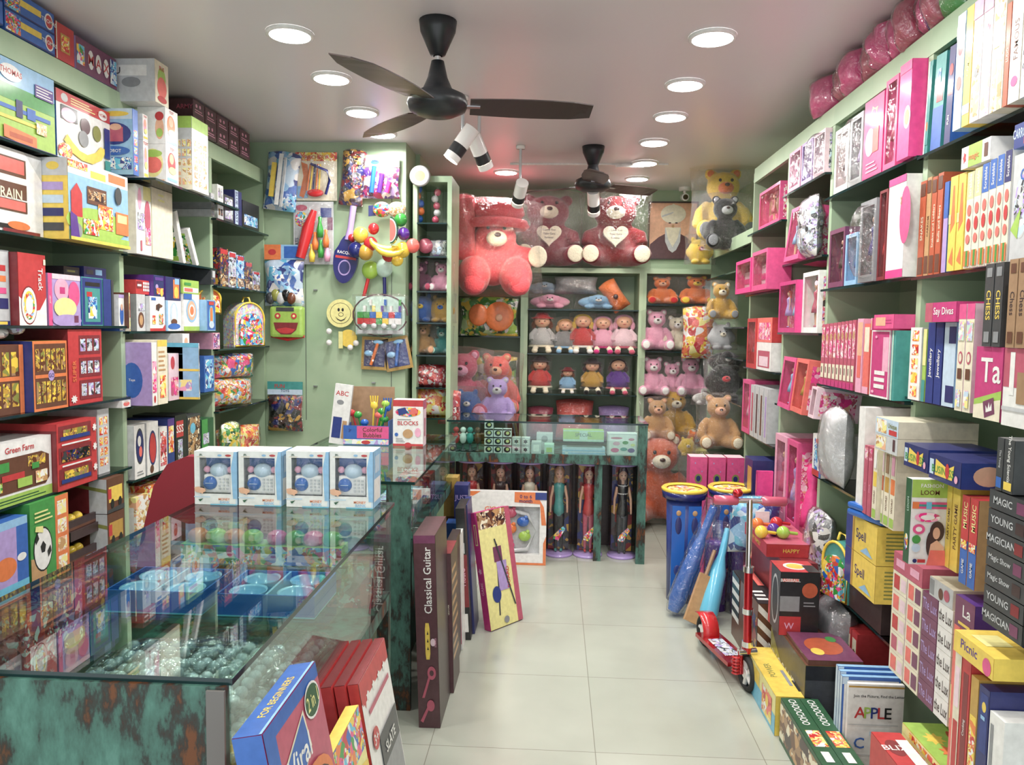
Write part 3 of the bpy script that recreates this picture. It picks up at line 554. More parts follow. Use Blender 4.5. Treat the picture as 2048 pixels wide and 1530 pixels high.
z = L(zd, 379, 404, 0, 'lblu', 'pale blue speaker box with grey grille, lower of two', 'r 0 0 1 1 pblu|r .0 0 1 .08 yel|r .1 .2 .9 .9 wht|e .5 .55 .28 .3 gry|e .5 .55 .24 .26 dgry', out=.18, d=.35, left='r 0 0 1 1 lblu|r .55 .3 .9 .7 *pastel|r 0 0 1 .08 yel', h=.14)
L(z, 379, 404, 0, 'lblu', 'pale blue speaker box with grey grille, upper of two', 'r 0 0 1 1 pblu|r .0 0 1 .08 yel|r .1 .2 .9 .9 wht|e .5 .55 .28 .3 gry|e .5 .55 .24 .26 dgry', out=.18, d=.35, left='r 0 0 1 1 lblu|r 0 0 1 .08 yel|r 0 .85 1 1 cyan', h=.14)
L(zd, 407, 427, 700, 'blu', 'blue boxed toy between speaker boxes and the far post', 'r .1 .1 .9 .9 *blues', out=.03, h=.2)
# ---- section 1, fifth shelf
L(.89, -60, 95, 860, 'wht', 'white window box with farm animals and tractors, red lettering on top',
  'r 0 0 1 1 wht|r 0 0 1 .16 lgrn|L .1 .03 .9 .12 2 dgrn|p brn .1 .2 .9 .2 .96 .3 .96 .68 .85 .76 .1 .76 .04 .68 .04 .3|t .55 .88 .1 red Green Farm|r .2 .55 .4 .7 grn|r .65 .55 .9 .72 *gold:60|r .3 .4 .6 .5 red|r .1 .25 .3 .4 *greens:50|r .5 .25 .7 .4 lgrn|r .75 .25 .92 .45 *cream:50|r .7 .5 .8 .6 grn|r .12 .45 .25 .52 dred', out=.03, d=.3, h=.225)
L(.89, 103, 187, 840, 'red', 'red window box with three stacked yellow construction trucks',
  'r 0 0 1 1 red|r .04 .72 .86 .96 dred|r .04 .4 .86 .64 dred|r .04 .08 .86 .32 dred|r .08 .74 .82 .8 dblu|r .15 .8 .75 .9 *gold:50|r .1 .42 .8 .58 *dark:50|r .08 .1 .82 .16 dblu|r .15 .16 .75 .28 *gold:50|L .1 .65 .8 .71 1 wht|L .1 .33 .8 .39 1 wht|B .93 .85 .06 .07 7 wht|B .93 .55 .06 .07 7 wht|B .93 .22 .06 .07 7 wht', out=.05, d=.26, h=.262, left='r 0 0 1 1 dred|r 0 .9 1 1 red')
L(.89, 189, 213, 850, 'lgry', 'narrow clear pack with pink and yellow toys next to the red truck box', 'r 0 0 1 1 lgry|G .1 .1 .9 .9 2 5 *warm:60', h=.28)
ze = .821
for a, b, t, m, lb, ar in ((240, 285, 855, 'wht', 'white box with a big dark blue oval and white robot', 'r 0 0 1 1 wht|e .5 .6 .38 .34 dgry|e .5 .6 .34 .3 navy|e .45 .7 .16 .1 wht|e .55 .5 .15 .1 coral|L .2 .05 .8 .15 2 gry'),
    (288, 312, 850, 'wht', 'white box with a tall red oval on the fifth left shelf', 'r 0 0 1 1 wht|e .5 .5 .34 .34 navy|e .5 .5 .28 .29 red|e .4 .1 .16 .08 brn'),
    (314, 330, 855, 'wht', 'white box with red and blue abstract print', 'r 0 0 1 1 wht|r .1 .1 .9 .9 *reds:50'),
    (331, 345, 838, 'dblu', 'dark blue and orange slim box on the fifth left shelf', 'r .1 .3 .9 .9 *warm:50|r 0 .85 1 1 pur'),
    (346, 370, 830, 'blk', 'black box with a red panel and white lettering', 'r 0 0 1 1 blk|r .1 .55 .7 .88 red|t .4 .72 .16 wht SSS|r .2 .1 .6 .5 *silver:60'),
    (371, 398, 830, 'dgry', 'dark brown box with teal print beside the red panelled black box', 'r .05 .05 .95 .95 *brown:40|e .4 .7 .2 .12 cyan'),
    (400, 424, 838, 'dgrn', 'dark green box with white swirl at the far post, fifth shelf', 'r 0 0 1 1 grn|r .5 0 1 1 dgrn|r .1 .3 .6 .6 *silver:60')):
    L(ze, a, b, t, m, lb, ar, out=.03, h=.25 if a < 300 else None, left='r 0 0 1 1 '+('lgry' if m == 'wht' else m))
# ---- section 1, sixth shelf and below
L(.565, -60, 42, 1035, 'blu', 'tall blue box with an orange ball print at the left edge', 'r 0 0 1 1 lblu|r .0 .1 1 .9 blu|r .25 .1 .75 .9 lil|e .5 .42 .24 .14 org|r 0 0 1 .2 cyan|e .85 .5 .1 .05 wht', out=.06, h=.285)
L(.565, 46, 126, 1000, 'grn', 'green box with a black and white football', 'r 0 0 1 1 grn|r .64 0 1 1 org|G .66 .04 .98 .96 1 4 *cream:40|p tan 0 0 .4 0 .35 .3 .0 .35|e .3 .42 .24 .27 blk|e .3 .42 .22 .25 wht|p blk .26 .38 .34 .38 .37 .46 .3 .52 .23 .46|p blk .12 .5 .2 .56 .16 .64 .1 .56|p blk .42 .3 .5 .36 .48 .44 .4 .38|L .1 .75 .55 .9 3 lyel|p lyel .3 .62 .1 .66 .12 .72 .3 .7', out=.05, h=.33)
# football shelf: truck boxes at the end of section 1
for k, (c1, c2) in enumerate((('gold', 'brn'), ('yel', 'dred'))):
    L(.565+k*.165, 205, 240, 0, 'brn', ('lower', 'upper')[k]+' brown box with yellow dump truck by the post, sixth left shelf', 'r 0 0 1 1 brn|r .1 .3 .9 .75 %s|r .05 .4 .25 .7 red|e .3 .25 .1 .14 blk|e .75 .25 .1 .14 blk|p dgry 0 0 1 0 1 .15 0 .1' % c1, out=.06, d=.26, left='r 0 0 1 1 lgry|r 0 0 .7 1 %s|p olive 0 .9 1 .6 1 .7 0 1' % c2, h=.162)
def balls_tray(loc, rz, label, n=4):
    e = empty('ball_launcher_toy', loc, rz, label, 'toy')
    MB().box(-.1, 0, 0, .1, .2, .012, 'brn').box(-.1, 0, .012, .1, .012, .04, 'choc').box(-.1, .19, .012, .1, .2, .09, 'choc').obj('tray', e)
    for i in range(n): MB().ball((-.07+.047*i, .04, .036), .022, 'yel!').obj('ball', e)
    return e
balls_tray((XL+.01, atX(150, 650, XL).y, .566), HP, 'brown tray toy with yellow balls, lower of two beside the football box', 3)
balls_tray((XL+.01, atX(150, 650, XL).y, .70), HP, 'brown tray toy with yellow balls, upper of two beside the football box', 3)
carton('toy_box', (XL+.02, atX(150, 650, XL).y, .66), HP, .19, .19, .038, 'choc', 'brown box between the two trays of yellow balls')
# lower shelves, seen through the counter glass
for i, (zz, x0, x1, m, lb) in enumerate(((.24, 30, 90, '*reds:30', 'red patterned box on the lowest left shelf, nearest the viewer'), (.24, 95, 150, '*purp:30', 'purple patterned box on the lowest left shelf'), (.24, 155, 215, '*dark:30', 'dark patterned box at the post on the lowest left shelf'))):
    L(zz, x0, x1, 0, m, lb, out=.02, h=.22+.03*(i % 2))
for i, (x0, x1, m, lb) in enumerate(((240, 262, '*reds:40', 'red and white box low on the left shelving behind the chair'), (264, 290, '*cream:40', 'cream printed box low on the left shelving behind the chair'), (292, 320, '*warm:40', 'orange printed box low on the left shelving behind the chair'), (322, 352, '*pastel:40', 'pastel printed box low on the left shelving behind the chair'), (354, 385, '*pinks:40', 'pink printed box low on the left shelving behind the chair'), (387, 424, '*blues:40', 'blue printed box low on the left shelving behind the chair'))):
    L(.501, x0, x1, 0, m, lb, out=.02, h=.2+.03*(i % 3), left='r .6 .2 .95 .8 wht')
    L(.201, x0, x1, 0, ('*mix:35', '*toy:35', '*reds:35')[i % 3], lb.replace('low on', 'on the lowest shelf of'), out=.02, h=.18+.03*(i % 2))
# ---- section 3
for i, (x0, x1, h, m, lb, ar) in enumerate(((425, 437, .1, 'lgry', 'small silver box with a window, nearest on top shelf by cupboard wall', 'G .1 .1 .9 .9 2 1 *silver:60'), (438, 450, .1, 'lgry', 'silver box with dark window under another small one, far left shelving', 'G .1 .1 .9 .9 2 1 *dark:60'), (451, 470, .15, 'dgry', 'dark grey toy box in the far left shelving, top shelf', 'r .1 .1 .9 .9 *silver:50'), (471, 486, .2, 'navy', 'navy and white box with tall white lettering', 'r 0 0 1 1 navy|r .1 0 .5 1 pblu|D .3 .5 .28 navy BLUE BEAST'), (487, 520, .16, 'blk', 'black and blue box at the far end of the top left shelf', 'r .1 .1 .9 .5 *blues|r 0 .5 1 1 blk'))):
    z = L(2.141, x0, x1, 0, m, lb, ar, out=.03, h=h, left='r 0 0 1 1 '+m)
    if i == 0: L(z, x0, x1, 0, 'lgry', 'small silver box stacked second on the far left top shelf', ar, out=.03, h=.09)
    if i == 1: L(z, x0, x1, 0, 'wht', 'small white box stacked on a silver one on the far left top shelf', 'G .1 .1 .9 .9 2 1 *silver:60', out=.03, h=.09)
    if i == 2: L(z, 451, 480, 0, 'wht', 'white and green carton lying across the far left top shelf', 'r 0 0 1 1 wht|r .62 0 1 1 grn|r .15 .3 .4 .7 dgry', out=.03, h=.08) if False else None
z = L(1.762, 423, 440, 0, 'dgry', 'dark pack with white card on the second shelf beside the cupboard wall', 'r 0 0 1 1 dgry|r .3 .5 .9 .95 lgry|r .1 .05 .9 .45 *dark:50', out=.03, h=.30)
for i, (x0, x1, h, m) in enumerate(((441, 458, .22, '*dark:45'), (459, 474, .21, '*silver:45'), (475, 490, .2, '*blues:45'), (491, 506, .17, '*dark:45'), (507, 521, .12, '*silver:45'))):
    L(1.762, x0, x1, 0, m, '%s action figure pack along the second shelf beside the cupboard wall' % ORD[i], 'r .05 .05 .95 .3 *brown:60|r .1 .85 .9 .97 red', out=.02, h=h, group='action figure packs on the second shelf')
# yellow backpack, orange bag, pink block bag on shelf z=1.40
def backpack(loc, rz, label, m1, m2, w=.24, h=.28, d=.1):
    e = empty('toy_backpack', loc, rz, label, 'backpack'); n = 12
    o = [(-w/2, 0), (w/2, 0)]+[(w/2*math.cos(math.pi*i/n), h*.62+h*.38*math.sin(math.pi*i/n)) for i in range(n+1)]
    MB().prism(o, 0, d, m1).obj('bag_body', e)
    p = MB().tube([(x*.93, -.004, zz*.97+.006) for x, zz in o+[o[0]]], .006, 'yel!', 8); p.obj('piping', e)
    o2 = [(x*.7, zz*.72+.01) for x, zz in o]; MB().prism(o2, -.02, 0, m2).obj('front_pocket', e)
    MB().tube([(-.03, .03, h), (-.02, .03, h+.03), (.02, .03, h+.03), (.03, .03, h)], .006, 'yel!', 8).obj('handle', e)
backpack((XL+.02, atX(493, 650, XL).y, 1.402), HP-.5, 'yellow framed clear backpack with coloured blocks inside', '*pastel:60', '*mix:50')
backpack((XL-.03, atX(436, 650, XL+.02).y, 1.60), HP-.5, 'orange and yellow small bag above the pink block pack', 'org', '*warm:50', .16, .14, .07)
L(1.402, 425, 448, 0, 'pnk', 'pink and blue pack of building blocks under the orange bag', 'r 0 0 1 1 lpnk|r .05 .05 .95 .95 *purp:60', out=.05, h=.19, left='r 0 0 1 1 lpnk')
# ---------------------------------------------------------------- bags (pillow shaped)
def pillow(w, h, d, mat, nx=12, nz=12, seed=0, lump=.25, flat=.06):
    rnd = random.Random(seed); ph = [(rnd.uniform(0, 6.3), rnd.uniform(1.5, 4), rnd.uniform(1.5, 4)) for _ in range(5)]; vs = []; fs = []
    def dep(u, v):
        q = max(0, (1-abs(u)**3)*(1-abs(v)**3)); b = sum(math.sin(p+a*u*2+c*v*2) for p, a, c in ph)/5
        return d/2*(flat+(1-flat)*q**.6*(1+lump*b))
    for s_ in (-1, 1):
        for i in range(nz+1):
            for j in range(nx+1):
                u = -1+2*j/nx; v = -1+2*i/nz; k = 1-.05*(u*u*v*v)
                vs.append((u*w/2*(1-.04*math.cos(v*3)), s_*dep(u, v) if abs(u) < 1 and abs(v) < 1 else 0, (v+1)*h/2*k))
    m = (nx+1)*(nz+1)
    for s_ in (0, 1):
        for i in range(nz):
            for j in range(nx):
                a = s_*m+i*(nx+1)+j; q = (a, a+1, a+nx+2, a+nx+1); fs.append(q if s_ == 0 else q[::-1])
    return MB().add(vs, fs, mat, True)
def toybag(loc, rz, w, h, d, mat, label, name='toy_bag', cat='toy bag', header=None, hh=.06, seed=None, wrap=True, group=None, rx=0, roll=0, art=''):
    seed = seed if seed is not None else int(abs(loc[1])*997+abs(loc[2])*131) % 999
    e = empty(name, loc, rz, label, cat, group); e.rotation_euler = (Matrix.Rotation(rz, 3, 'Z') @ Matrix.Rotation(rx, 3, 'X') @ Matrix.Rotation(roll, 3, 'Y')).to_euler()
    pillow(w*.96, h, d*.9, mat, seed=seed).obj('contents', e)
    if wrap: pillow(w, h*1.02, d, 'wrap', seed=seed, flat=.1).obj('clear_bag', e)
    if header:
        m = MB(); m.box(-w/2, -.004, h*.99, w/2, .004, h*.99+hh, header)
        if art: Face(m, (-w/2, -.004, h*.99), (w, 0, 0), (0, 0, hh)).draw(art)
        m.obj('header_card', e)
    return e
toybag((XL-.02, atX(465, 650, XL).y, 1.045), HP-.4, .34, .17, .14, '*toy:40', 'wrapped bag of mixed red and green toys beside the cupboard wall', seed=3)
toybag((XL-.02, atX(470, 650, XL).y, 1.215), HP-.4, .34, .15, .12, '*mix:40', 'flat wrapped toy pack with purple and blue cover, lying on the mixed toy bag', seed=8)
toybag((XL-.02, atX(480, 650, XL).y, .71), HP-.4, .36, .2, .14, '*warm:40', 'yellow and blue toy bag on the low shelf beside the cupboard wall', seed=9)
toybag((XL+.05, atX(440, 650, XL).y, .71), HP-.2, .16, .26, .1, '*greens:40', 'green net like toy bag hanging by the far left post', seed=19)
# ================================================================ dolls and doll boxes
def doll_mesh(dress, hair='hair', skin='skin', legs=None, key=None):
    k = ('doll', dress, hair, legs)
    if k in MC: return MC[k]
    m = MB(); lg = legs or skin
    m.lathe([(.012, .30), (.10, .30), (.085, .42), (.05, .56), (.045, .60), (.062, .70), (.06, .74), (.025, .77), (.018, .78)] if not legs else [(.03, .40), (.062, .44), (.058, .5), (.045, .58), (.05, .64), (.063, .71), (.06, .75), (.025, .77)], dress, 14)
    for s in (-1, 1):
        m.tube([(s*.03, 0, .46), (s*.032, 0, .25), (s*.03, .005, .04)], [.034, .026, .014], lg, 8); m.ball((s*.03, -.012, .018), (.016, .03, .018), dress, 8)
        m.tube([(s*.06, 0, .735), (s*.088, -.005, .60), (s*.092, -.02, .47)], [.02, .015, .011], skin, 8); m.ball((s*.092, -.022, .455), (.011, .009, .02), skin, 6)
    m.tube([(0, 0, .76), (0, 0, .81)], .018, skin, 8); m.ball((0, 0, .865), (.048, .05, .062), skin)
    m.ball((0, .018, .885), (.058, .052, .066), hair); m.ball((0, .03, .80), (.06, .03, .10), hair)
    for s in (-1, 1): m.ball((s*.018, -.047, .87), (.007, .004, .006), 'black_plastic', 6)
    m.ball((0, -.048, .838), (.010, .004, .004), 'rose', 6)
    MC[k] = m.mesh('doll'); return MC[k]
def put(mesh, name, parent, loc, sc=1, rz=0):
    o = bpy.data.objects.new(name, mesh); C.objects.link(o); o.parent = parent; o.location = loc; o.rotation_euler.z = rz
    o.scale = (sc,)*3 if isinstance(sc, (int, float)) else sc
    return o
def dollbox(loc, rz, w, d, h, mat, label, dress='mag', hair='tan', n=1, card='*pinks:50', rim=.06, shape='rect', art='', tilt=0, rx=0, right='', group=None, name='doll_box', legs=None, wrap=False, back='lpnk'):
    """window box: open fronted carton with printed backing, doll(s) inside and a clear front film"""
    e = empty(name, loc, rz, label, 'doll box', group)
    e.rotation_euler = (Matrix.Rotation(rz, 3, 'Z') @ Matrix.Rotation(rx, 3, 'X') @ Matrix.Rotation(tilt, 3, 'Y')).to_euler()
    m = MB(); t = .004; a = w/2; q = min(d-.002, .058); r = min(rim*h, w*.13); b = r*1.5
    m.box(-a, q, 0, a, d, h, mat).box(-a, 0, 0, -a+t, q, h, mat).box(a-t, 0, 0, a, q, h, mat).box(-a+t, 0, 0, a-t, q, t, mat).box(-a+t, 0, h-t, a-t, q, h, mat)
    m.box(-a+t, 0, t, -a+r, t, h-t, mat).box(a-r, 0, t, a-t, t, h-t, mat).box(-a+r, 0, t, a-r, t, b, mat).box(-a+r, 0, h-r*1.2, a-r, t, h-t, mat)
    F = Face(m, (-a+r, q-.001, b), (w-2*r, 0, 0), (0, 0, h-b-r)); F.draw('r 0 0 1 1 %s|r 0 0 1 .35 %s|r 0 .8 1 1 %s' % (back, card, card))
    Face(m, (-a, 0, 0), (w, 0, 0), (0, 0, h)).draw(art)
    Face(m, (a, 0, 0), (0, d, 0), (0, 0, h)).draw(right or 'r .1 .1 .9 .9 %s' % card)
    m.obj('carton', e)
    hh = (h-b-r*1.3)*.93; hh = min(hh, (w-2*r)/n/.2) if n > 1 else min(hh, (w-2*r)/.19)
    cols = [dress, 'lblu', 'yel', 'pur', 'wht']
    for i in range(n):
        x = (i-(n-1)/2)*(w-2*r)/n; put(doll_mesh(cols[i % 5] if i else dress, hair, legs=legs), 'doll', e, (x, .03, b+.002), (hh, min(hh, .38), hh))
    MB().add([(-a+r*.6, t*.5, b*.8), (a-r*.6, t*.5, b*.8), (a-r*.6, t*.5, h-r), (-a+r*.6, t*.5, h-r)], [(0, 1, 2, 3)], 'window').obj('window_film', e)
    if wrap: pillow(w*1.02, h*1.01, d*1.5, 'wrap', flat=.55, lump=.12).obj('plastic_wrap', e).location.y = d*.45
    return e
D = dict
# ---------------------------------------------------------------- section R1 (nearest, board games)
# top shelf
SP = 'r 0 0 1 1 {0}|T .5 .5 .4 {1} {2}|r .1 .02 .9 .2 {3}|r .1 .84 .9 .97 {3}'
for i, (x0, x1, yt, m, lb, ar, tl, o) in enumerate((
    (1822, 1836, 85, 'teal', 'slim teal box leaning at the post, top right shelf', 'r 0 0 .3 1 wht|r .3 .1 1 .95 teal|e .6 .3 .2 .05 org', .05, .02),
    (1842, 1862, 78, 'teal', 'teal and blue underwater game box leaning beside the slim teal box', 'r 0 0 1 1 teal|r 0 0 1 .45 blu|r .3 .5 .9 .65 red|r .2 .7 .6 .85 *blues', .05, .02),
    (1868, 1880, 78, 'blu', 'dark blue slim box with red square, leaning on the top right shelf', 'r 0 0 1 1 navy|r .2 .5 .9 .62 red|e .5 .76 .3 .06 red|T .5 .25 .3 wht FUN', .04, .02))):
    R(2.141, x0, x1, yt, m, lb, ar, tilt=tl, out=o, h=.30)
for i, (x0, x1, m, lb, ar) in enumerate((
    (1884, 1900, 'lblu', 'light blue game box beside the leaning blue one, top right shelf', 'r 0 0 1 1 pblu|e .5 .7 .3 .06 red|e .5 .4 .3 .06 coral|r 0 .8 1 .9 wht'),
    (1901, 1915, 'yel', 'yellow spined tall game box on the top right shelf', 'r 0 0 1 1 yel|T .5 .5 .35 lyel GAMES|r 0 .1 1 .18 wht'),
    (1916, 1934, 'wht', 'tall white game box with pink flowers, far one of a pair', 'r 0 0 1 1 ppnk|r .1 .04 .9 .8 *cream:30|B .5 .6 .3 .05 6 rose|B .5 .4 .3 .05 6 gry|r 0 .85 1 1 lpnk'),
    (1935, 1953, 'wht', 'tall white game box with small toy pictures, near one of a pair', 'r 0 0 1 1 ppnk|r .06 .02 .94 .55 *pastel:30|B .5 .7 .3 .05 6 rose|r 0 .85 1 1 lpnk'),
    (1954, 1978, 'crm', 'tall cream game box with a leaf pattern spine', 'r 0 0 1 1 crm|r .1 0 .42 1 *cream:40|r .58 0 .9 1 *cream:40|r .1 .5 .9 .52 lgrn'),
    (1979, 1988, 'dorg', 'narrow orange brown game spine on the top right shelf', 'r 0 0 1 1 dorg|T .5 .5 .5 crm LUDO'),
    (1989, 2011, 'crm', 'white game box with vertical brown capitals, top right shelf', 'r 0 0 1 1 wht|T .5 .6 .4 brn FAMOUS|e .5 .2 .3 .05 pnk'),
    (2012, 2024, 'wht', 'narrow white and grey game box near the right edge of the top shelf', 'r 0 0 1 1 lgry|r .2 .1 .8 .9 *silver'),
    (2026, 2052, 'lgrn', 'green and white game box at the right edge of the top shelf', 'r 0 0 1 1 wht|r 0 .4 1 1 lgrn|r .2 .15 .8 .3 *mix:60'))):
    R(2.141, x0, x1, 0, m, lb, ar, out=.08, d=.2, h=.425 if i in (1, 2, 3, 4) else (.33 if i == 0 else .262))
R(2.404, 1990, 2020, 0, 'blu', 'blue and white clear pack on top of the upright games, upper right corner', 'r 0 0 1 1 pblu|r 0 .3 1 .7 blu|r .2 .1 .8 .3 wht|r .1 .72 .9 .95 *silver', out=.10, d=.18, h=.16)
R(2.404, 2022, 2075, 0, 'gry', 'grey window pack with figures in the upper right corner', 'r 0 0 1 1 gry|r .1 .5 .5 .9 *dark:50|r .1 .1 .4 .35 wht|r .5 .1 .95 .7 *reds:50', out=.10, d=.18, h=.18)
# second shelf
row = [(1828, 1840, 'dorg', 'SNAKES', 'crm'), (1841, 1850, 'tan', 'CARROM', 'brn'), (1851, 1861, 'dorg', 'Snakes and Ladders', 'crm'), (1862, 1873, 'dorg', 'Bulls and Bears', 'crm')]
for i, (x0, x1, m, t, c) in enumerate(row): R(1.738, x0, x1, 0, m, '%s of four brown game spines lettered %s, from the near post' % (ORD[i], t), SP.format(m, c, t, 'brn' if m != 'brn' else 'tan'), out=.02, h=.315+.005*(i % 2), d=.27)
R(1.738, 1876, 1885, 0, 'blu', 'blue and lilac slim box between brown and yellow game spines', 'r 0 0 1 .6 lil|r 0 .6 1 1 blu', out=.03, h=.28, d=.27)
for i, (x0, x1) in enumerate(((1887, 1902), (1903, 1918))): R(1.738, x0, x1, 0, 'yel', ('far', 'near')[i]+' one of two yellow and orange game boxes, second right shelf', 'r 0 0 1 1 yel|p org .2 .4 .8 .5 .6 .9 .4 .9|p org .2 .1 .8 .05 .7 .25|r .0 .5 .3 .6 lyel', out=.04, h=.285, d=.27)
for i in range(6):
    x0 = 1920+i*14.5; c = ('grn', 'grn', 'blu', 'blu', 'blu', 'navy')[i]
    R(1.738, x0, x0+13.5, 0, 'wht', '%s of six white game boxes with red rocket prints, from the yellow pair' % ORD[i], 'r 0 0 1 1 crm|r 0 .72 1 1 {0}|T .5 .86 .4 wht Scrabble|e .5 .6 .3 .06 coral|e .5 .45 .3 .07 red|e .5 .3 .3 .05 coral|r .1 .02 .9 .18 org|r .4 .02 .7 .18 grn'.format('lyel' if i < 2 else c), out=.05, h=.275+.004*i, d=.27)
z = 2.03
R(z, 1905, 1962, 0, 'wht', 'white and green box lying flat over the game spines under the top right shelf', 'r 0 0 1 1 wht|r .25 0 .72 1 lgrn|B .12 .5 .06 .3 5 red|r .8 .2 .92 .8 brn|t .45 .4 .35 org magic', out=.05, h=.062, d=.2)
R(z, 1966, 2040, 0, 'blu', 'dark blue box lying flat beside the white and green one', 'r 0 0 1 1 dblu|t .4 .6 .4 pblu CARROM|r .6 .1 .8 .4 red', out=.05, h=.062, d=.2)
R(1.738, 2010, 2060, 0, 'lgry', 'white and blue clear pack at the right edge, second right shelf', 'r 0 0 1 1 lgry|e .4 .5 .3 .3 *silver|t .6 .8 .12 blu CO|p lgrn 0 .3 .4 .5 .3 .2', out=.06, h=.27)
R(2.045, 2045, 2080, 0, 'grn', 'small blue and green pack at the right edge above the chess sets', 'r 0 0 1 1 blu', out=.05, h=.04)
# third shelf (z 1.33): magenta box with chess sets standing on it
zt = R(1.331, 1957, 2012, 0, 'mag', 'magenta box with big white letters and a purple crown square', 'r 0 0 1 1 mag|p lgrn 0 .18 1 .3 1 .42 0 .26|t .58 .68 .34 wht Ta|p crm 0 0 1 0 1 .3 0 .18|p plum .45 .02 .82 .1 .75 .32 .36 .24|p wht .5 .1 .72 .14 .7 .24 .64 .17 .6 .25 .56 .15 .48 .2', out=.14, d=.3, h=.185)
zt2 = R(1.331, 2014, 2080, 0, 'wht', 'white and red box at the right edge beneath the tan chess sets', 'r 0 0 1 1 wht|r 0 .5 1 1 rose|r .2 .4 .35 .95 wht|r .45 .3 .8 .7 kraft|r 0 .2 1 .25 lgry', out=.16, d=.3, h=.185)
for i, (x0, x1, m, c, t, z_, o_) in enumerate(((1966, 1984, 'dgry', 'yel', 'CHESS', zt, .145), (1985, 2003, 'dgry', 'yel', 'CHESS', zt, .145), (2013, 2031, 'kraft', 'choc', 'Chess', zt2, .165), (2032, 2052, 'kraft', 'choc', 'Chess', zt2, .165))):
    R(z_, x0, x1, 0, m, ('dark grey chess set with yellow letters, far one', 'dark grey chess set with yellow letters, near one', 'tan chess set with brown letters beside the dark grey ones', 'tan chess set with brown letters at the right edge')[i], 'r 0 0 1 1 {0}|D .5 .5 .5 {1} {2}|r .2 .84 .8 .95 {3}|r .2 .05 .8 .18 {3}'.format(m, c, t, 'brn' if i > 1 else 'gry'), out=o_, d=.105, h=.27)
# ---------------------------------------------------------------- third shelf across R2 and R1
for i in range(9):
    x0 = 1645+i*7.6
    R(1.311, x0, x0+7.2, 0, 'rose', '%s in the row of slim pink doll packs with cream feet band' % ORD[i], 'r 0 0 1 1 rose|r .15 .45 .85 .95 *pinks:70|e .5 .78 .3 .06 tan|r .1 .12 .9 .35 crm|r .3 .2 .5 .3 choc|r 0 0 1 .1 mag', out=.03, h=.27+.002*i, d=.2, group='slim pink doll packs', name='doll_box', cat='doll box')
R(1.311, 1716, 1728, 0, 'lpnk', 'pink and white doll pack after the slim pink row', 'r 0 0 1 1 lpnk|r .1 .5 .9 .95 peach|r .2 .2 .8 .5 coral', out=.04, h=.29, name='doll_box', cat='doll box')
R(1.311, 1730, 1742, 0, 'coral', 'coral pack with white fringe beside the magenta make-up box', 'r 0 0 1 1 coral|r .1 .6 .9 .95 crm|r 0 .0 1 .1 lpnk', out=.04, h=.27)
R(1.311, 1745, 1783, 0, 'mag', 'magenta box framed in white with three white bars', 'r 0 0 1 1 wht|r .05 .03 .95 .98 mag|r .65 .4 .95 .9 lpnk|r .25 .34 .8 .4 wht|r .25 .24 .8 .3 wht|r .25 .14 .8 .2 wht|B .2 .08 .1 .03 6 lpnk|e .3 .9 .06 .02 lpnk', out=.06, h=.245, right='r 0 0 1 1 lpnk')
R(1.311, 1785, 1797, 0, 'teal', 'teal slim box beside the magenta framed box', 'r .2 0 .5 1 mint', out=.06, h=.245)
R(1.557, 1716, 1745, 0, 'pnk', 'pink doll pack lying on top of the slim pink doll row', 'r 0 0 1 1 lpnk|r .1 .2 .9 .8 peach', out=.04, h=.045)
R(1.562, 1748, 1800, 0, 'pnk', 'pink flat box with a doll print lying on the magenta framed box', 'r 0 0 1 1 pnk|r .1 .2 .6 .8 peach|L .6 .3 .9 .7 2 mag', out=.07, h=.05)
# R1 third shelf
R(1.331, 1823, 1846, 0, 'wht', 'white box with five square craft pictures in a column', 'r 0 0 1 1 wht|G .1 .02 .85 .98 1 5 *warm:50', out=.07, h=.235, right='r 0 0 1 1 lgry', d=.28)
R(1.331, 1849, 1856, 0, 'lgrn', 'thin lime and white box between craft pictures and jewellery sets', 'r 0 .5 1 1 lyel|r 0 0 1 .3 teal', out=.07, h=.23, d=.28)
for i, (x0, x1) in enumerate(((1858, 1873), (1874, 1889))): R(1.331, x0, x1, 0, 'navy', ('far', 'near')[i]+' one of two navy jewellery kits with white vertical letters', 'r 0 0 1 1 dblu|T .5 .5 .5 wht Jewellery', out=.07, h=.25, d=.28)
R(1.331, 1891, 1915, 0, 'lblu', 'pale blue box with navy corner beside the jewellery kits', 'r 0 0 1 1 pblu|r .4 .75 1 .95 navy|r .3 .05 1 .25 navy', out=.07, h=.25, d=.28)
R(1.582, 1850, 1912, 0, 'mag', 'long magenta box with white script lying over the jewellery kits', 'r 0 0 1 1 mag|r 0 0 .25 1 rose|t .6 .5 .5 wht Say Divas', out=.10, h=.058, d=.2)
for i, (x0, x1) in enumerate(((1918, 1933), (1934, 1950))): R(1.331, x0, x1, 0, 'ppnk', ('far', 'near')[i]+' one of two white boxes with round flower prints and pink lid', 'r 0 0 1 1 crm|r 0 .86 1 1 pnk|e .5 .5 .3 .06 rose|e .5 .5 .2 .04 crm|r .2 .3 .8 .4 brn|r .1 .66 .9 .84 *pastel:60|r .2 .04 .8 .2 *pastel:60', out=.10, h=.30, d=.28)
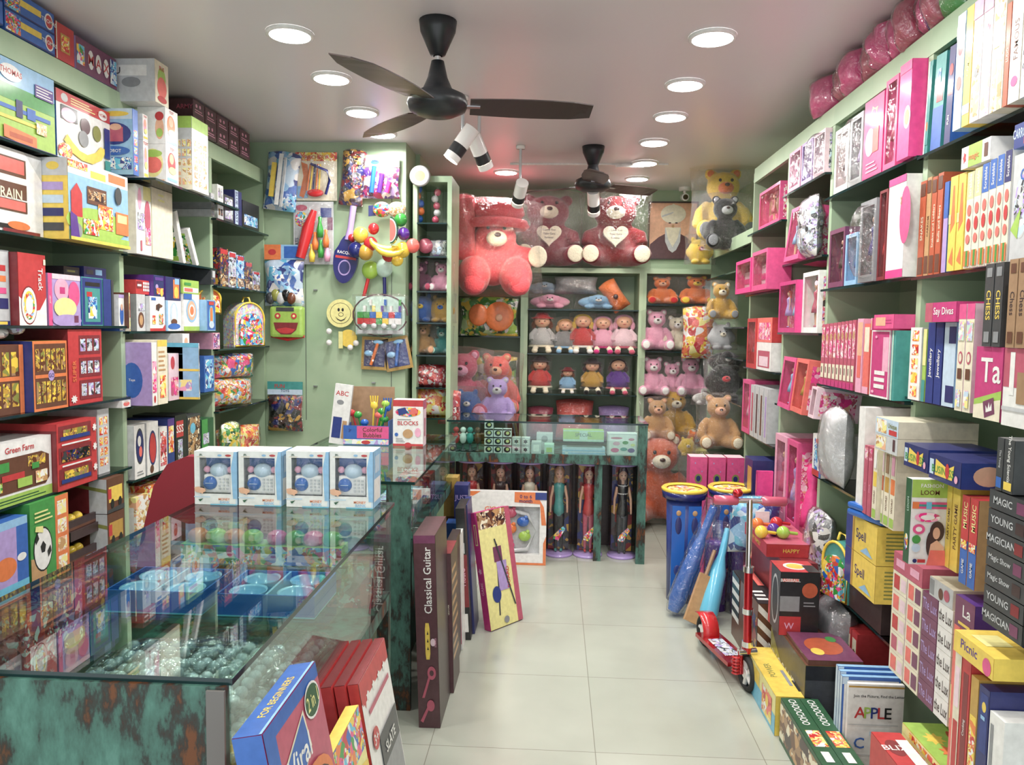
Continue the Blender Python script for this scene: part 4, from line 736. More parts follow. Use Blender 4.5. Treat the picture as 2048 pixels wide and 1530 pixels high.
# ---------------------------------------------------------------- fourth shelf R2/R1 (z .89)
R(.891, 1632, 1655, 0, 'wht', 'white and blue doll box at the far end of the fourth right shelf', 'r 0 0 1 1 wht|r .0 .0 .9 .15 red|r .2 .15 .6 .9 *blues:40|e .55 .85 .2 .06 coral|r .8 0 1 1 blu', out=.04, h=.19)
toybag((XR-.02, atX(1683, 650, XR-.02).y, .893), -HP, .22, .33, .13, 'lgry', 'crumpled grey plastic bag with something blue inside, fourth right shelf', seed=5, name='plastic_bag', cat='bag')
R(.888, 1727, 1740, 0, 'wht', 'plain white slim slab standing before the grey plastic bag', out=.10, h=.385, d=.3)
for i in range(2): R(.888, 1742+i*9, 1750+i*9, 0, 'rose', ('far', 'near')[i]+' one of two rose pink slim boxes beside the white slab', 'r 0 0 1 1 rose|r .1 .8 .9 .97 *pinks:60|T .5 .4 .3 lpnk DIVA', out=.10, h=.25, d=.28)
for i in range(4): R(.888, 1761+i*12, 1772+i*12, 0, 'crm', '%s of four cream and orange slim boxes on the fourth right shelf' % ORD[i], 'r 0 0 1 1 crm|r .1 .45 .9 .65 {0}|r .1 .02 .9 .14 lgrn|T .5 .3 .3 brn WORD|r .2 .7 .8 .95 {1}'.format(('yel', 'dorg', 'gold', 'org')[i], ('wht', 'ppnk', 'kraft', 'lpnk')[i]), out=.10, h=.26, d=.28)
zz = R(1.15, 1745, 1808, 0, 'crm', 'white craft box lying on the slim boxes, lower one', 'r 0 0 1 1 lgry|r .05 .1 .5 .9 *cream:50|r .8 .2 .9 .9 mar', out=.13, h=.055, d=.25)
R(zz, 1745, 1808, 0, 'crm', 'white craft box with yellow letters lying on another white craft box', 'r 0 0 1 1 pblu|r .05 .1 .5 .9 *cream:50|t .75 .6 .4 olive Unique|r .62 .1 .95 .4 red', out=.13, h=.055, d=.25)
# fashion loom box turned to the viewer
def near_face(x0, x1, y0, y1, Y, mat, label, art, d=.07, name='toy_box', side='', cat='box'):
    a = atY(x0, y1, Y); b = atY(x1, y1, Y); t = atY((x0+x1)/2, y0, Y)
    carton(name, ((a.x+b.x)/2, Y, a.z), 0, b.x-a.x, d, t.z-a.z, mat, label, cat, front=art, left=side)
LOOM = 'r 0 0 1 1 wht|r 0 .79 1 1 lgrn|t .55 .93 .045 wht FASHION|t .5 .85 .055 brn LOOM|S .02 .66 .98 .74 3 pnk teal|r .02 .66 .2 .74 org|r .4 .66 .55 .74 cyan|e .45 .56 .36 .055 *pinks|e .45 .56 .2 .03 wht|e .22 .42 .17 .06 pnk|e .22 .42 .09 .03 wht|e .16 .3 .12 .05 grn|e .16 .2 .12 .05 pblu|e .72 .4 .2 .12 choc|e .55 .25 .12 .15 choc|e .7 .38 .1 .07 skin|p skin .5 .1 .95 .1 .92 .22 .72 .3 .55 .25|p coral .45 0 .98 0 .95 .18 .55 .18|e .13 .05 .06 .025 navy|r .2 .03 .42 .07 red'
YFL = atX(1888, 900, 1.09).y
R(.888, 1822, 1889, 0, 'wht', 'loom kit standing out of the shelf with a smiling woman in coral on its end', 'r 0 0 1 1 dgrn|T .5 .75 .3 wht LOOM', out=.15, d=.145, h=.245) if False else None
e0 = atX(1888, 1060, 1.14); carton('toy_box', (1.072, 2.222, .889), 0, .1, .035, .245, 'wht', 'white loom kit with lime lid and a smiling woman in coral', front=LOOM, left='r 0 0 1 1 dgrn|T .5 .7 .3 mint LOOM|e .5 .25 .3 .1 *mix')
PLACED['R'].append((2.222, 2.258, .889, 1.134, .21, .2))
for i, (x0, x1, m, lb, ar) in enumerate((
    (1893, 1909, 'crm', 'cream slim game with red vertical letters beside the loom kit', 'r 0 0 1 1 ppnk|T .5 .5 .4 brn PARTY|r .1 .8 .9 .97 red'),
    (1910, 1925, 'yel', 'far one of two yellow party game boxes', 'r 0 0 1 1 yel|T .5 .5 .4 brn PARTY GAME'),
    (1926, 1942, 'yel', 'near one of two yellow party game boxes', 'r 0 0 1 1 yel|T .5 .5 .4 brn PARTY GAME'),
    (1946, 1962, 'red', 'far one of two red and blue musical puppet game boxes', 'r 0 0 1 1 blu|r 0 .5 1 1 red|T .5 .78 .5 lyel MUSIC|r .1 .4 .9 .5 *warm:60|T .5 .2 .3 wht GAME'),
    (1963, 1980, 'red', 'near one of two red and blue musical puppet game boxes', 'r 0 0 1 1 blu|r 0 .5 1 1 red|T .5 .78 .5 lyel MUSIC|r .1 .4 .9 .5 *warm:60|T .5 .2 .3 wht GAME'))):
    R(.888, x0, x1, 0, m, lb, ar, out=.12 if i < 3 else .15, h=.25 if i < 3 else .235, d=.3, right='r 0 0 1 1 tan|e .5 .6 .35 .3 skin|r .1 .05 .3 .4 red' if i == 4 else 'r 0 0 1 1 yel')
for i, (x0, x1, o_) in enumerate(((1822, 1872, .15), (1874, 1940, .17))):
    R(1.14, x0, x1, 0, 'navy', ('far', 'near')[i]+' one of two navy boxes with orange emblem lying over the game spines', 'r 0 0 1 1 navy|r .02 .2 .15 .8 pblu|p yel .2 .2 .75 .2 .8 .8 .6 .6 .22 .85|t .45 .45 .3 grn BUSINESS|e .6 .5 .06 .3 red|e .88 .3 .05 .15 lpnk', out=o_, d=.2, h=.07, right='r 0 0 1 1 dblu|e .35 .5 .2 .38 skin')
# scientist and magician boxes at the right edge
R(1.20, 2010, 2024, 0, 'dgry', 'dark grey upright science kit with vertical letters, far one', 'r 0 0 1 1 dgry|D .5 .6 .35 lgry The Young|r .1 .05 .9 .25 blu', out=.24, d=.16, h=.235)
R(1.20, 2025, 2046, 0, 'dgry', 'dark grey upright science kit with vertical letters, near one', 'r 0 0 1 1 dgry|D .5 .62 .4 wht The Young Scientist|r .1 .05 .9 .2 yel', out=.24, d=.16, h=.235)
for k in range(7):
    R(.889+k*.0443, 2000, 2085, 0, 'blk', '%s black magic set from the bottom of the stack at the right edge' % ORD[k], 'r 0 0 1 1 dgry|t .35 .5 .4 lgry {0}|r .7 .2 .9 .8 {1}'.format(('MAGICIAN', 'YOUNG', 'Magic Show', 'Magic Show', 'MAGICIAN', 'YOUNG', 'MAGIC')[k], ('plum', 'dred', 'choc')[k % 3]), out=.24, d=.16, h=.042)
# ---------------------------------------------------------------- fifth shelf (z .455/.44): stacks
for c, (x0, x1, n, m, ar, nm) in enumerate(((1812, 1842, 5, 'ppnk', 'r 0 0 1 1 crm|r .1 .15 .5 .85 {0}|r .6 .2 .95 .8 ppnk', 'cream box with small red picture'), (1843, 1874, 5, 'crm', 'r 0 0 1 1 crm|r .08 .15 .45 .85 coral|r .55 .15 .92 .85 plum', 'cream box with red, grey pictures'), (1875, 1908, 5, 'plum', 'r 0 0 1 1 plum|t .5 .5 .5 lil The Lux', 'plum box with lilac script'), (1909, 1940, 5, 'crm', 'r 0 0 1 1 wht|t .5 .5 .5 choc the Lux', 'white box with brown script'))):
    z = .456
    for k in range(n): z = R(z, x0, x1, 0, m, '%s, %s from bottom of its stack, low right shelf' % (nm, ORD[k]), ar.format(('coral', 'rose', 'red', 'coral', 'red')[k]), out=.13, d=.3, h=.065, group='stacked gift boxes on the low right shelf')
    if c == 1: R(z, 1812, 1873, 0, 'rose', 'long rose box lying across the cream boxes with pictures', 'r 0 0 1 1 rose|r .1 .3 .4 .7 lpnk|r .6 .3 .9 .7 lpnk', out=.13, d=.3, h=.06)
    if c == 3: R(z, 1888, 1938, 0, 'crm', 'grey and white tea set box across the white script boxes', 'r 0 0 1 1 lgry|r .0 .1 .2 .9 gry|e .5 .4 .1 .3 brn|e .75 .5 .12 .3 rose', out=.13, d=.3, h=.055)
zq = R(.456, 1943, 1978, 0, 'red', 'two tone red tall box at the near end of the low right shelf', 'r 0 0 1 1 coral|r .35 0 .6 1 red|r .0 .1 .3 .4 lyel|r .62 .5 .95 .9 lgry', out=.13, d=.28, h=.32)
R(.456, 1980, 2006, 0, 'navy', 'navy tall box with a small emblem near the right edge, low shelf', 'r 0 0 1 1 navy|e .6 .75 .2 .06 yel|r .4 .3 .8 .34 lblu|r 0 0 1 .12 org', out=.13, d=.28, h=.3)
R(zq, 1943, 1985, 0, 'pur', 'purple and lilac box with white capital letters above the red tall box', 'r 0 0 1 1 plum|t .6 .6 .4 wht La|r .2 .1 .8 .2 yel', out=.16, d=.28, h=.08)
# nearest low shelf group: picnic box and tall spines (stand forward on the bottom shelf)
for i, (x0, x1, m, h_, lb, ar) in enumerate(((1944, 1964, 'coral', .33, 'tall coral and cream box below the yellow picnic box', 'r 0 0 1 1 coral|r .3 0 1 1 crm|r .4 .1 .9 .5 red|r .4 .6 .9 .9 ppnk'), (1965, 1984, 'red', .33, 'tall red box beside the coral one at the lower right', 'r 0 0 1 1 red|r .2 .1 .8 .9 dred|T .5 .5 .3 wht Cooking'), (1985, 2002, 'gold', .305, 'tall yellow and brown box at the lower right', 'r 0 0 1 1 gold|r .1 .1 .9 .7 *warm:50'), (2003, 2026, 'navy', .30, 'tall navy box with a little rainbow emblem at the lower right', 'r 0 0 1 1 navy|r .2 .5 .9 .95 dblu|e .55 .85 .2 .04 yel|r .3 .75 .7 .78 lblu|r 0 0 1 .25 org'), (2027, 2060, 'wht', .26, 'tall white box at the lower right edge', 'r .1 .1 .3 .9 gry|r 0 .1 .9 .2 lgry'))):
    R(.456, x0, x1, 0, m, lb, ar, out=.26, d=.125, h=h_)
R(.788, 1944, 2030, 0, 'yel', 'yellow picnic box with rainbow picture resting on the tall boxes', 'r 0 0 1 1 yel|t .4 .6 .45 pur Picnic|e .85 .4 .1 .4 pnk', out=.265, d=.1, h=.05, top='r .2 .2 .6 .8 lyel')
# ---------------------------------------------------------------- pink doll boxes, section R2 upper
R(2.148, 1657, 1672, 0, 'lil', '', out=.03, h=.27, doll=D(dress='lil', wrap=True)) if False else None
def DB(z, x0, x1, h, mat, label, out=.03, tilt=0, rx=0, right='', **k): R(z, x0, x1, 0, mat, label, out=out, h=h, doll=k, d=.2, tilt=tilt, rx=rx, right=right)
DB(2.148, 1655, 1682, .27, 'wht', 'white window doll box with copper haired doll, top shelf past the leaning pink boxes', dress='choc', hair='dorg', art='r .8 .2 .98 .8 ppnk')
DB(2.148, 1684, 1708, .28, 'lgry', 'silver wrapped doll box beside the pink boxes on top right shelf', dress='lil', hair='brn', card='*silver:50', back='lgry', wrap=True)
R(2.148, 1711, 1748, 0, 'hpnk', 'hot pink carton with yellow flower emblem, top right shelf', 'r 0 0 1 1 pnk|B .5 .8 .25 .1 5 lyel|e .5 .8 .12 .05 pnk|e .35 .45 .25 .18 lpnk|r .5 .3 .8 .6 coral|L .2 .05 .8 .2 3 lpnk', out=.03, h=.30)
DB(2.148, 1750, 1774, .33, 'pnk', 'pink window doll box wedged between two hot pink cartons', dress='rose', hair='tan')
R(2.148, 1777, 1809, 0, 'hpnk', 'tall hot pink carton with oval picture at the near post, top right shelf', 'r 0 0 1 1 hpnk|e .75 .42 .28 .12 ppnk|e .75 .42 .18 .08 tan|r 0 .9 1 1 pnk', out=.05, h=.345)
# R2 second shelf
DB(1.741, 1652, 1682, .25, 'plum', 'dark plum window doll box at the far end of the second shelf', dress='choc', hair='choc', back='plum')
DB(1.741, 1684, 1708, .21, 'lblu', 'pale blue framed doll box with blue gown doll', dress='blu', hair='tan', back='dblu', card='*blues:50')
DB(1.741, 1711, 1742, .31, 'gry', 'grey wrapped fashion doll box with blue dress doll', dress='dblu', hair='brn', back='gry', card='*pinks:50', wrap=True, out=.05)
DB(1.741, 1745, 1763, .33, 'dred', 'dark red window box with red flowers beside the grey wrapped doll', dress='red', hair='blk', back='mar', out=.04)
R(1.741, 1766, 1803, 0, 'wht', 'white carton with pink heart side standing on a pink base', 'r 0 0 1 1 wht|e 1 .6 .3 .28 pnk|r 0 0 1 .08 hpnk|r 0 .93 1 1 hpnk|T .75 .75 .1 tan doll', out=.05, h=.35)
# R3
XB = D(wrap=True)
for i, (x0, x1, dr, hr, mt) in enumerate(((1566, 1588, 'choc', 'blk', 'lpnk'), (1590, 1611, 'wht', 'blk', 'lil'), (1613, 1635, 'lgry', 'tan', 'ppnk'))):
    DB(2.271, x0, x1, .20, mt, '%s wrapped window doll box on the topmost shelf past the white doll box' % ('farthest', 'middle', 'nearest')[i], dress=dr, hair=hr, wrap=(i == 2), back='lil', card='*silver:50')
DB(1.901, 1562, 1590, .27, 'pnk', 'pink princess doll box with blue and pink gowns, leaning back on shelf', dress='lblu', hair='tan', n=2, rx=-.12, out=.07)
toybag((XR-.03, atX(1612, 650, XR-.03).y, 1.902), -HP, .22, .29, .10, '*silver:40', 'shiny silver wrapped doll pack beside the princess doll box', seed=11)
DB(1.541, 1556, 1590, .26, 'mag', 'magenta doll box with lilac dressed dolls, middle right shelf', dress='lil', hair='coral', n=2, out=.06, right='r 0 0 1 1 hpnk')
DB(1.541, 1596, 1637, .29, 'wht', 'white doll box with arched window and red haired doll', dress='rose', hair='dorg', back='tan', card='*doll:50', out=.03, art='e .85 .8 .1 .04 ppnk')
for i, (x0, x1, mt, lb) in enumerate(((1560, 1584, 'pnk', 'pink doll box leaning to the left, farthest of three on the slanting row'), (1586, 1610, 'coral', 'coral doll box leaning to the left, middle of three'), (1612, 1634, 'ppnk', 'pale doll box leaning to the left, nearest of three'))):
    DB(1.156, x0, x1, .26, mt, lb, dress=('lblu', 'gold', 'dred')[i], hair='tan', rx=-.1, out=.07, tilt=.03)
# R3 bottom: tall pink sets
DB(.556, 1560, 1583, .44, 'lpnk', 'tall pink window doll case, farthest of three under the leaning boxes', dress='rose', hair='tan', out=.03)
DB(.556, 1585, 1607, .44, 'pnk', 'tall pink window doll case, middle of three under the leaning boxes', dress='lil', hair='tan', out=.03, back='ppnk')
e = empty('doll_box', (XR-.01, atX(1622, 650, XR).y, .557), -HP, 'rose wrapped case holding a hot pink gown shape on the low shelf', 'doll box')
MB().box(-.07, .1, 0, .07, .11, .36, 'rose').box(-.07, 0, 0, .07, .1, .03, 'rose').obj('backing_card', e)
MB().lathe([(.0, .03), (.055, .03), (.05, .1), (.03, .2), (.018, .22), (.032, .30), (.02, .34), (0, .35)], 'hpnk', 16, c=(0, .05, 0)).obj('dress_stand', e)
# R4
DB(2.151, 1510, 1550, .22, 'pnk', 'pink doll box with rose dressed doll near the far top right shelf', dress='rose', hair='brn', out=.02, back='kraft')
def kitchen(z, x0, x1, h, mat, label, out=.15):
    X = XR-out; a, b = atX(x0, 650, X).y, atX(x1, 650, X).y; w = a-b-.004; e = empty('kitchen_set_box', (X, (a+b)/2, z+.001), -HP, label, 'toy box'); m = MB(); d = .13; t = .02
    m.box(-w/2, d-.004, 0, w/2, d, h, mat).box(-w/2, 0, 0, -w/2+t, d-.004, h, mat).box(w/2-t, 0, 0, w/2, d-.004, h, mat).box(-w/2+t, 0, 0, w/2-t, d-.004, .03, mat).box(-w/2+t, 0, h-.02, w/2-t, d-.004, h, mat); m.obj('carton', e)
    n = MB(); n.box(-w/2+t+.006, .05, .031, -.005, .11, h*.66, 'ppnk').box(.005, .05, .031, w/2-t-.006, .11, h*.5, 'wht').box(-w/2+t+.01, .046, h*.3, -.012, .05, h*.45, 'hpnk').ball((w*.2, .08, h*.58), (.02, .02, .015), 'pnk', 8).box(.01, .046, h*.2, w/2-t-.02, .05, h*.4, 'pnk'); n.obj('toy_kitchen', e)
    MB().box(-w/2+t, .002, .03, w/2-t, .003, h-.02, 'window').obj('window_film', e)
kitchen(1.772, 1468, 1498, .20, 'hpnk', 'pink window box with a toy kitchen, farther of two on the far right shelf', out=.11)
kitchen(1.772, 1500, 1530, .22, 'pnk', 'pink window box with a toy kitchen, nearer of two on the far right shelf', out=.11)
DB(1.321, 1495, 1512, .30, 'red', 'red window doll box under the toy kitchens', dress='dred', hair='blk', out=.05, back='coral')
z = R(1.321, 1514, 1545, 0, 'wht', 'small white window box with pink tea set beside the red doll box', 'r 0 0 1 1 wht|r .1 .1 .9 .7 rose|r .2 .15 .8 .5 ppnk', out=.04, h=.16)
R(z, 1514, 1545, 0, 'red', 'small red box with pink toys on top of the white tea set box', 'r 0 0 1 1 coral|r .1 .1 .9 .8 *pinks:50', out=.04, h=.14)
DB(.911, 1490, 1505, .33, 'pnk', 'pink window doll box beside the slim white books on the far right shelf', dress='lpnk', hair='tan', out=.04)
for i in range(4): R(.911, 1507+i*9, 1514.5+i*9, 0, 'lgry', '%s of four slim white doll boxes on the far right shelf' % ORD[i], 'r 0 0 1 1 lgry|r .3 .1 .7 .85 {0}'.format(('rose', 'mar', 'brn', 'lil')[i]), out=.04, h=.31, name='doll_box', cat='doll box')
R(.401, 1500, 1516, 0, 'navy', 'dark blue and orange tall pack on the far right low shelf', 'r 0 0 1 1 navy|r .4 .0 .9 .9 gold', out=.12, h=.42)
R(.401, 1518, 1550, 0, 'hpnk', 'big hot pink carton standing on the far right low shelf', 'r 0 0 1 1 mag|r .05 .05 .95 .95 hpnk|e .85 .9 .05 .02 lpnk', out=.12, h=.38)
# pink wrapped bags along the top of the right shelving
rnd = random.Random(3)
for i in range(9):
    px = 1650+i*27; y = atX(px, 200, XR).y; dw = y-atX(px+27, 200, XR).y
    toybag((XR+.02+.03*(i % 2), y, TOP), -HP+(.5, -.2, .35)[i % 3], dw*1.02, .172, .15, ('pnk', 'rose', 'pnk', 'rose', 'pnk')[i % 5], '%s pink wrapped bag from the far end on top of the right shelving' % ORD[i], seed=i, roll=rnd.uniform(-.15, .15), name='gift_bag', cat='bag', group='pink wrapped bags on the right shelving')
toybag((XR+.02, atX(1868, 40, XR).y, TOP), -HP, .12, .165, .1, 'pur', 'violet banded wrapped bag after the pink ones on the right shelving', seed=31)
toybag((XR+.02, atX(1898, 40, XR).y, TOP), -HP, .12, .17, .1, 'grn', 'green and blue wrapped bag after the violet banded one, top right', seed=32)
# ================================================================ soft toys
def remeshed(mb, vox, name='body', it=4):
    me = mb.mesh('tmp'); o = bpy.data.objects.new('tmp', me); C.objects.link(o)
    r = o.modifiers.new('r', 'REMESH'); r.mode = 'VOXEL'; r.voxel_size = vox; r.use_smooth_shade = True
    q = o.modifiers.new('s', 'SMOOTH'); q.iterations = it; q.factor = .6
    n = bpy.data.meshes.new_from_object(o.evaluated_get(bpy.context.evaluated_depsgraph_get())); n.name = name
    bpy.data.objects.remove(o); bpy.data.meshes.remove(me)
    for p in n.polygons: p.material_index = 0; p.use_smooth = True
    return n
def bear_base(kind):
    m = MB(); f = '~tan'
    if kind == 'bigbear':
        m.ball((0, 0, .30), (.25, .19, .28), f).ball((0, -.03, .74), (.27, .19, .22), f)
        for s in (-1, 1):
            m.ball((s*.23, .02, .90), (.09, .05, .08), f).tube([(s*.17, 0, .50), (s*.31, -.05, .42), (s*.33, -.12, .30)], [.08, .1, .09], f)
            m.tube([(s*.12, -.05, .14), (s*.24, -.22, .14), (s*.30, -.36, .15)], [.13, .125, .12], f).ball((s*.305, -.37, .16), (.125, .08, .13), f)
    if kind == 'giant':
        m.ball((0, -.02, .40), (.27, .22, .28), f).ball((.02, -.10, .66), (.24, .22, .20), f)
        for s in (-1, 1): m.ball((s*.235, -.24, .22), (.185, .24, .22), f).ball((s*.25, -.42, .12), (.12, .08, .12), f)
        m.tube([(.15, 0, .52), (.33, -.12, .46), (.44, -.22, .44)], [.1, .11, .1], f).tube([(-.15, 0, .52), (-.36, -.1, .52), (-.45, -.15, .62)], [.1, .11, .1], f)
    if kind == 'bear':
        m.ball((0, 0, .32), (.23, .19, .30), f).ball((0, -.03, .74), (.215, .19, .195), f)
        for s in (-1, 1):
            m.ball((s*.165, .0, .91), (.08, .045, .08), f)
            m.tube([(s*.17, 0, .52), (s*.28, -.05, .40), (s*.32, -.14, .28)], [.08, .085, .08], f).ball((s*.325, -.15, .26), .085, f)
            m.tube([(s*.12, -.05, .14), (s*.22, -.22, .13), (s*.27, -.36, .14)], [.12, .115, .11], f).ball((s*.275, -.37, .15), (.12, .08, .13), f)
    elif kind == 'pup':
        m.ball((0, .05, .30), (.5, .28, .27), f).ball((0, -.22, .42), (.2, .18, .2), f)
        for s in (-1, 1): m.ball((s*.19, -.2, .42), (.06, .07, .15), f); m.ball((s*.22, -.30, .12), (.13, .13, .10), f)
    elif kind == 'round':
        m.ball((0, 0, .42), (.4, .34, .42), f)
        for s in (-1, 1): m.ball((s*.34, -.05, .4), (.12, .1, .16), f).ball((s*.18, -.22, .08), (.14, .17, .08), f).ball((s*.22, 0, .82), (.08, .05, .1), f)
    return remeshed(m, .025)
PB = {}
def pmesh(kind, col, sub=''):
    k = (kind, col, sub)
    if k in PB: return PB[k]
    if sub == '':
        if (kind,) not in PB: PB[(kind,)] = bear_base(kind)
        me = PB[(kind,)].copy(); me.materials.clear(); me.materials.append(M('~'+col))
    else:
        m = MB(); y0, z0, s_ = {'bear': (-.2, .70, 1), 'bigbear': (-.2, .72, 1.15), 'giant': (-.33, .62, 1.15), 'pup': (-.39, .38, .8), 'round': (-.33, .5, 1)}[kind]
        if sub == 'muzzle': m.ball((0, y0-.01, z0), (.1*s_, .075*s_, .075*s_), '~'+col).ball((0, y0-.085*s_, z0+.03), (.032*s_, .02*s_, .022*s_), 'choc!')
        if sub == 'eye': m.ball((0, 0, 0), (.02, .014, .022), 'black_plastic', 6)
        if sub == 'foot_pad': m.ball((0, 0, 0), (.085, .02, .095), '~'+col)
        if sub == 'inner_ear': m.ball((0, 0, 0), (.045, .02, .045), '~'+col)
        me = m.mesh(sub)
    PB[k] = me; return me
def plush(kind, loc, sc, col, label, muz='crm', pad='crm', rz=0, wrap=True, cat='soft toy', extra=None, wd=1, name=None, group=None):
    e = empty(name or {'pup': 'plush_dog', 'round': 'plush_toy'}.get(kind, 'teddy_bear'), loc, rz, label, cat, group, sc); e.scale.x *= wd
    put(pmesh(kind, col), 'body', e, (0, 0, 0)); put(pmesh(kind, muz, 'muzzle'), 'muzzle', e, (0, 0, 0))
    ey, ez, ex = {'bear': (-.205, .80, .075), 'bigbear': (-.215, .84, .09), 'giant': (-.31, .74, .09), 'pup': (-.385, .47, .06), 'round': (-.33, .6, .1)}[kind]
    for s in (-1, 1):
        put(pmesh(kind, 'blk', 'eye'), 'eye', e, (s*ex, ey, ez))
        if kind == 'giant': 
            if s == 1: put(pmesh('bear', pad, 'foot_pad'), 'hand_pad', e, (.46, -.32, .44), 1.25)
        if kind == 'bigbear': put(pmesh('bear', pad, 'foot_pad'), 'foot_pad', e, (s*.305, -.45, .16), 1.15)
        if kind == 'bear' and pad: put(pmesh(kind, pad, 'foot_pad'), 'foot_pad', e, (s*.275, -.44, .15)); put(pmesh(kind, muz, 'inner_ear'), 'inner_ear', e, (s*.165, -.04, .91))
    if extra: extra(e)
    if wrap:
        w, h, d = {'bear': (.86, 1.03, .6), 'bigbear': (.86, 1.03, .62), 'giant': (1.1, 1.1, .85), 'pup': (1.15, .8, .8), 'round': (1.0, 1.0, .9)}[kind]
        p = pillow(w, h, d, 'wrap', seed=int(abs(loc[0]*731+loc[2]*97)) % 99, flat=.25, lump=.45, nx=16, nz=16).obj('clear_bag', e); p.location.y = -.12 if kind == 'bear' or kind[-4:] == 'bear' else -.12
    return e
def heart(e):
    pts = []
    for i in range(28):
        t = 2*math.pi*i/28; pts.append((.0095*16*math.sin(t)**3, .42+.0095*(13*math.cos(t)-5*math.cos(2*t)-2*math.cos(3*t)-math.cos(4*t))))
    m = MB().prism(pts, -.27, -.20, '~crm'); F = Face(m, (-.15, -.27, .3), (.3, 0, 0), (0, 0, .25))
    for v, t in ((.72, 'I Love You'), (.52, 'Take Care'), (.32, 'Forever')): F.t(.5, v, .1, 'choc', t, wmax=.62)
    m.obj('heart', e)
def hat(e):
    MB().lathe([(.0, 1.10), (.2, 1.08), (.32, 1.0), (.34, .92), (.28, .86), (.22, .84)], '~gpink', 24, c=(.02, -.02, 0)).lathe([(.2, .88), (.36, .84), (.39, .78), (.34, .74), (.27, .76), (.2, .84)], '~gpink', 24, c=(.02, -.06, 0)).obj('hat', e)
Z0 = TOPB+.002
plush('giant', (atY(982, 480, 6.0).x, 6.12, atY(992, 592, 5.9).z+.0), .70, 'gpink', 'giant coral pink teddy with a big pink hat, top of the back shelving', muz='crm', pad='crm', rz=.22, extra=hat, wd=1.0)
plush('bigbear', (atY(1094, 480, 6.3).x, 6.5, Z0), .62, 'dusk', 'big dusky rose teddy holding a cream heart, beside the giant coral teddy', rz=.1, extra=heart, wd=1.08)
plush('bigbear', (atY(1232, 480, 6.3).x, 6.5, Z0), .62, 'dred', 'big red teddy holding a cream heart, right of the dusky rose one', extra=heart, wd=1.08)
toybag((atY(926, 500, 5.95).x, 5.95, atY(926, 520, 5.95).z), .3, .2, .5, .2, '~gpink', 'wrapped coral plush leg hanging left of the giant coral teddy', seed=4, name='plush_toy', cat='soft toy')
def onshelf(px, z, Y=6.36): return (atY(px, 700, Y).x, Y+.14, z+.002)
def hpx(y0, y1, Y=6.36): return (y1-y0)/FP*Y
# first centre shelf: dog pillows
z0, z1, z2 = BZ
plush('pup', onshelf(1098, z0), .2, 'lpnk', 'pink puppy cushion lying at the left of the first middle shelf', muz='wht', wd=1.7)
plush('pup', onshelf(1196, z0), .2, 'lblu', 'blue puppy cushion lying beside the pink one', muz='wht', wd=1.7)
plush('pup', (atY(1088, 600, 6.4).x, 6.6, z0+.13), .17, 'pblu', 'pale blue puppy cushion on top of the pink one', muz='wht', wd=1.8)
toybag((atY(1152, 600, 6.4).x, 6.52, z0+.13), 0, .36, .15, .2, '~gry', 'grey wrapped soft cushion piled above the blue puppy', seed=21, name='plush_cushion', cat='soft toy')
e = toybag((atY(1248, 600, 6.4).x, 6.48, z0+.01), 0, .15, .27, .15, '~org', 'long orange and yellow fish shaped plush leaning at the right post', seed=22, name='plush_fish', cat='soft toy', roll=-.6); MB().ball((.0, -.08, .12), (.02, .01, .02), 'choc').obj('eye', e)
# rag dolls
def ragdoll(loc, h, dress, skirt, hairc, hatc, label, legc='crm', rz=0):
    e = empty('rag_doll', loc, rz, label, 'rag doll', None, (h*1.3, h, h)); k = ('rag', dress, skirt, legc)
    m = MB().lathe([(.0, .18), (.24, .2), (.2, .38), (.12, .55), (.07, .62), (0, .63)], '~'+dress, 16).lathe([(.2, .22), (.27, .16), (.25, .14), (.1, .2)], '~'+skirt, 16)
    for s in (-1, 1): m.tube([(s*.1, -.02, .58), (s*.2, -.06, .44), (s*.2, -.14, .32)], [.055, .05, .045], '~'+dress, 8)
    m.obj('dress', e)
    for s in (-1, 1): MB().tube([(s*.1, -.08, .17), (s*.12, -.26, .12), (s*.13, -.34, .08)], [.06, .055, .05], '~'+legc, 8).ball((s*.13, -.37, .06), (.06, .08, .06), '~'+skirt, 8).obj('leg', e)
    f = MB().ball((0, -.02, .77), (.15, .14, .15), 'peach'); f.ball((-.05, -.15, .78), .014, 'blk', 6).ball((.05, -.15, .78), .014, 'blk', 6).ball((0, -.155, .72), (.03, .01, .01), 'red', 6); f.obj('head', e)
    MB().ball((0, .03, .80), (.18, .13, .16), '~'+hairc).ball((-.16, 0, .68), (.05, .05, .1), '~'+hairc, 8).ball((.16, 0, .68), (.05, .05, .1), '~'+hairc, 8).obj('hair', e)
    if hatc: MB().lathe([(0, 1.0), (.1, .98), (.15, .88), (.22, .86), (.2, .84), (0, .85)], '~'+hatc, 16).obj('hat', e)
    pillow(.5, 1.02, .46, 'wrap', seed=int(loc[0]*100) % 50, flat=.3, lump=.3).obj('clear_bag', e).location.y = -.08
    return e
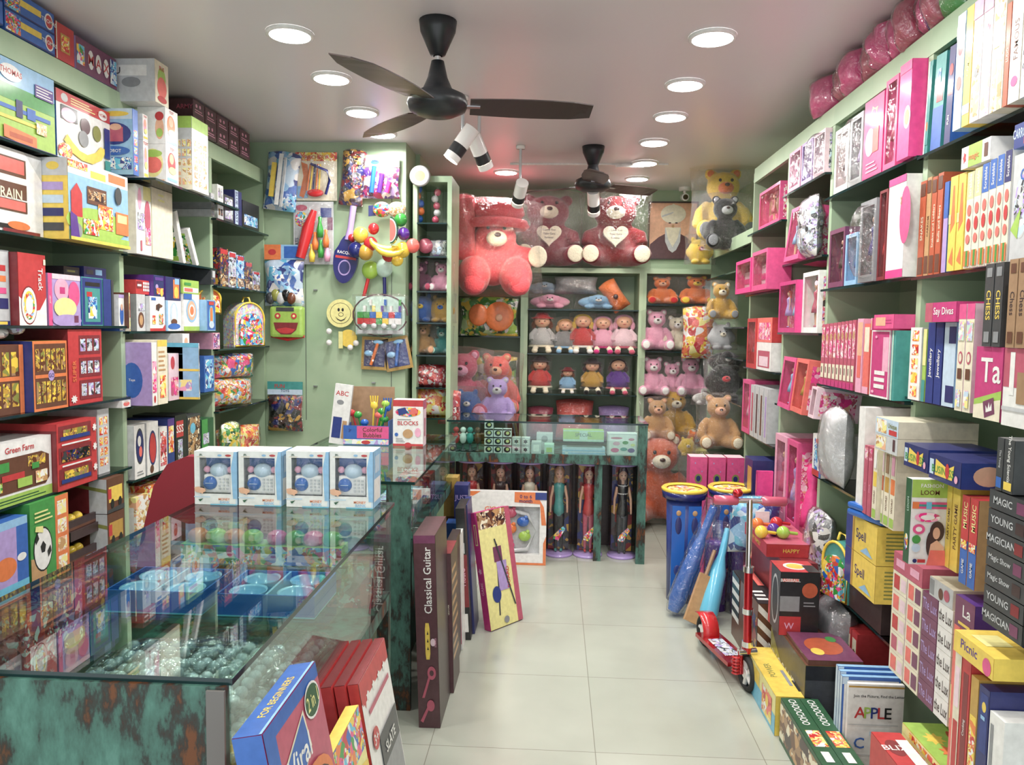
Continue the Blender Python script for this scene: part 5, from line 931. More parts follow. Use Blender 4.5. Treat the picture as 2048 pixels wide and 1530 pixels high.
for px, z, h, a, b, c, d, lb in ((1083, z1, .34, 'lgry', 'crm', 'brn', 'red', 'grey dressed rag doll with a red hat on the second middle shelf'), (1130, z1, .30, 'gry', 'lblu', 'tan', None, 'small grey rag doll with blue hem between red hat and red scarf dolls'), (1166, z1, .345, 'red', 'wht', 'yel', None, 'rag doll with yellow hair and red dress on the second middle shelf'), (1207, z1, .33, 'lpnk', 'mag', 'lpnk', None, 'left of two pink rag dolls on the second middle shelf'), (1250, z1, .345, 'ppnk', 'rose', 'lpnk', None, 'right of two pink rag dolls on the second middle shelf'),
    (1080, z2, .31, 'red', 'crm', 'brn', 'choc', 'red dressed rag doll with dark hat on the third middle shelf'), (1137, z2, .22, 'lblu', 'wht', 'brn', 'dred', 'small blue dressed rag doll on the third middle shelf'), (1187, z2, .30, 'gold', 'blk', 'choc', 'choc', 'golden dressed rag doll with dark hat on the third middle shelf'), (1240, z2, .31, 'pur', 'rose', 'choc', None, 'purple dressed rag doll on the third middle shelf')):
    ragdoll(onshelf(px, z), h, a, b, c, d, lb)
for px, w, h, m, lb in ((1080, .22, .16, '~rose', 'rose wrapped plush low on the middle back shelving'), (1150, .32, .2, '~coral', 'coral wrapped plush mound low on the middle back shelving'), (1230, .26, .17, '~lil', 'lilac wrapped plush low on the middle back shelving')):
    toybag((atY(px, 830, 6.45).x, 6.6, .602), 0, w, h*1.7, .2, m, lb, seed=px % 90, name='plush_toy', cat='soft toy')
# left column
za = atY(980, 672, YK).z
toybag((atY(978, 640, 6.35).x, 6.36, za+.002), 0, .48, .32, .14, '*greens:14', 'wrapped green play mat bag with orange bear faces, under the giant coral teddy', seed=40, name='toy_bag')
o = MB().ball((-.08, -.09, .17), (.08, .02, .09), 'org').ball((.09, -.09, .16), (.12, .02, .12), 'org').ball((.09, -.115, .15), (.03, .01, .03), 'peach').obj('bear_print', [x for x in C.objects if x.name.startswith('toy_bag')][-1])
toybag((atY(992, 710, 6.38).x, 6.38, 1.002), 0, .36, .31, .12, '*greens:14', 'second green bag with an orange bear face on the shelf below the first', seed=41)
MB().ball((.04, -.08, .17), (.1, .02, .1), 'org').ball((.04, -.1, .16), (.03, .01, .03), 'peach').obj('bear_print', [x for x in C.objects if x.name.startswith('toy_bag')][-1])
plush('bear', (atY(924, 720, 5.9).x, 5.95, .82), .56, 'rose', 'dusty pink teddy hanging wrapped beside the slim display shelving', muz='lpnk', pad='lpnk')
plush('bear', (atY(992, 780, 6.1).x, 6.14, .85), .50, 'coral', 'orange coral teddy behind the counter below the green bags', muz='peach', pad='peach')
plush('bear', (atY(996, 800, 5.85).x, 5.8, .82), .36, 'lil', 'lilac wrapped plush elephant toy in front of the orange coral teddy', muz='lgry', pad='ppnk', name='plush_toy')
plush('round', (atY(936, 805, 5.8).x, 5.8, .84), .26, 'blu', 'round blue plush with white face on the left of the lilac plush', muz='wht')
# right column under the portrait
zr0, zr1, zr2 = BZR
plush('bear', onshelf(1325, zr0), .235, 'org', 'orange teddy with red feet on the upper shelf beneath the portrait', muz='peach', pad='red', wd=1.35)
plush('bear', onshelf(1395, zr0), .245, 'org', 'larger orange and yellow wrapped plush beside the orange teddy', muz='yel', pad='yel', wd=1.5)
plush('bear', onshelf(1316, zr1), .35, 'lpnk', 'pale pink teddy with red ribbon bag on the middle shelf under the portrait', muz='wht', pad='wht')
plush('bear', onshelf(1357, zr1), .30, 'crm', 'cream teddy beside the pale pink one under the portrait', muz='wht', pad='lpnk')
toybag((atY(1398, 700, 6.25).x, 6.3, zr1-.05), 0, .26, .42, .16, '*warm:18', 'big bag of yellow and orange soft toys at the corner of the bay', seed=50)
for i, px in enumerate((1311, 1350, 1388)): plush('bear', onshelf(px, zr2), (.33, .29, .335)[i], 'lpnk', '%s of three pale pink teddies on the lower shelf under the portrait' % ('left', 'middle', 'right')[i], muz='wht', pad='wht')
plush('pup', (atY(1403, 790, 6.1).x, 6.05, atY(1403, 808, 6.1).z), .16, 'wht', 'small white puppy plush at the end of the pale pink teddies', muz='crm')
# pile on the floor at the right end of the counter
for px, py, Y, s, c, k, lb in ((1318, 1048, 6.02, .72, 'dorg', 'bear', 'large brown teddy in clear bag sitting on the floor right of the counter'), (1316, 882, 6.1, .34, 'tan', 'bear', 'tan teddy sitting on top of the large brown teddy'), (1352, 880, 6.35, .42, 'gold', 'bear', 'golden teddy in red bag behind the tan one'), (1395, 905, 6.0, .18, 'org', 'round', 'small orange plush in the pile beside the golden teddy'), (1418, 885, 6.0, .17, 'lblu', 'round', 'small blue plush ball in the pile'), (1378, 915, 5.9, .16, 'yel', 'round', 'small yellow plush duck in the pile'), (1405, 930, 5.9, .15, 'lyel', 'round', 'small pale yellow plush in the pile'), (1440, 900, 5.3, .38, 'tan', 'bear', 'large tan teddy leaning behind the pink gift boxes'), (1412, 1040, 5.55, .48, 'brn', 'bear', 'dark brown teddy on the floor behind the pink gift boxes')):
    p = atY(px, py, Y); plush(k, (p.x, Y+.1, max(0, p.z)), s, c, lb, muz='crm' if c != 'tan' else 'peach', pad='crm')
# plush on the right corner shelves
for px, py, Y, s, c, k, m_, lb in ((1446, 488, 5.9, .58, 'yel', 'bear', 'org', 'large yellow teddy under the ceiling in the right corner'), (1452, 500, 5.6, .40, 'blk', 'bear', 'lgry', 'black wrapped plush in front of the large yellow teddy'), (1402, 528, 6.15, .24, 'yel', 'round', 'org', 'small yellow plush below the large yellow teddy'),
    (1445, 640, 5.6, .28, 'gold', 'bear', 'crm', 'golden plush in clear bag on the corner shelf'), (1455, 745, 5.55, .25, 'blk', 'pup', 'wht', 'black and white plush dog on the corner shelf'), (1450, 800, 5.5, .3, 'blk', 'round', 'red', 'round black plush on the lower corner shelf'), (1446, 700, 5.6, .22, 'lgry', 'round', 'crm', 'grey plush with dark eyes on the corner shelf')):
    p = atY(px, py, Y); plush(k, (p.x, Y+.08, p.z), s, c, lb, muz=m_, pad='gry')
# ================================================================ portrait, security camera
a = atY(1297, 404, YB); b = atY(1393, 520, YB); w_ = b.x-a.x; h_ = atY(1345, 404, YB).z-b.z
e = empty('framed_portrait', ((a.x+b.x)/2, YB-.03, b.z), 0, 'framed portrait of a man with white turban and long white beard', 'picture')
MB().box(-w_/2, 0, 0, w_/2, .028, .012, 'choc').box(-w_/2, 0, h_-.012, w_/2, .028, h_, 'choc').box(-w_/2, 0, .012, -w_/2+.012, .028, h_-.012, 'choc').box(w_/2-.012, 0, .012, w_/2, .028, h_-.012, 'choc').obj('frame', e)
m = MB().box(-w_/2+.012, .012, .012, w_/2-.012, .022, h_-.012, 'peach')
Face(m, (-w_/2+.012, .012, .012), (w_-.024, 0, 0), (0, 0, h_-.024)).draw('p mar 0 0 1 0 .98 .25 .8 .38 .65 .45 .35 .45 .2 .38 .02 .25|e .5 .62 .17 .2 skin|e .5 .8 .27 .17 crm|p crm .27 .72 .5 .9 .73 .72 .74 .85 .5 .99 .26 .85|p lgry .33 .55 .67 .55 .66 .3 .58 .15 .5 .1 .42 .15 .34 .3|p crm .34 .56 .66 .56 .6 .35 .5 .2 .4 .35|e .43 .64 .03 .012 choc|e .57 .64 .03 .012 choc|e .5 .58 .03 .03 tan|e .5 .53 .1 .025 crm|p lgry .26 .74 .5 .82 .5 .84 .26 .77')
m.obj('picture', e)
p = atY(1369, 383, 6.7); e = empty('security_camera', (p.x, 6.7, ZC-.001), 0, 'white dome security camera under the ceiling above the portrait', 'camera')
MB().lathe([(.05, 0), (.05, -.02), (.045, -.03), (0, -.03)], 'wht!', 20).tube([(0, 0, -.02), (0, -.02, -.07)], .012, 'wht!').tube([(0, .03, -.075), (0, -.06, -.09)], .032, 'wht!').obj('housing', e)
MB().tube([(0, -.061, -.09), (0, -.068, -.091)], .022, 'blk!').obj('lens', e)
# ================================================================ slim display shelving
def nz(i): return NZ[i]+.001
def jar(px, z, r, h, m1, m2, label, lid='lgry'):
    e = empty('toy_jar', (atY(px, 400, YN+.05).x, YN+.09, z), 0, label, 'jar')
    MB().lathe([(0, 0), (r, 0), (r, h), (r*.8, h+.01)], 'window', 20).obj('clear_body', e); mm = MB()
    for k in range(5): mm.ball((random.uniform(-.3, .3)*r, random.uniform(-.3, .3)*r, h*(.12+.17*k)), r*.55, (m1, m2)[k % 2], 8)
    mm.obj('contents', e); MB().lathe([(0, h+.03), (r*.9, h+.03), (r*.95, h), (r*.7, h)], lid, 20).obj('lid', e)
jar(836, nz(0), .05, .30, 'blu!', 'org!', 'tall clear jar of blue and orange toys on the slim display shelving', 'org'); jar(872, nz(0), .045, .27, 'rose!', 'lgry', 'tall clear jar of pink and white toys beside the blue and orange one', 'lpnk')
e = empty('toy_ring', (atY(840, 352, 5.14).x, 5.14, atY(840, 352, 5.14).z), 0, 'clear round case on top of the blue and orange jar', 'toy'); MB().lathe([(.035, 0), (.055, -.01), (.07, 0), (.055, .02), (.035, 0)], 'lgry!', 24, axis='y').obj('case', e); MB().lathe([(0, 0), (.035, 0)], 'tan', 20, axis='y').obj('label_disc', e)
e = empty('toy_tub', (atY(850, 512, 5.25).x, 5.28, nz(1)), 0, 'round pink tub with clear lid on the second slim shelf', 'toy'); MB().lathe([(0, -.02), (.05, -.02), (.05, .02), (0, .02)], 'rose', 24, c=(0, 0, .075), axis='y').obj('tub', e); MB().lathe([(0, -.03), (.07, -.03), (.07, .0), (.05, .02)], 'window', 24, c=(0, 0, .075), axis='y').obj('lid', e)
toybag((atY(874, 512, 5.25).x, 5.30, nz(1)), 0, .12, .12, .08, '*silver:40', 'clear bag of silver and blue pieces beside the pink tub', seed=60)
def N_(px, i, Y=5.34): return (atY(px, 600, Y-.08).x, Y, nz(i))
plush('bear', N_(838, 2), .22, 'plum', 'dusky pink teddy in clear bag on the third slim shelf', muz='lpnk', pad='rose'); plush('bear', N_(880, 2), .21, 'lpnk', 'pale pink teddy beside the dusky pink one on the slim shelving', muz='wht', pad='wht')
plush('round', N_(840, 3), .22, 'blu', 'round yellow topped blue plush, left one on the fourth slim shelf', muz='yel'); plush('round', N_(880, 3), .21, 'gold', 'round blue and yellow wrapped plush, right one on the fourth slim shelf', muz='blu')
plush('bear', N_(845, 4), .22, 'tan', 'tan teddy with blue ribbon on the fifth slim shelf', muz='peach', pad='peach'); plush('bear', N_(882, 4), .2, 'teal', 'small teal plush behind the tan teddy', muz='mint', pad='mint')
toybag((atY(856, 770, 5.25).x, 5.31, nz(5)), 0, .24, .15, .1, '*reds:30', 'red and white cutlery toy pack on the sixth slim shelf', seed=61); toybag((atY(856, 830, 5.25).x, 5.31, nz(6)), 0, .25, .20, .12, '*warm:20', 'red and orange toy pack above the counter on the lowest slim shelf', seed=62)
toybag((atY(898, 800, 5.35).x, 5.38, .86), .2, .16, .24, .1, '*reds:25', 'hanging red toy bag with green pieces right of the slim shelving', seed=63)
# ================================================================ things hung on the cupboard wall
def W4(x0, y0, x1, y1, Y): a = atY(x0, y1, Y); b = atY(x1, y1, Y); t = atY((x0+x1)/2, y0, Y); return (a.x+b.x)/2, (a.z+b.z)/2, b.x-a.x, t.z-(a.z+b.z)/2
def hang(x0, y0, x1, y1, mat, label, d=.08, Y=5.04, **k):
    x, z, w, h = W4(x0, y0, x1, y1, Y); hh = k.pop('hh', 0)*h; return toybag((x, YP-d/2-.012, z), 0, w, h-hh, d, mat, label, hh=hh, **k)
e = hang(522, 300, 588, 420, '*blues:20', 'blue card pack with white and yellow toy swords hung highest left', seed=70, roll=.12, wrap=True)
MB().box(-.015, -.06, .03, .01, -.045, .36, 'wht').box(.02, -.06, .02, .035, -.045, .34, 'lgry').box(-.06, -.055, .08, -.03, -.04, .30, 'yel').obj('toy_sword', e)
def cardpack(x0, y0, x1, y1, mat, label, art, parts, d=.03, roll=0, name='toy_card_pack'):
    x, z, w, h = W4(x0, y0, x1, y1, 5.06); e = empty(name, (x, YP-d-.004, z), 0, label, 'toy pack'); e.rotation_euler.y = roll
    m = MB().box(-w/2, 0, 0, w/2, .004, h, mat); Face(m, (-w/2, 0, 0), (w, 0, 0), (0, 0, h)).draw(art); m.obj('backing_card', e)
    for n, f in parts:
        q = MB(); f(q, w, h); q.obj(n, e)
    q = pillow(w*.98, h*.98, d*2.2, 'wrap', seed=int(x0) % 77, flat=.3, lump=.2).obj('blister', e); return e
cardpack(588, 303, 672, 400, 'crm', 'bow and arrow set on white card with orange print', 'r 0 0 1 1 crm|r 0 .82 1 1 *warm:50|t .5 .9 .08 red ARCHERY|r .05 .05 .3 .3 lblu|p org .1 .1 .2 .5 .15 .8 .3 .75 .35 .4 .2 .05', [('bow', lambda q, w, h: q.tube([(-w*.1, -.02, h*.75), (w*.3, -.03, h*.6), (w*.35, -.03, h*.4), (w*.25, -.02, h*.12)], .009, 'navy!')), ('arrow', lambda q, w, h: [q.tube([(-w*.2+i*w*.07, -.015, h*.2), (-w*.12+i*w*.06, -.015, h*.75)], .005, ('org!', 'yel!', 'navy!')[i % 3], 6) for i in range(5)]), ('target', lambda q, w, h: q.ball((0, -.02, h*.15), (w*.2, .01, h*.08), 'red!'))])
hang(674, 296, 722, 410, '*dark:25', 'dark brown and gold bag of toy soldiers hung at the top', seed=71, roll=.1)
e = hang(722, 308, 797, 396, '*purp:18', 'clear bag of pink and blue tools with a white SKY header card', seed=72, header='wht', hh=.27, art='r 0 0 1 1 wht|t .72 .6 .35 dgry SKY|e .35 .4 .12 .2 blu|t .35 .5 .25 navy 596')
for k, (c1, x1, z1) in enumerate((('blu!', -.05, .2), ('hpnk!', .05, .1), ('pur!', 0, .15))): MB().tube([(x1, -.05, .03), (x1+.02, -.05, z1)], .016, c1).obj('toy_tool', e)
cardpack(585, 402, 665, 528, 'pblu', 'bowling set on pale card with red racket and green pins', 'r 0 0 1 1 lgry|e .2 .9 .15 .05 rose|e .2 .72 .16 .12 *mix:40|r .68 .75 .95 .9 dblu|T .08 .3 .08 navy SPORTS|r .85 .55 .98 .75 plum',
    [('bat', lambda q, w, h: q.tube([(w*.05, -.03, h*.85), (-w*.1, -.035, h*.55), (-w*.3, -.03, h*.1)], [.02, .04, .032], 'red!')), ('bowling_pin', lambda q, w, h: q.lathe([(0, 0), (.02, .0), (.024, .05), (.01, .1), (.014, .13), (0, .14)], 'grn!', 10, c=(w*.2, -.035, h*.42)))]+[('bowling_pin', (lambda c, a, b: lambda q, w, h: q.lathe([(0, 0), (.018, .0), (.022, .045), (.009, .09), (.012, .115), (0, .12)], c, 10, c=(w*a, -.035, h*b)))(c, a, b)) for c, a, b in (('org!', .08, .22), ('org!', .35, .26), ('grn!', .22, .1), ('lpnk!', .38, .04), ('yel!', .0, .03))])
# racquet
x, z, w, h = W4(656, 405, 708, 566, 5.0); e = empty('toy_racquet_case', (x, 5.03, z), 0, 'dark purple racquet case with red ball hung on the cupboard wall', 'racquet case'); e.rotation_euler.y = .14
o = [(w/2*.95*math.sin(t), h*.31+h*.31*-math.cos(t)) for t in [math.pi*2*i/24 for i in range(24)]]
m = MB().prism([(x_*(.82 if z_ > h*.45 else 1), z_) for x_, z_ in o], 0, .03, 'navy!'); F = Face(m, (-w/2, 0, 0), (w, 0, 0), (0, 0, h*.62)); F.draw('t .5 .62 .07 wht RACQUET|r .1 .5 .9 .55 red|e .5 .32 .24 .16 lil|e .5 .32 .2 .13 navy'); m.obj('case', e)
MB().tube([(0, .015, h*.55), (0, .015, h*.7), (0, .015, h*.98)], [.03, .02, .022], 'lil!').obj('handle', e); MB().ball((.03, -.02, h*.58), .027, 'red!').obj('ball', e)
# fruit net
x, z, w, h = W4(708, 400, 835, 525, 4.95); e = empty('toy_fruit_set', (x, 5.0, z), 0, 'net of large plastic fruit with watermelon slice and bananas', 'toy'); rnd = random.Random(5)
for n, c, px, py, r in (('apple', 'red!', 742, 488, .045), ('apple', 'red!', 748, 458, .036), ('apple', 'red!', 778, 510, .045), ('apple', 'coral!', 826, 492, .045), ('mango', 'yel!', 722, 470, .05), ('mango', 'gold!', 732, 505, .05), ('grapes', 'pur!', 808, 468, .04), ('lime', 'grn!', 802, 440, .042), ('aubergine', 'navy!', 712, 500, .05), ('mango', 'yel!', 806, 500, .05), ('mango', 'yel!', 795, 520, .04)):
    p = atY(px, py, 4.98); MB().ball((p.x-x, -.03, p.z-z), (r, r*.9, r*1.05), c).obj(n, e)
for i, (px, py) in enumerate(((775, 480), (785, 490))):
    p = atY(px, py, 4.93); q = [(p.x-x+.11*math.cos(t)-.0, -.09-.01*i, p.z-z+.02+.08*math.sin(t)) for t in [math.pi+.2+i*.1+k*.35 for k in range(7)]]; MB().tube(q, [.008, .018, .022, .023, .022, .018, .007], 'yel!').obj('banana', e)
p = atY(783, 462, 4.9); m = MB(); 
for c, r, y in (('dgrn!', .085, 0), ('wht', .075, -.004), ('coral!', .066, -.008)): m.prism([(p.x-x+r*math.sin(t)*.55, p.z-z+r*math.cos(t)) for t in [math.pi*k/12 for k in range(13)]], -.14+y, -.10, c)
o = m.obj('watermelon_slice', e); 
MB().prism([(-.12, h*.75), (.0, h*.78), (0, h*.95), (-.12, h*.92)], -.02, -.01, 'navy').obj('header_card', e)
for k, (px, c) in enumerate(((765, '*mix:60'), (795, '*cream:60'))):
    p = atY(px, 420, 5.0); MB().ball((p.x-x, -.02, p.z-z), (.06, .04, .05), c).obj('small_fruit', e)
# clappers
for i, (x0, x1, y0, y1, c, rl) in enumerate(((708, 742, 522, 600, 'lgrn!', .25), (752, 786, 520, 600, 'mint', -.02))):
    x, z, w, h = W4(x0, y0, x1, y1, 5.05); e = empty('toy_hammer', (x, 5.06, z), 0, ('green spotted toy hammer with red handle below the fruit', 'white and green toy hammer below the fruit')[i], 'toy'); e.rotation_euler.y = rl
    MB().ball((0, 0, h*.8), (w*.5, .04, h*.24), c).obj('head', e); MB().tube([(0, 0, 0), (0, 0, h*.65)], .012, ('red!', 'navy!')[i]).obj('handle', e)
# brick car backpack
x, z, w, h = W4(702, 588, 812, 672, 4.98); e = empty('block_backpack', (x, 5.03, z), 0, 'clear case showing a car made of coloured bricks', 'toy'); rnd = random.Random(2)
q = MB()
for j in range(4):
    n = (7, 7, 5, 3)[j]
    for i in range(n): q.box(-w*.4+i*w*.8/n+(.0, .0, .04, .08)[j], -.03, h*(.28+j*.15), -w*.4+(i+1)*w*.8/n-.002+(.0, .0, .0, .0)[j], .0, h*(.28+(j+1)*.15)-.002, rnd.choice(('red!', 'yel!', 'grn!', 'pur!', 'blu!', 'wht')))
q.obj('brick_car', e)
for i in range(4): MB().lathe([(0, -.012), (.016, -.012), (.02, 0), (0, .0)], 'lgry!', 14, c=(-w*.27+i*w*.18, -.035, h*.24), axis='y').obj('wheel', e)
MB().box(-w*.42, -.01, h*.05, w*.42, 0, h*.14, 'lgry').box(-w*.45, 0, h*.03, w*.45, .006, h*.95, 'mint').obj('backing_card', e); pillow(w, h*1.04, .09, 'wrap', flat=.4, seed=5).obj('clear_bag', e); MB().tube([(w*.5*math.cos(t), -.0, h*.5+h*.5*math.sin(t)) for t in [k*.3 for k in range(21)]], .005, 'mar').obj('piping', e)
for i, (x0, x1, rl) in enumerate(((720, 772, .04), (772, 826, -.2))):
    cardpack(x0, 674, x1, 740, 'gold', ('left', 'right')[i]+' yellow card with a blue toy tool under the brick car case', 'r 0 0 1 1 gold|r .1 .1 .9 .9 navy|r .1 .1 .9 .9 %s' % ('navy', 'dblu')[i], [('toy_tool', lambda q, w, h: q.tube([(-w*.1, -.02, h*.15), (w*.15, -.02, h*.85)], .011, ('org!', 'blu!')[i]).ball((w*.15, -.02, h*.85), (.035, .012, .015), 'lblu!').ball((-w*.2, -.02, h*.5), (.03, .012, .02), 'lblu!'))], roll=rl)
# yellow face paddle with balls
x, z, w, h = W4(650, 583, 708, 697, 5.05); e = empty('paddle_ball_set', (x, 5.075, z), 0, 'two yellow smiling paddles with white balls hung on the cupboard wall', 'toy')
def circ(cx, cz, r, n=26): return [(cx+r*math.cos(2*math.pi*k/n), cz+r*math.sin(2*math.pi*k/n)) for k in range(n)]
m = MB().prism(circ(0, h*.62, w*.48), 0, .012, 'lyel').box(-.014, .002, 0, .014, .012, h*.3, 'lyel'); F = Face(m, (-w*.5, 0, h*.62-w*.5), (w, 0, 0), (0, 0, w)); F.draw('e .5 .5 .36 .36 blk|e .5 .5 .345 .345 lyel|e .44 .62 .04 .06 blk|e .58 .62 .04 .06 blk|e .52 .46 .09 .07 blk|e .52 .46 .075 .055 lyel|p blk .32 .4 .4 .28 .52 .23 .64 .28 .72 .4 .63 .31 .52 .265 .41 .31'); m.obj('paddle', e)
MB().prism(circ(w*.25, h*.18, w*.3), .014, .024, 'yel').obj('paddle', e)
for a, b in ((-.38, .3), (-.38, .1), (.35, .02), (.55, .1)): MB().ball((w*a, -.012, h*b), .02, 'wht!').obj('ball', e)
# smiling purse
x, z, w, h = W4(534, 612, 606, 678, 5.0); e = empty('smiley_bag', (x, 5.02, z), 0, 'yellow green bag with a laughing red mouth', 'bag')
m = MB().bbox(-w/2*.92, 0, .01, w/2*.92, .07, h, 'lgrn', .02); m2 = MB(); m.obj('bag_body', e)
F = Face(m2, (-w/2*.9, -.001, 0), (w*.9, 0, 0), (0, 0, h)); F.draw('r .2 .84 .75 .96 dgry|p dred .12 .5 .88 .5 .82 .28 .65 .14 .35 .14 .18 .28|p red .2 .3 .3 .2 .5 .16 .7 .2 .78 .3 .5 .35|e .25 .7 .09 .09 red|e .75 .7 .09 .09 red|e .25 .7 .04 .04 lyel|e .75 .7 .04 .04 lyel'); m2.obj('face_print', e)
MB().tube([(-w*.46, .035, .02), (0, .035, -.004), (w*.46, .035, .02)], .012, 'red!').obj('piping', e)
e = hang(528, 488, 607, 612, '*blues:16', 'bag of plastic dinosaurs and soldiers with orange and blue header', seed=73, header='org', hh=.24, art='r 0 0 1 1 lblu|r 0 0 .42 1 org|r .5 .1 .98 .9 blu|e .2 .5 .1 .2 red', d=.1)
for k in range(5): MB().ball((-.08+k*.035, -.045, .05+.02*(k % 2)), (.03, .02, .04), ('dgry!', 'olive!', 'lgry', 'blk!', 'brn!')[k], 8).obj('toy_animal', e)
hang(533, 763, 603, 863, '*dark:18', 'bag of dark toy insects with teal header card', seed=74, header='teal', hh=.26, art='r 0 0 1 1 teal|r 0 0 1 .4 pblu|t .35 .65 .3 red FUN|t .5 .3 .2 navy TOYS', d=.08)
simple('mar_blade', (.05, .03, .028, 1), Roughness=.35); simple('chair_red', (.26, .008, .02, 1), Roughness=.45); simple('bubble', (.5, .56, .6, 1), Metallic=.35, Roughness=.12)
# ================================================================ ceiling fans, spot lights
def fan(cx, cy, zh, R_, ang, label):
    e = empty('ceiling_fan', (cx, cy, zh), 0, label, 'ceiling fan'); H = ZC-zh-.001
    MB().lathe([(.0, H), (.075, H), (.07, H-.04), (.03, H-.13), (.018, H-.135)], 'black_plastic', 24).obj('canopy', e)
    MB().lathe([(.014, H-.13), (.014, .14)], 'chrome', 14).obj('rod', e)
    MB().lathe([(.0, .17), (.025, .165), (.04, .10), (.06, .055), (.112, .03), (.122, 0), (.112, -.025), (.07, -.045), (0, -.05)], 'black_plastic', 32).obj('motor', e)
    for a in ang:
        t = math.radians(a); m = MB(); n = 7; vs = []
        for i in range(n):
            r = .13+(R_-.13)*i/(n-1); w = .055+.03*math.sin(math.pi*min(1, i/(n-1)*.8+.1)); 
            if i == n-1: w *= .7
            for y, z in ((-w, .012), (w, -.012), (w, -.016), (-w, .008)): vs.append((r, y, z))
        fs = [(4*i+j, 4*i+(j+1) % 4, 4*i+4+(j+1) % 4, 4*i+4+j) for i in range(n-1) for j in range(4)]+[(0, 1, 2, 3), tuple(4*n-4+j for j in (3, 2, 1, 0))]
        m.add(vs, fs, 'mar_blade'); o = m.obj('blade', e); o.rotation_euler.z = t; o.location.z = -.005
        b = MB().box(.09, -.018, -.006, .17, .018, .0, 'steel').obj('blade_bracket', o)
    return e
p = atZ(876, 42, ZC); fan(p.x, p.y, 2.43, .62, (8, 128, 248), 'black ceiling fan with dark blades, nearest the viewer')
p = atZ(1187, 293, ZC); fan(p.x, p.y, 2.50, .5, (150, 270, 30), 'smaller black ceiling fan before the big red teddy')
def spot(px, py, Y, aim, label, rod=True, P=25, size=55, ceil=None, hot=True):
    c = atY(px, py, Y); d = (Vector(aim)-c).normalized(); e = empty('track_spotlight', tuple(c), 0, label, 'spotlight')
    m = MB().tube([-d*.09, d*.02], .042, 'wht!', 20); m.obj('housing', e); MB().tube([d*.02, d*.075], .0425, 'black_plastic', 20).obj('band', e)
    MB().tube([d*.075, d*.11], .043, 'wht!', 20, cap=False).obj('rim', e); MB().tube([d*.098, d*.1], .038, 'spot_face', 20).obj('lens', e)
    MB().tube([(0, 0, .0), (.0, 0, .06), (0, 0, ZC-c.z-.02)], .009, 'lgry!', 8).lathe([(0, ZC-c.z-.022), (.03, ZC-c.z-.022), (.03, ZC-c.z-.001), (0, ZC-c.z-.001)], 'wht!', 16).obj('stem', e)
    spotlamp(tuple(c+d*.112), aim, P, size=size)
spot(925, 285, 4.1, (-1.4, 4.0, 1.2), 'white and black spotlight turned to the left, below the near fan', P=14)
spot(958, 300, 4.3, (.25, 5.4, .9), 'white and black spotlight turned to the right, beside the left turned one', P=14)
spot(1040, 385, 5.2, (-.55, 6.4, 1.6), 'white and black spotlight pointing down at the giant coral teddy', P=34)
spot(1187, 402, 5.3, (.35, 6.4, 1.5), 'white spotlight below the farther fan', P=26)
e = empty('light_track', (0, 5.75, ZC), 0, 'thin white track along the ceiling before the back wall', 'light track')
MB().box(-.35, -.01, -.014, .8, .01, -.001, 'wht').obj('rail', e); MB().box(.42, -.02, -.03, .62, .02, -.014, 'wht').obj('adapter', e)
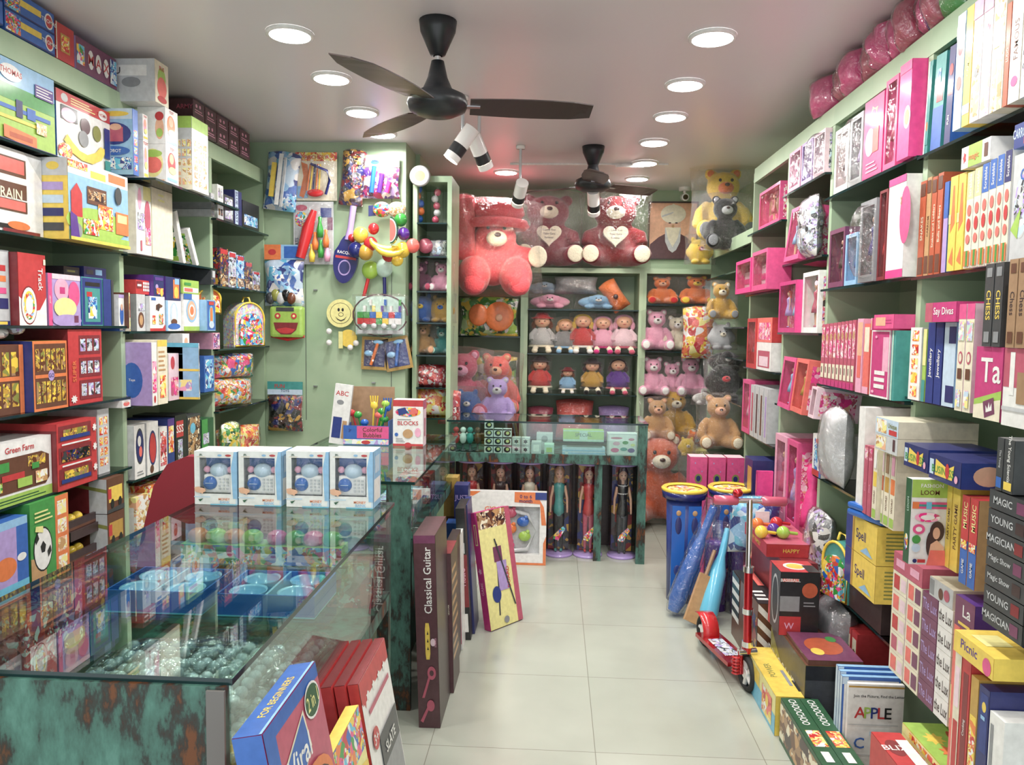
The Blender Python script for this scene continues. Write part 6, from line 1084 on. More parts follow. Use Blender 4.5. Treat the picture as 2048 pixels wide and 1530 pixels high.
# ================================================================ four bank boxes on the long counter
for i, (x0, x1) in enumerate(((390, 475), (478, 563), (573, 658), (660, 746))):
    Y = 2.51; a = atY(x0, 1023, Y); b = atY(x1, 1023, Y); w = b.x-a.x; h = (1023-903)/FP*Y*1.0; hh = atY((x0+x1)/2, 903, Y).z-.936
    e = empty('money_bank_box', ((a.x+b.x)/2, Y, .936), 0, 'white and blue window box with toy bank, %s' % ('leftmost of four, beside the red chair', 'second from left of four', 'third from left of four', 'rightmost of four, at the counter end')[i], 'toy box', 'four white and blue bank boxes on the counter')
    d = .11; t = .006; m = MB(); zb, zt = hh*.2, hh*.88; xl, xr = -w/2+.12*w, w/2-.15*w
    m.box(-w/2, d-t, 0, w/2, d, hh, 'wht').box(-w/2, 0, 0, -w/2+t, d-t, hh, 'wht').box(w/2-t, 0, 0, w/2, d-t, hh, 'pblu').box(-w/2+t, 0, hh-t, w/2-t, d-t, hh, 'wht').box(-w/2+t, 0, 0, w/2-t, d-t, t, 'wht')
    m.box(-w/2+t, 0, t, xl, t, hh-t, 'wht').box(xr, 0, t, w/2-t, t, hh-t, 'wht').box(xl, 0, t, xr, t, zb, 'wht').box(xl, 0, zt, xr, t, hh-t, 'wht')
    Face(m, (-w/2, 0, 0), (w, 0, 0), (0, 0, hh)).draw('p lblu .9 .12 1 .12 1 1 .93 1 .86 .7|t .16 .93 .045 dgrn JBL|r .07 .895 .27 .9 gold|e .6 .93 .05 .02 lblu|e .8 .93 .07 .02 red|e .14 .27 .13 .05 peach|p peach 0 .32 .12 .34 .22 .26 .2 .2 .02 .28|t .7 .11 .045 org MONEY|t .72 .055 .05 lblu BANK|r .38 0 1 .02 cyan|r 0 .14 .38 .16 pblu|p dgrn .1 .1 .22 .12 .14 .06')
    Face(m, (w/2, 0, 0), (0, d, 0), (0, 0, hh)).draw('r 0 0 1 1 lblu|r .1 .1 .9 .5 wht|r .2 .6 .8 .9 pblu')
    Face(m, (-w/2, 0, hh), (w, 0, 0), (0, d, 0)).draw('r .05 .1 .95 .9 wht|r .6 .2 .9 .8 pblu')
    m.obj('carton', e)
    Q = MB().box(xl+.001, .05, zb, xr-.001, .058, zt-.003, 'blu'); Q.obj('inner_card', e)
    B = MB(); wc = xr-xl; B.bbox(xl+.006, .016, zb, xr-.006, .046, zb+(zt-zb)*.52, 'wht!', .008); B.ball((0, .028, zb+(zt-zb)*.62), (wc*.3, .022, (zt-zb)*.2), 'pblu!'); B.obj('toy_bank', e)
    MB().lathe([(0, -.004), (wc*.2, -.004), (wc*.22, .004), (0, .004)], 'blu!', 24, c=(xl+wc*.28, .012, zb+(zt-zb)*.28), axis='y').box(xl+wc*.15, .0065, zb+(zt-zb)*.275, xl+wc*.4, .0075, zb+(zt-zb)*.29, 'pblu').obj('dial', e)
    K = MB()
    for u in range(3):
        for v in range(4): K.box(xl+wc*(.56+.12*u), .0125, zb+(zt-zb)*(.1+.09*v), xl+wc*(.63+.12*u), .0155, zb+(zt-zb)*(.15+.09*v), 'lgry')
    K.obj('keypad', e)
    MB().ball((xl+wc*.12, .03, zt-.045), (.012, .01, .012), 'lpnk!', 8).ball((xr-wc*.12, .03, zt-.045), (.012, .01, .012), 'lpnk!', 8).obj('decoration', e)
    q = pillow(wc*1.02, (zt-zb)*1.02, .03, 'window', flat=.6, seed=i+3, lump=.5)
    for v in q.v: v.x += (xl+xr)/2; v.y = v.y*.1+.003; v.z += zb-.003
    q.obj('window_film', e)
# ================================================================ chair behind the counter
e = empty('chair', (-1.26, 2.73, 0), .1, 'dark red upholstered chair back standing behind the long counter', 'chair')
o = [(-.26, .55), (.23, .55), (.23, 1.03), (.20, 1.055), (-.08, 1.06), (-.15, 1.03), (-.20, .95), (-.25, .75), (-.27, .62)]
m = MB().prism(o, 0, .05, 'chair_red'); m.obj('backrest', e)
MB().bbox(-.22, .06, .44, .22, .46, .53, 'chair_red', .02).obj('seat', e)
for x in (-.18, .18):
    for y in (.10, .42): MB().tube([(x, y, 0), (x, y, .45)], .014, 'steel').obj('leg', e)
# ================================================================ inside the long counter
ZG, ZS = .62, .784
def incr(name, x, y, z, w, d, h, mat, label, **k): return carton(name, (x, y, z+.001), 0, w, d, h, mat, label, k.pop('cat', 'toy box'), **k)
def cup_tray(x, y, z, label):
    e = empty('cup_tray', (x, y, z+.001), 0, label, 'toy tray'); w, d, h = .26, .2, .06
    m = MB().box(-w/2, 0, 0, w/2, d, .004, 'cyan!').box(-w/2, 0, .004, w/2, .005, h, 'blu!').box(-w/2, d-.005, .004, w/2, d, h, 'blu!').box(-w/2, .005, .004, -w/2+.005, d-.005, h, 'blu!').box(w/2-.005, .005, .004, w/2, d-.005, h, 'blu!').box(-.003, .005, .004, .003, d-.005, h, 'lblu'); m.obj('tray', e)
    for i in range(2):
        for j in range(2): MB().lathe([(.0, .006), (.042, .006), (.048, .05), (.05, .055), (.044, .05), (.038, .012), (0, .012)], 'lblu!', 18, c=(-w/4+i*w/2, .05+j*.1, 0)).obj('cup', e)
cup_tray(-1.04, 1.92, ZS, 'blue tray with four round cups in the long counter, left'); cup_tray(-.74, 1.92, ZS, 'blue tray with four round cups in the long counter, beside the side glass')
def slime(x, y, c1, c2, lb):
    e = empty('slime_toy_box', (x, y, ZS+.001), 0, lb, 'toy box'); MB().box(-.13, 0, 0, .13, .08, .06, 'lgrn', {'front': '*mix:40'}).obj('display_box', e)
    for i in range(4): MB().ball((-.09+.06*i, .04, .078), (.034, .032, .026), (c1, c2)[i % 2]).obj('putty_lump', e)
slime(-1.05, 2.35, 'org!', 'lgrn!', 'display box of orange and lime putty toys inside the long counter'); slime(-.79, 2.35, 'pnk!', 'grn!', 'display box of pink and green putty toys inside the long counter')
def bubble(x, y, z, w, d, h, label, seed):
    """sheet of clear plastic bubbles in a bag"""
    e = empty('clear_toy_bag', (x, y, z+.001), 0, label, 'plastic bag'); rnd = random.Random(seed); m = MB()
    for i in range(int(w/.035)):
        for j in range(int(d/.035)): m.ball((-w/2+.02+i*.035+rnd.uniform(-.004, .004), .02+j*.035, h*.5+rnd.uniform(-.01, .01)), (.015, .015, .014), 'bubble', 6)
    m.obj('clear_balls', e); q = pillow(w, d, h, 'wrap', seed=seed, flat=.3, lump=.5)
    for v in q.v: v.y, v.z = v.z, v.y+h/2
    q.obj('bag', e)
bubble(-.82, 1.45, ZG, .44, .3, .10, 'bag of clear plastic balls nearest the counter corner', 1); bubble(-.80, 1.78, ZG, .42, .3, .10, 'bag of clear plastic balls behind the nearest one', 2); bubble(-1.08, 1.42, ZG, .07, .5, .10, 'bag of clear plastic balls at the left inside the counter', 4)
bubble(-.81, 1.47, ZG+.11, .4, .28, .09, 'bag of clear plastic balls stacked on the nearest one', 5)
for i, (x, m_, lb) in enumerate(((-1.15, '*pinks:30', 'pink printed pack near the far end inside the long counter'), (-.9, '*cream:30', 'cream printed pack near the far end inside the long counter'), (-.68, '*reds:30', 'red printed pack near the far end inside the long counter'))): incr('toy_box', x, 2.44, ZG, .2, .14, .14, m_, lb)
incr('toy_box', -1.12, 2.5, ZS, .12, .09, .09, '*cream:40', 'cream toy box on the glass shelf in the long counter')
# ================================================================ second counter: blocks, bubble tub, alphabet board
BK = 'r 0 0 1 1 wht|r 0 .86 1 1 red|r 0 0 1 .05 red|e .5 .02 .12 .06 red|e .5 .74 .42 .1 *mix:40|p dblu .2 .66 .5 .72 .4 .84 .15 .8|p coral .55 .68 .85 .72 .75 .84 .6 .82|t .5 .5 .09 red BLOCKS|r .15 .57 .6 .58 dgry|e .5 .27 .17 .1 tan|e .83 .3 .1 .1 lpnk|e .12 .25 .06 .04 blu|L .1 .08 .4 .18 3 gry'
Yb = 3.86; a = atY(786, 884, Yb); b = atY(846, 884, Yb)
carton('blocks_box', ((a.x+b.x)/2, Yb, .936), 0, b.x-a.x, .09, atY(815, 800, Yb).z-.936, 'wht', 'white and red blocks box wrapped in plastic, on the second counter', 'toy box', front=BK, right='r 0 0 1 1 ppnk|r 0 .8 1 1 rose|r .3 .2 .7 .6 rose')
e = empty('bubble_tub', (atY(732, 884, Yb).x, Yb, .936), 0, 'blue display box of coloured plastic forks and wands beside the blocks box', 'display box'); w = .235; h = .125
m = MB().box(-w/2, 0, 0, w/2, .004, h*.8, 'blu').box(-w/2, .14, 0, w/2, .145, .29, 'kraft').box(-w/2, .004, 0, -w/2+.004, .14, h*.8, 'blu').box(w/2-.004, .004, 0, w/2, .14, h, 'blu').box(-w/2+.004, .004, 0, w/2-.004, .14, .004, 'blu')
Face(m, (-w/2, 0, 0), (w, 0, 0), (0, 0, h*.8)).draw('r 0 0 1 1 blu|r .3 .35 1 .98 pnk|t .64 .8 .22 brn Colorful|t .64 .52 .22 brn Bubbles|t .15 .75 .2 navy Jr|r .0 .05 1 .3 *pastel:40|e .5 .15 .1 .1 red'); m.obj('display_box', e)
for k, (x, z, c, kind) in enumerate(((-.09, .16, 'red!', 'b'), (-.055, .15, 'grn!', 'b'), (-.02, .11, 'blu!', 'b'), (.03, .2, 'yel!', 'f'), (.055, .15, 'coral!', 'b'), (.07, .17, 'grn!', 'b'), (.09, .21, 'lgrn!', 'b'), (.1, .19, 'blu!', 'f'), (.085, .13, 'grn!', 'b'))):
    q = MB().tube([(x*.5, .07, .01), (x, .06-.004*k, z)], .005, c, 8)
    if kind == 'b': q.ball((x, .05, z), (.022, .014, .018), c)
    else:
        q.ball((x, .05, z), (.02, .008, .02), c, 8)
        for s in (-1.5, -.5, .5, 1.5): q.tube([(x+s*.01, .05, z+.01), (x+s*.013, .05, z+.05)], .004, c, 6)
    q.obj('toy_wand' if kind == 'b' else 'toy_fork', e)
a = atY(655, 884, Yb); b = atY(690, 884, Yb)
carton('alphabet_board', ((a.x+b.x)/2, Yb+.02, .936), 0, b.x-a.x, .02, .31, 'lgry', 'pale alphabet board with blue shoe picture behind the wand display', 'board', front='r 0 0 1 1 wht|t .45 .85 .08 red ABC|e .4 .7 .2 .04 gry|r .1 .1 .6 .45 dblu|r .65 .1 .9 .4 tan', tilt=.12)
# inside second counter
for i, (x, y, h, m_, lb) in enumerate(((-.66, 3.1, .12, '*silver:30', 'silver pack in the second glass counter'), (-.68, 3.35, .10, '*blues:30', 'blue pack in the second glass counter'), (-.66, 3.6, .13, '*reds:30', 'red pack in the second glass counter'), (-.67, 3.85, .11, 'lgry', 'grey pack in the second glass counter'), (-1.0, 3.1, .11, '*pastel:30', 'pastel pack at the front of the second glass counter'), (-1.28, 3.1, .12, 'grn', 'green box at the front of the second glass counter'))): incr('toy_box', x, y, .70, .15, .18, h, m_, lb)
# ================================================================ back counter contents
YC = 5.10
def kc(px0, px1, y0, mat, label, front='', zb=.706, Y=YC, d=.1, name='toy_box'):
    a = atY(px0, 920, Y); b = atY(px1, 920, Y); h = min(atY((px0+px1)/2, y0, Y).z, .915)-zb
    return carton(name, ((a.x+b.x)/2, Y, zb+.001), 0, b.x-a.x-.002, d, h, mat, label, front=front)
WB = 'r 0 0 1 1 wht|e .5 .45 .38 .36 blk|e .55 .5 .2 .2 lyel|r 0 .85 1 1 blk'
for c in range(5):
    for r_ in range((4, 3, 3, 2, 2)[c]):
        x0 = 968+c*(18.5); z = .706+r_*.0545
        if r_ == 3: z = .706+3*.0545
        kc(x0, x0+17.5, 0, 'wht', 'small black and white box in the back counter, column %s from left, %s from the bottom' % (ORD[c], ORD[r_]), WB if c < 4 else 'r 0 0 1 1 lgry|B .5 .5 .3 .3 6 blk', zb=z) if False else carton('small_toy_box', (atY(x0+9, 900, YC).x, YC, z), 0, .057, .057, .053, 'wht', 'small black and white box in the back counter, column %s, %s up' % (ORD[c], ORD[r_]), group='small boxes in the back counter', front=WB if c < 3 else 'r 0 0 1 1 lgry|r .15 .15 .85 .85 wht|B .5 .5 .3 .3 6 dgry')
kc(1062, 1082, 885, 'lgry', 'small silver box beside the black and white ones', 'r .2 .2 .8 .8 wht'); kc(1088, 1108, 890, 'mint', 'small mint green watch box in the back counter', 'r .2 .2 .8 .7 lgrn|r .1 .1 .9 .15 gry'); kc(1072, 1105, 868, 'lgry', 'silver and white box behind the mint green one', 'e .5 .7 .2 .2 gry', Y=5.25)
kc(1124, 1210, 896, 'pblu', 'wide pale blue case with blue bands in the back counter', 'r 0 0 1 1 pblu|r 0 .1 1 .3 lblu|r 0 .5 1 .7 lblu|e .1 .2 .04 .1 wht'); carton('toy_box', (atY(1167, 880, YC).x, YC+.01, .794), 0, .27, .09, .075, 'lgrn', 'green and white case on the pale blue case', front='r 0 0 1 1 mint|r 0 .2 .4 .9 lgrn|r .6 .2 1 .9 lgrn|t .5 .6 .3 dgrn SPECIAL'); kc(1200, 1212, 917, 'wht', 'tiny white price card in the back counter', '')
kc(1214, 1274, 868, 'wht', 'white box with coloured brooches in the back counter', 'r 0 0 1 1 lgry|r .05 .05 .95 .95 wht|e .3 .8 .2 .05 rose|e .3 .55 .12 .09 lpnk|e .6 .6 .1 .08 grn|e .8 .75 .1 .06 rose|e .25 .25 .14 .1 pnk|e .55 .3 .12 .08 teal|e .8 .25 .12 .1 pur|e .85 .5 .08 .06 lyel')
for i, (px, c, lb) in enumerate(((912, 'red!', 'red toy figure on a clear stand in the back counter'), (926, 'wht!', 'white swirling toy figure in the back counter'), (940, 'teal!', 'teal toy figure in the back counter'), (955, 'brn!', 'brown toy figure in the back counter'))):
    e = empty('toy_figure', (atY(px, 900, 5.15).x, 5.15, .706), 0, lb, 'toy figure'); MB().lathe([(0, 0), (.025, 0), (.025, .01), (.006, .012), (.006, .05)], 'dgry', 14).obj('stand', e); MB().ball((0, 0, .09), (.024, .02, .04), c).ball((0, 0, .145), .02, c).tube([(-.03, 0, .12), (0, 0, .10), (.03, 0, .125)], .007, c, 8).obj('figure', e)
# doll tubes
TUB = ((943, 'red', 'brn', 'tan'), (1000, 'choc', 'brn', 'olive'), (1058, 'crm', 'brn', 'tan'), (1117, 'teal', 'tan', 'blk'), (1176, 'red', 'dred', 'rose'), (1244, 'blk', 'choc', 'dgry'))
for i, (px, dr, hr, lg) in enumerate(TUB):
    Y = 5.20; x = atY(px, 1050, Y).x; e = empty('doll_tube', (x, Y, 0), 0, 'clear tube with pink ends and a doll in %s, %s' % (dict(red='red', choc='brown', crm='cream', teal='teal', blk='black and striped top', lil='lilac')[dr], ('third from left', 'fourth from left', 'behind the baby gym box', 'before the dark post', 'left of the dark leg', 'rightmost', 'far left behind the guitars')[i]), 'doll tube', 'doll tubes under the back counter')
    for z in (0, .63): MB().lathe([(0, z), (.098, z), (.1, z+.006), (.098, z+.016), (0, z+.018)], 'lil!' if i != 9 else 'pnk', 28).obj('tube_cap', e)
    MB().lathe([(.092, .018), (.092, .63)], 'window', 28).obj('clear_tube', e)
    MB().box(-.07, .05, .02, .07, .054, .62, '*dark:14').obj('backing_card', e)
    put(doll_mesh(dr, hr, legs=lg), 'doll', e, (0, 0, .02), .62); m = MB()
    if dr == 'blk':
        for k in range(4): m.lathe([(.034, .43+k*.018), (.036, .438+k*.018)], 'wht', 12)
    m.prism([(-.035, .13), (.0, .12), (.045, .20), (.03, .22), (-.03, .16)], -.094, -.0925, '*mix:60'); m.obj('sticker', e)
# ================================================================ leaning things left of the aisle
def lean(name, loc, rz, tilt, w, d, h, mat, label, cat='box', rx=0, **k):
    o = carton(name, loc, 0, w, d, h, mat, label, cat, **k); o.rotation_euler = (Matrix.Rotation(rz, 3, 'Z') @ Matrix.Rotation(rx, 3, 'X') @ Matrix.Rotation(tilt, 3, 'Y')).to_euler(); return o
p0 = atZ(838, 1455, 0); p1 = atZ(881, 1455, 0); gw = p1.x-p0.x
lean('guitar_box', ((p0.x+p1.x)/2, p0.y, .001), 0, -.035, gw, .30, .755, 'mar', 'tall maroon guitar box with white vertical title, nearest at the aisle', front='r 0 0 1 1 mar|r 0 .96 1 1 plum|T.36 .6 .77 .36 wht Classical Guitar|p yel .45 .36 .6 .36 .64 .39 .64 .52 .6 .55 .45 .55 .42 .52 .42 .39|p blk .5 .41 .58 .41 .54 .43|p blk .5 .45 .58 .45 .54 .47|p blk .5 .49 .58 .49 .54 .51|e .78 .45 .12 .02 ppnk|p rose .2 .16 .32 .16 .6 .26 .52 .27|e .68 .29 .2 .035 rose|e .68 .29 .1 .015 mar|p rose .1 .04 .22 .03 .5 .1 .42 .11|e .6 .12 .18 .03 rose|T .9 .45 .08 lpnk STRINGS', right='r 0 0 1 1 choc')
p2 = atZ(900, 1400, 0); lean('guitar_box', (p2.x-.03, p2.y+.06, .001), 0, -.03, .075, .2, .60, 'dred', 'second maroon guitar box with small yellow emblem, behind the nearest', front='r 0 0 1 1 mar|e .5 .8 .3 .05 rose|e .5 .8 .15 .025 yel|r .3 .4 .5 .5 yel|p rose .3 .15 .6 .15 .55 .3 .4 .3|T .8 .6 .12 crm GUITAR', right='r 0 0 1 1 choc|L .1 .2 .9 .9 9 tan')
for i, (px, py, h, w, d, m_, lb, ar, tl) in enumerate((
    (905, 1330, .58, .04, .2, 'choc', 'dark brown guitar box standing third in the row along the counter', 'e .5 .8 .3 .04 rose|T .5 .4 .3 crm GUITAR', -.02),
    (918, 1300, .56, .035, .2, 'wht', 'white board with red abstract print in the leaning row', 'r 0 0 1 1 wht|r .1 .05 .9 .5 rose', -.03),
    (933, 1280, .66, .045, .22, 'blk', 'black music game box with orange lettering in the leaning row', 'r 0 0 1 1 blk|r 0 .25 1 .65 dred|T .5 .48 .5 lpnk MUSIC|r .2 .06 .8 .2 wht|r .2 .66 .8 .74 lgry', -.06),
    (944, 1268, .66, .03, .2, 'navy', 'navy board behind the pink one in the leaning row', 'r 0 0 1 1 navy|e .5 .85 .3 .04 yel|e .5 .85 .2 .025 blk', -.07))):
    p = atZ(px, py, 0); lean('toy_box' if i else 'guitar_box', (p.x, p.y, .001), 0, tl, w, d, h, m_, lb, front=ar)
# pink board: leaning, face to the camera/right
p = atZ(976, 1262, 0); lean('board_game_box', (p.x, p.y, .001), -.7, -.2, .045, .24, .60, 'mag', 'large magenta edged board game leaning outermost in the row, yellow face', cat='board game',
    front='r 0 0 1 1 mag|r .3 .72 .7 .9 lyel|r .4 .73 .6 .89 mag|T .5 .35 .4 lpnk GAME|B .5 .5 .3 .03 5 lpnk', right='r 0 0 1 1 lyel|r .0 .85 1 1 *brown:40|r .85 0 1 1 rose|p dgry .3 .1 .34 .1 .5 .7 .46 .7|r .35 .55 .6 .68 plum|r .4 .3 .7 .55 lil|e .3 .28 .13 .07 dblu|T .7 .4 .1 red BOARD|e .5 .05 .08 .03 gry|p dgry .4 .75 .8 .15 .84 .15 .44 .75')
p = atZ(880, 1290, 0)
for i, (px, Y, h, m_, lb, ar) in enumerate(((900, 4.15, .72, 'gold', 'yellow box standing behind the leaning boards', 'r 0 .3 1 1 gold|r .2 .4 .8 .7 brn'), (921, 4.05, .70, 'navy', 'dark blue box with yellow bird emblem behind the leaning boards', 'r 0 0 1 1 navy|e .5 .7 .3 .06 yel|e .5 .7 .22 .035 blk|t .5 .9 .05 lil JUST'), (905, 3.9, .53, 'blu', 'bright blue wrapped box among the leaning boards', 'r 0 0 1 1 blu|r .1 .4 .6 .8 lblu|t .5 .6 .08 yel GAME'))):
    carton('toy_box', (atY(px, 1150, Y).x, Y, .001), 0, .075, .1, h, m_, lb, front=ar)
# baby gym box leaning on the counter
Y = 4.93; a = atY(903, 1138, Y); b = atY(1091, 1138, Y); h = atY(1000, 985, Y).z
e = empty('baby_gym_box', ((a.x+b.x)/2, Y, .001), 0, 'wide white and orange baby rattle box with a big window before the doll tubes', 'toy box'); w = b.x-a.x; e.rotation_euler.x = -.06
m = MB(); wx0, wx1, wz0, wz1 = w*.03, w*.43, h*.14, h*.8
m.box(-w/2, .06, 0, w/2, .07, h, 'wht').box(-w/2, 0, 0, wx0, .06, h, 'wht').box(wx1, 0, 0, w/2, .06, h, 'wht').box(wx0, 0, 0, wx1, .06, wz0, 'wht').box(wx0, 0, wz1, wx1, .06, h, 'wht')
Face(m, (-w/2, 0, 0), (w, 0, 0), (0, 0, h)).draw('p org 0 1 .3 1 .2 .92 .05 .8 0 .7|t .17 .93 .05 wht 0-18 Months|p org .66 1 .88 1 .97 .8 1 .55 .95 .55 .93 .84 .66 .86|p org .97 0 1 0 1 .4 .97 .3|r .35 0 1 .03 org|t .78 .94 .05 navy 0 to 6|t .78 .88 .05 navy month|r .88 .9 1 1 dblu|t .42 .76 .07 org GYM|e .4 .6 .05 .1 lgrn|e .3 .5 .05 .1 gry|e .44 .45 .03 .06 lblu|t .5 .08 .04 gry TOY|r 0 0 .4 .04 peach')
m.obj('carton', e); q = MB().box(wx0, .05, wz0, wx1, .059, wz1, 'lgry'); q.obj('tray', e)
for n, x, z, c in (('rattle', .12, .7, 'rose!'), ('rattle', .25, .58, 'blu!'), ('rattle', .12, .48, 'org!'), ('rattle', .27, .38, 'lgrn!'), ('rattle', .1, .25, 'pnk!')): MB().ball((w*x, .03, h*z), (w*.065, .018, h*.07), c).ball((w*x+.02, .028, h*z+.03), .014, c, 8).obj(n, e)
MB().tube([(w*.08, .035, h*.75), (w*.3, .035, h*.68), (w*.39, .035, h*.45), (w*.3, .035, h*.2), (w*.08, .035, h*.17)], .014, 'lgry!').obj('ring', e)
MB().add([(wx0, .002, wz0), (wx1, .002, wz0), (wx1, .002, wz1), (wx0, .002, wz1)], [(0, 1, 2, 3)], 'window').obj('window_film', e)
# ---- beside the long counter: drum box and drawing boards
ca = carton('carton_base', (-.37, 1.2, .001), HP, .34, .16, .42, 'kraft', 'brown carton under the pink drum box beside the long counter', 'box') if False else None
o = lean('drum_box', (-.285, 1.295, .012), HP, 0, .27, .05, .90, 'mag', 'pink and blue two in one box leaning on the long counter, lower left', rx=-.19,
    front='r 0 0 1 1 rose|r 0 .97 1 1 blu|r 0 0 .16 1 blu|p crm .2 .9 .62 .95 .66 .87 .26 .81|p blu .22 .896 .6 .943 .64 .87 .28 .818|t.45 .43 .88 .05 wht Viral|e .8 .945 .15 .036 wht|e .8 .945 .135 .031 dgrn|t.22 .8 .945 .03 lyel 2 in 1|e .6 .77 .34 .07 org|e .6 .76 .3 .06 choc', top='r 0 0 1 1 blu|t .5 .5 .3 yel FOR BEGINNERS|r 0 0 1 .1 lblu', left='r 0 0 1 1 blu|t .5 .9 .03 wht 2 in 1')
for i in range(4):
    lean('drawing_board', (-.432+.030*i, 1.885+.01*i, .006), HP, 0, .28, .026, .69, 'red', 'red topped drawing board leaning on the long counter, %s' % ('farthest in, against the glass', 'second from the glass', 'third from the glass', 'outermost, with its white face showing')[i], cat='drawing board', rx=-.17,
        front='r 0 0 1 1 wht|B .1 .93 .08 .04 6 red|r 0 .92 1 1 red|B .2 .92 .06 .02 6 wht|B .4 .92 .06 .02 6 wht|B .6 .92 .06 .02 6 wht|B .8 .92 .06 .02 6 wht|L .15 .84 .9 .89 1 rose|r .3 .1 .95 .74 gry|r .3 .62 .95 .74 dgry|e .2 .76 .1 .04 red|t .2 .76 .04 wht 3+|e .6 .45 .12 .1 lgry|e .6 .45 .1 .085 gry|r .5 .3 .75 .38 lgry|t .6 .67 .04 wht SLATE' if i == 3 else '', top='r 0 0 1 1 dred', group='drawing boards leaning on the counter', left='r 0 0 1 1 red')
lean('drawing_board', (-.335, 1.62, .008), HP, 0, .22, .03, .66, 'yel', 'yellow board with coloured crayons print between drum box and drawing boards', cat='drawing board', rx=-.17, front='r 0 0 1 1 lyel|r 0 .85 1 1 *mix:40|p yel .0 .4 1 .6 1 .8 .4 .85|e .4 .3 .1 .2 dgrn|r .7 .1 .9 .5 *toy:40', left='r 0 0 1 1 yel')
# ================================================================ right of the aisle: floor goods
# drum shaped bins with yellow rims
def bin_(x, y, label, w=.25, h=.655):
    e = empty('activity_stand', (x, y, 0), 0, label, 'toy'); n = 24
    def ov(a, b, z0, z1, m): return MB().lathe([(0, z0), (a, z0), (b, z1), (0, z1)], m, n)
    ov(.085, .1, .0, h-.06, 'dblu').obj('stand_body', e); ov(.122, .128, h-.06, h-.02, 'navy!').obj('top_tray', e)
    MB().lathe([(.095, h-.018), (.128, h-.02), (.132, h-.008), (.122, h), (.1, h-.008)], 'yel!', n).obj('rim', e); MB().lathe([(0, h-.014), (.1, h-.014)], '*warm:30', n).obj('lid', e)
    m = MB()
    for s in (-1, 1): m.box(s*.045-.036, -.105, .06, s*.045+.036, -.095, h-.09, 'blu!')
    for s in (-1, 1): m.ball((s*.045, -.106, h-.2), (.018, .004, .05), 'navy', 8).ball((s*.045, -.106, h-.13), (.014, .004, .016), 'tan', 8).ball((s*.045, -.106, .2), (.02, .004, .03), 'dblu', 8)
    m.obj('front_panel', e); return e
p = atZ(1368, 1210, 0); bin_(p.x, p.y+.1, 'tall blue play stand with yellow rimmed tray, left of two on the floor'); p2 = atZ(1455, 1205, 0); bin_(p.x+.275, p.y+.16, 'tall blue play stand with yellow rimmed tray, right of two on the floor')
# pink gift boxes behind
for i in range(3):
    Y = 4.85; a = atY(1378+i*37, 985, Y); w = .11; carton('gift_box', (a.x+w/2, Y, .0), 0, w-.004, .12, .75, 'pnk', 'tall magenta gift box with a small round badge, %s of three' % ('left', 'middle', 'right')[i], front='r 0 0 1 1 pnk|B .3 .95 .05 .01 5 lil|B .7 .88 .04 .01 5 lil|e .5 .82 .22 .04 olive|e .5 .82 .13 .025 navy|B .2 .6 .05 .01 5 lil', top='r 0 0 1 1 ppnk', group='three magenta gift boxes')
# blue bats in plastic sleeves
def lathe_between(a, b, prof, mat, n=14): 
    a, b = Vector(a), Vector(b); return MB().tube([a+(b-a)*t for t, r in prof], [r for t, r in prof], mat, n)
a = atZ(1347, 1218, .02); e = empty('toy_bat', (a.x-.01, a.y-.05, 0.0), 0, 'long blue wrapped toy bat leaning on the blue play stands', 'bat')
lathe_between((0, 0, .03), (.21, .04, .60), [(0, .03), (.1, .048), (.4, .046), (.65, .03), (.7, .02), (1, .022)], 'blu!').obj('bat_body', e); lathe_between((0, -.0, .02), (.215, .04, .63), [(0, .04), (.1, .056), (.5, .054), (.8, .04), (1, .05)], 'wrap').obj('sleeve', e)
a = atZ(1362, 1228, .02); a2 = atZ(1376, 1240, .02); e = empty('cricket_bat', (a2.x, a2.y-.05, 0), 0, 'small wooden cricket bat leaning beside the blue bat', 'bat')
q = MB().box(-.035, -.01, .0, .035, .012, .26, 'tan').obj('blade', e); MB().tube([(0, 0, .26), (0, 0, .40)], .011, 'kraft').obj('handle', e); e.rotation_euler = (-.35, .45, .1); e.location.z = .03
a = atZ(1395, 1250, .02); e = empty('toy_skateboard', (a.x+.05, a.y+.02, 0.04), 0, 'light blue plastic toy bat beside the cricket bat', 'toy'); lathe_between((0, 0, 0), (.15, .25, .42), [(0, .03), (.08, .05), (.5, .045), (.7, .02), (1, .018)], 'cyan!').obj('bat_body', e)
# purple buckets
for i, (px, py, w_) in enumerate(((1428, 1232, .06), (1490, 1240, .085))):
    p = atZ(px, py, 0); e = empty('toy_bucket', (p.x+.03, p.y+.12, 0), 0, ('smaller purple bucket behind the wrapped purple drum', 'purple drum shaped toy bucket wrapped in clear plastic behind the scooter')[i], 'bucket')
    MB().lathe([(0, 0), (w_, 0), (w_*1.08, .36), (w_*1.12, .37), (w_*1.12, .385), (0, .385)], 'pur!', 24).obj('bucket_body', e); MB().lathe([(w_*1.005+.001, .15), (w_*1.04+.001, .24)], '*mix:40', 24).obj('label', e); pillow(w_*2.6, .5, w_*2.6, 'wrap', seed=i+5, flat=.3).obj('clear_bag', e)
p = atY(1500, 1110, 4.0); toybag((p.x+.03, 4.05, p.z), 0, .27, .30, .2, '*blues:10', 'blue and green wrapped toy bag with white tag behind the scooter', seed=90); MB().box(-.03, -.13, .14, .04, -.125, .25, 'wht').obj('price_tag', [x for x in C.objects if x.name.startswith('toy_bag')][-1])
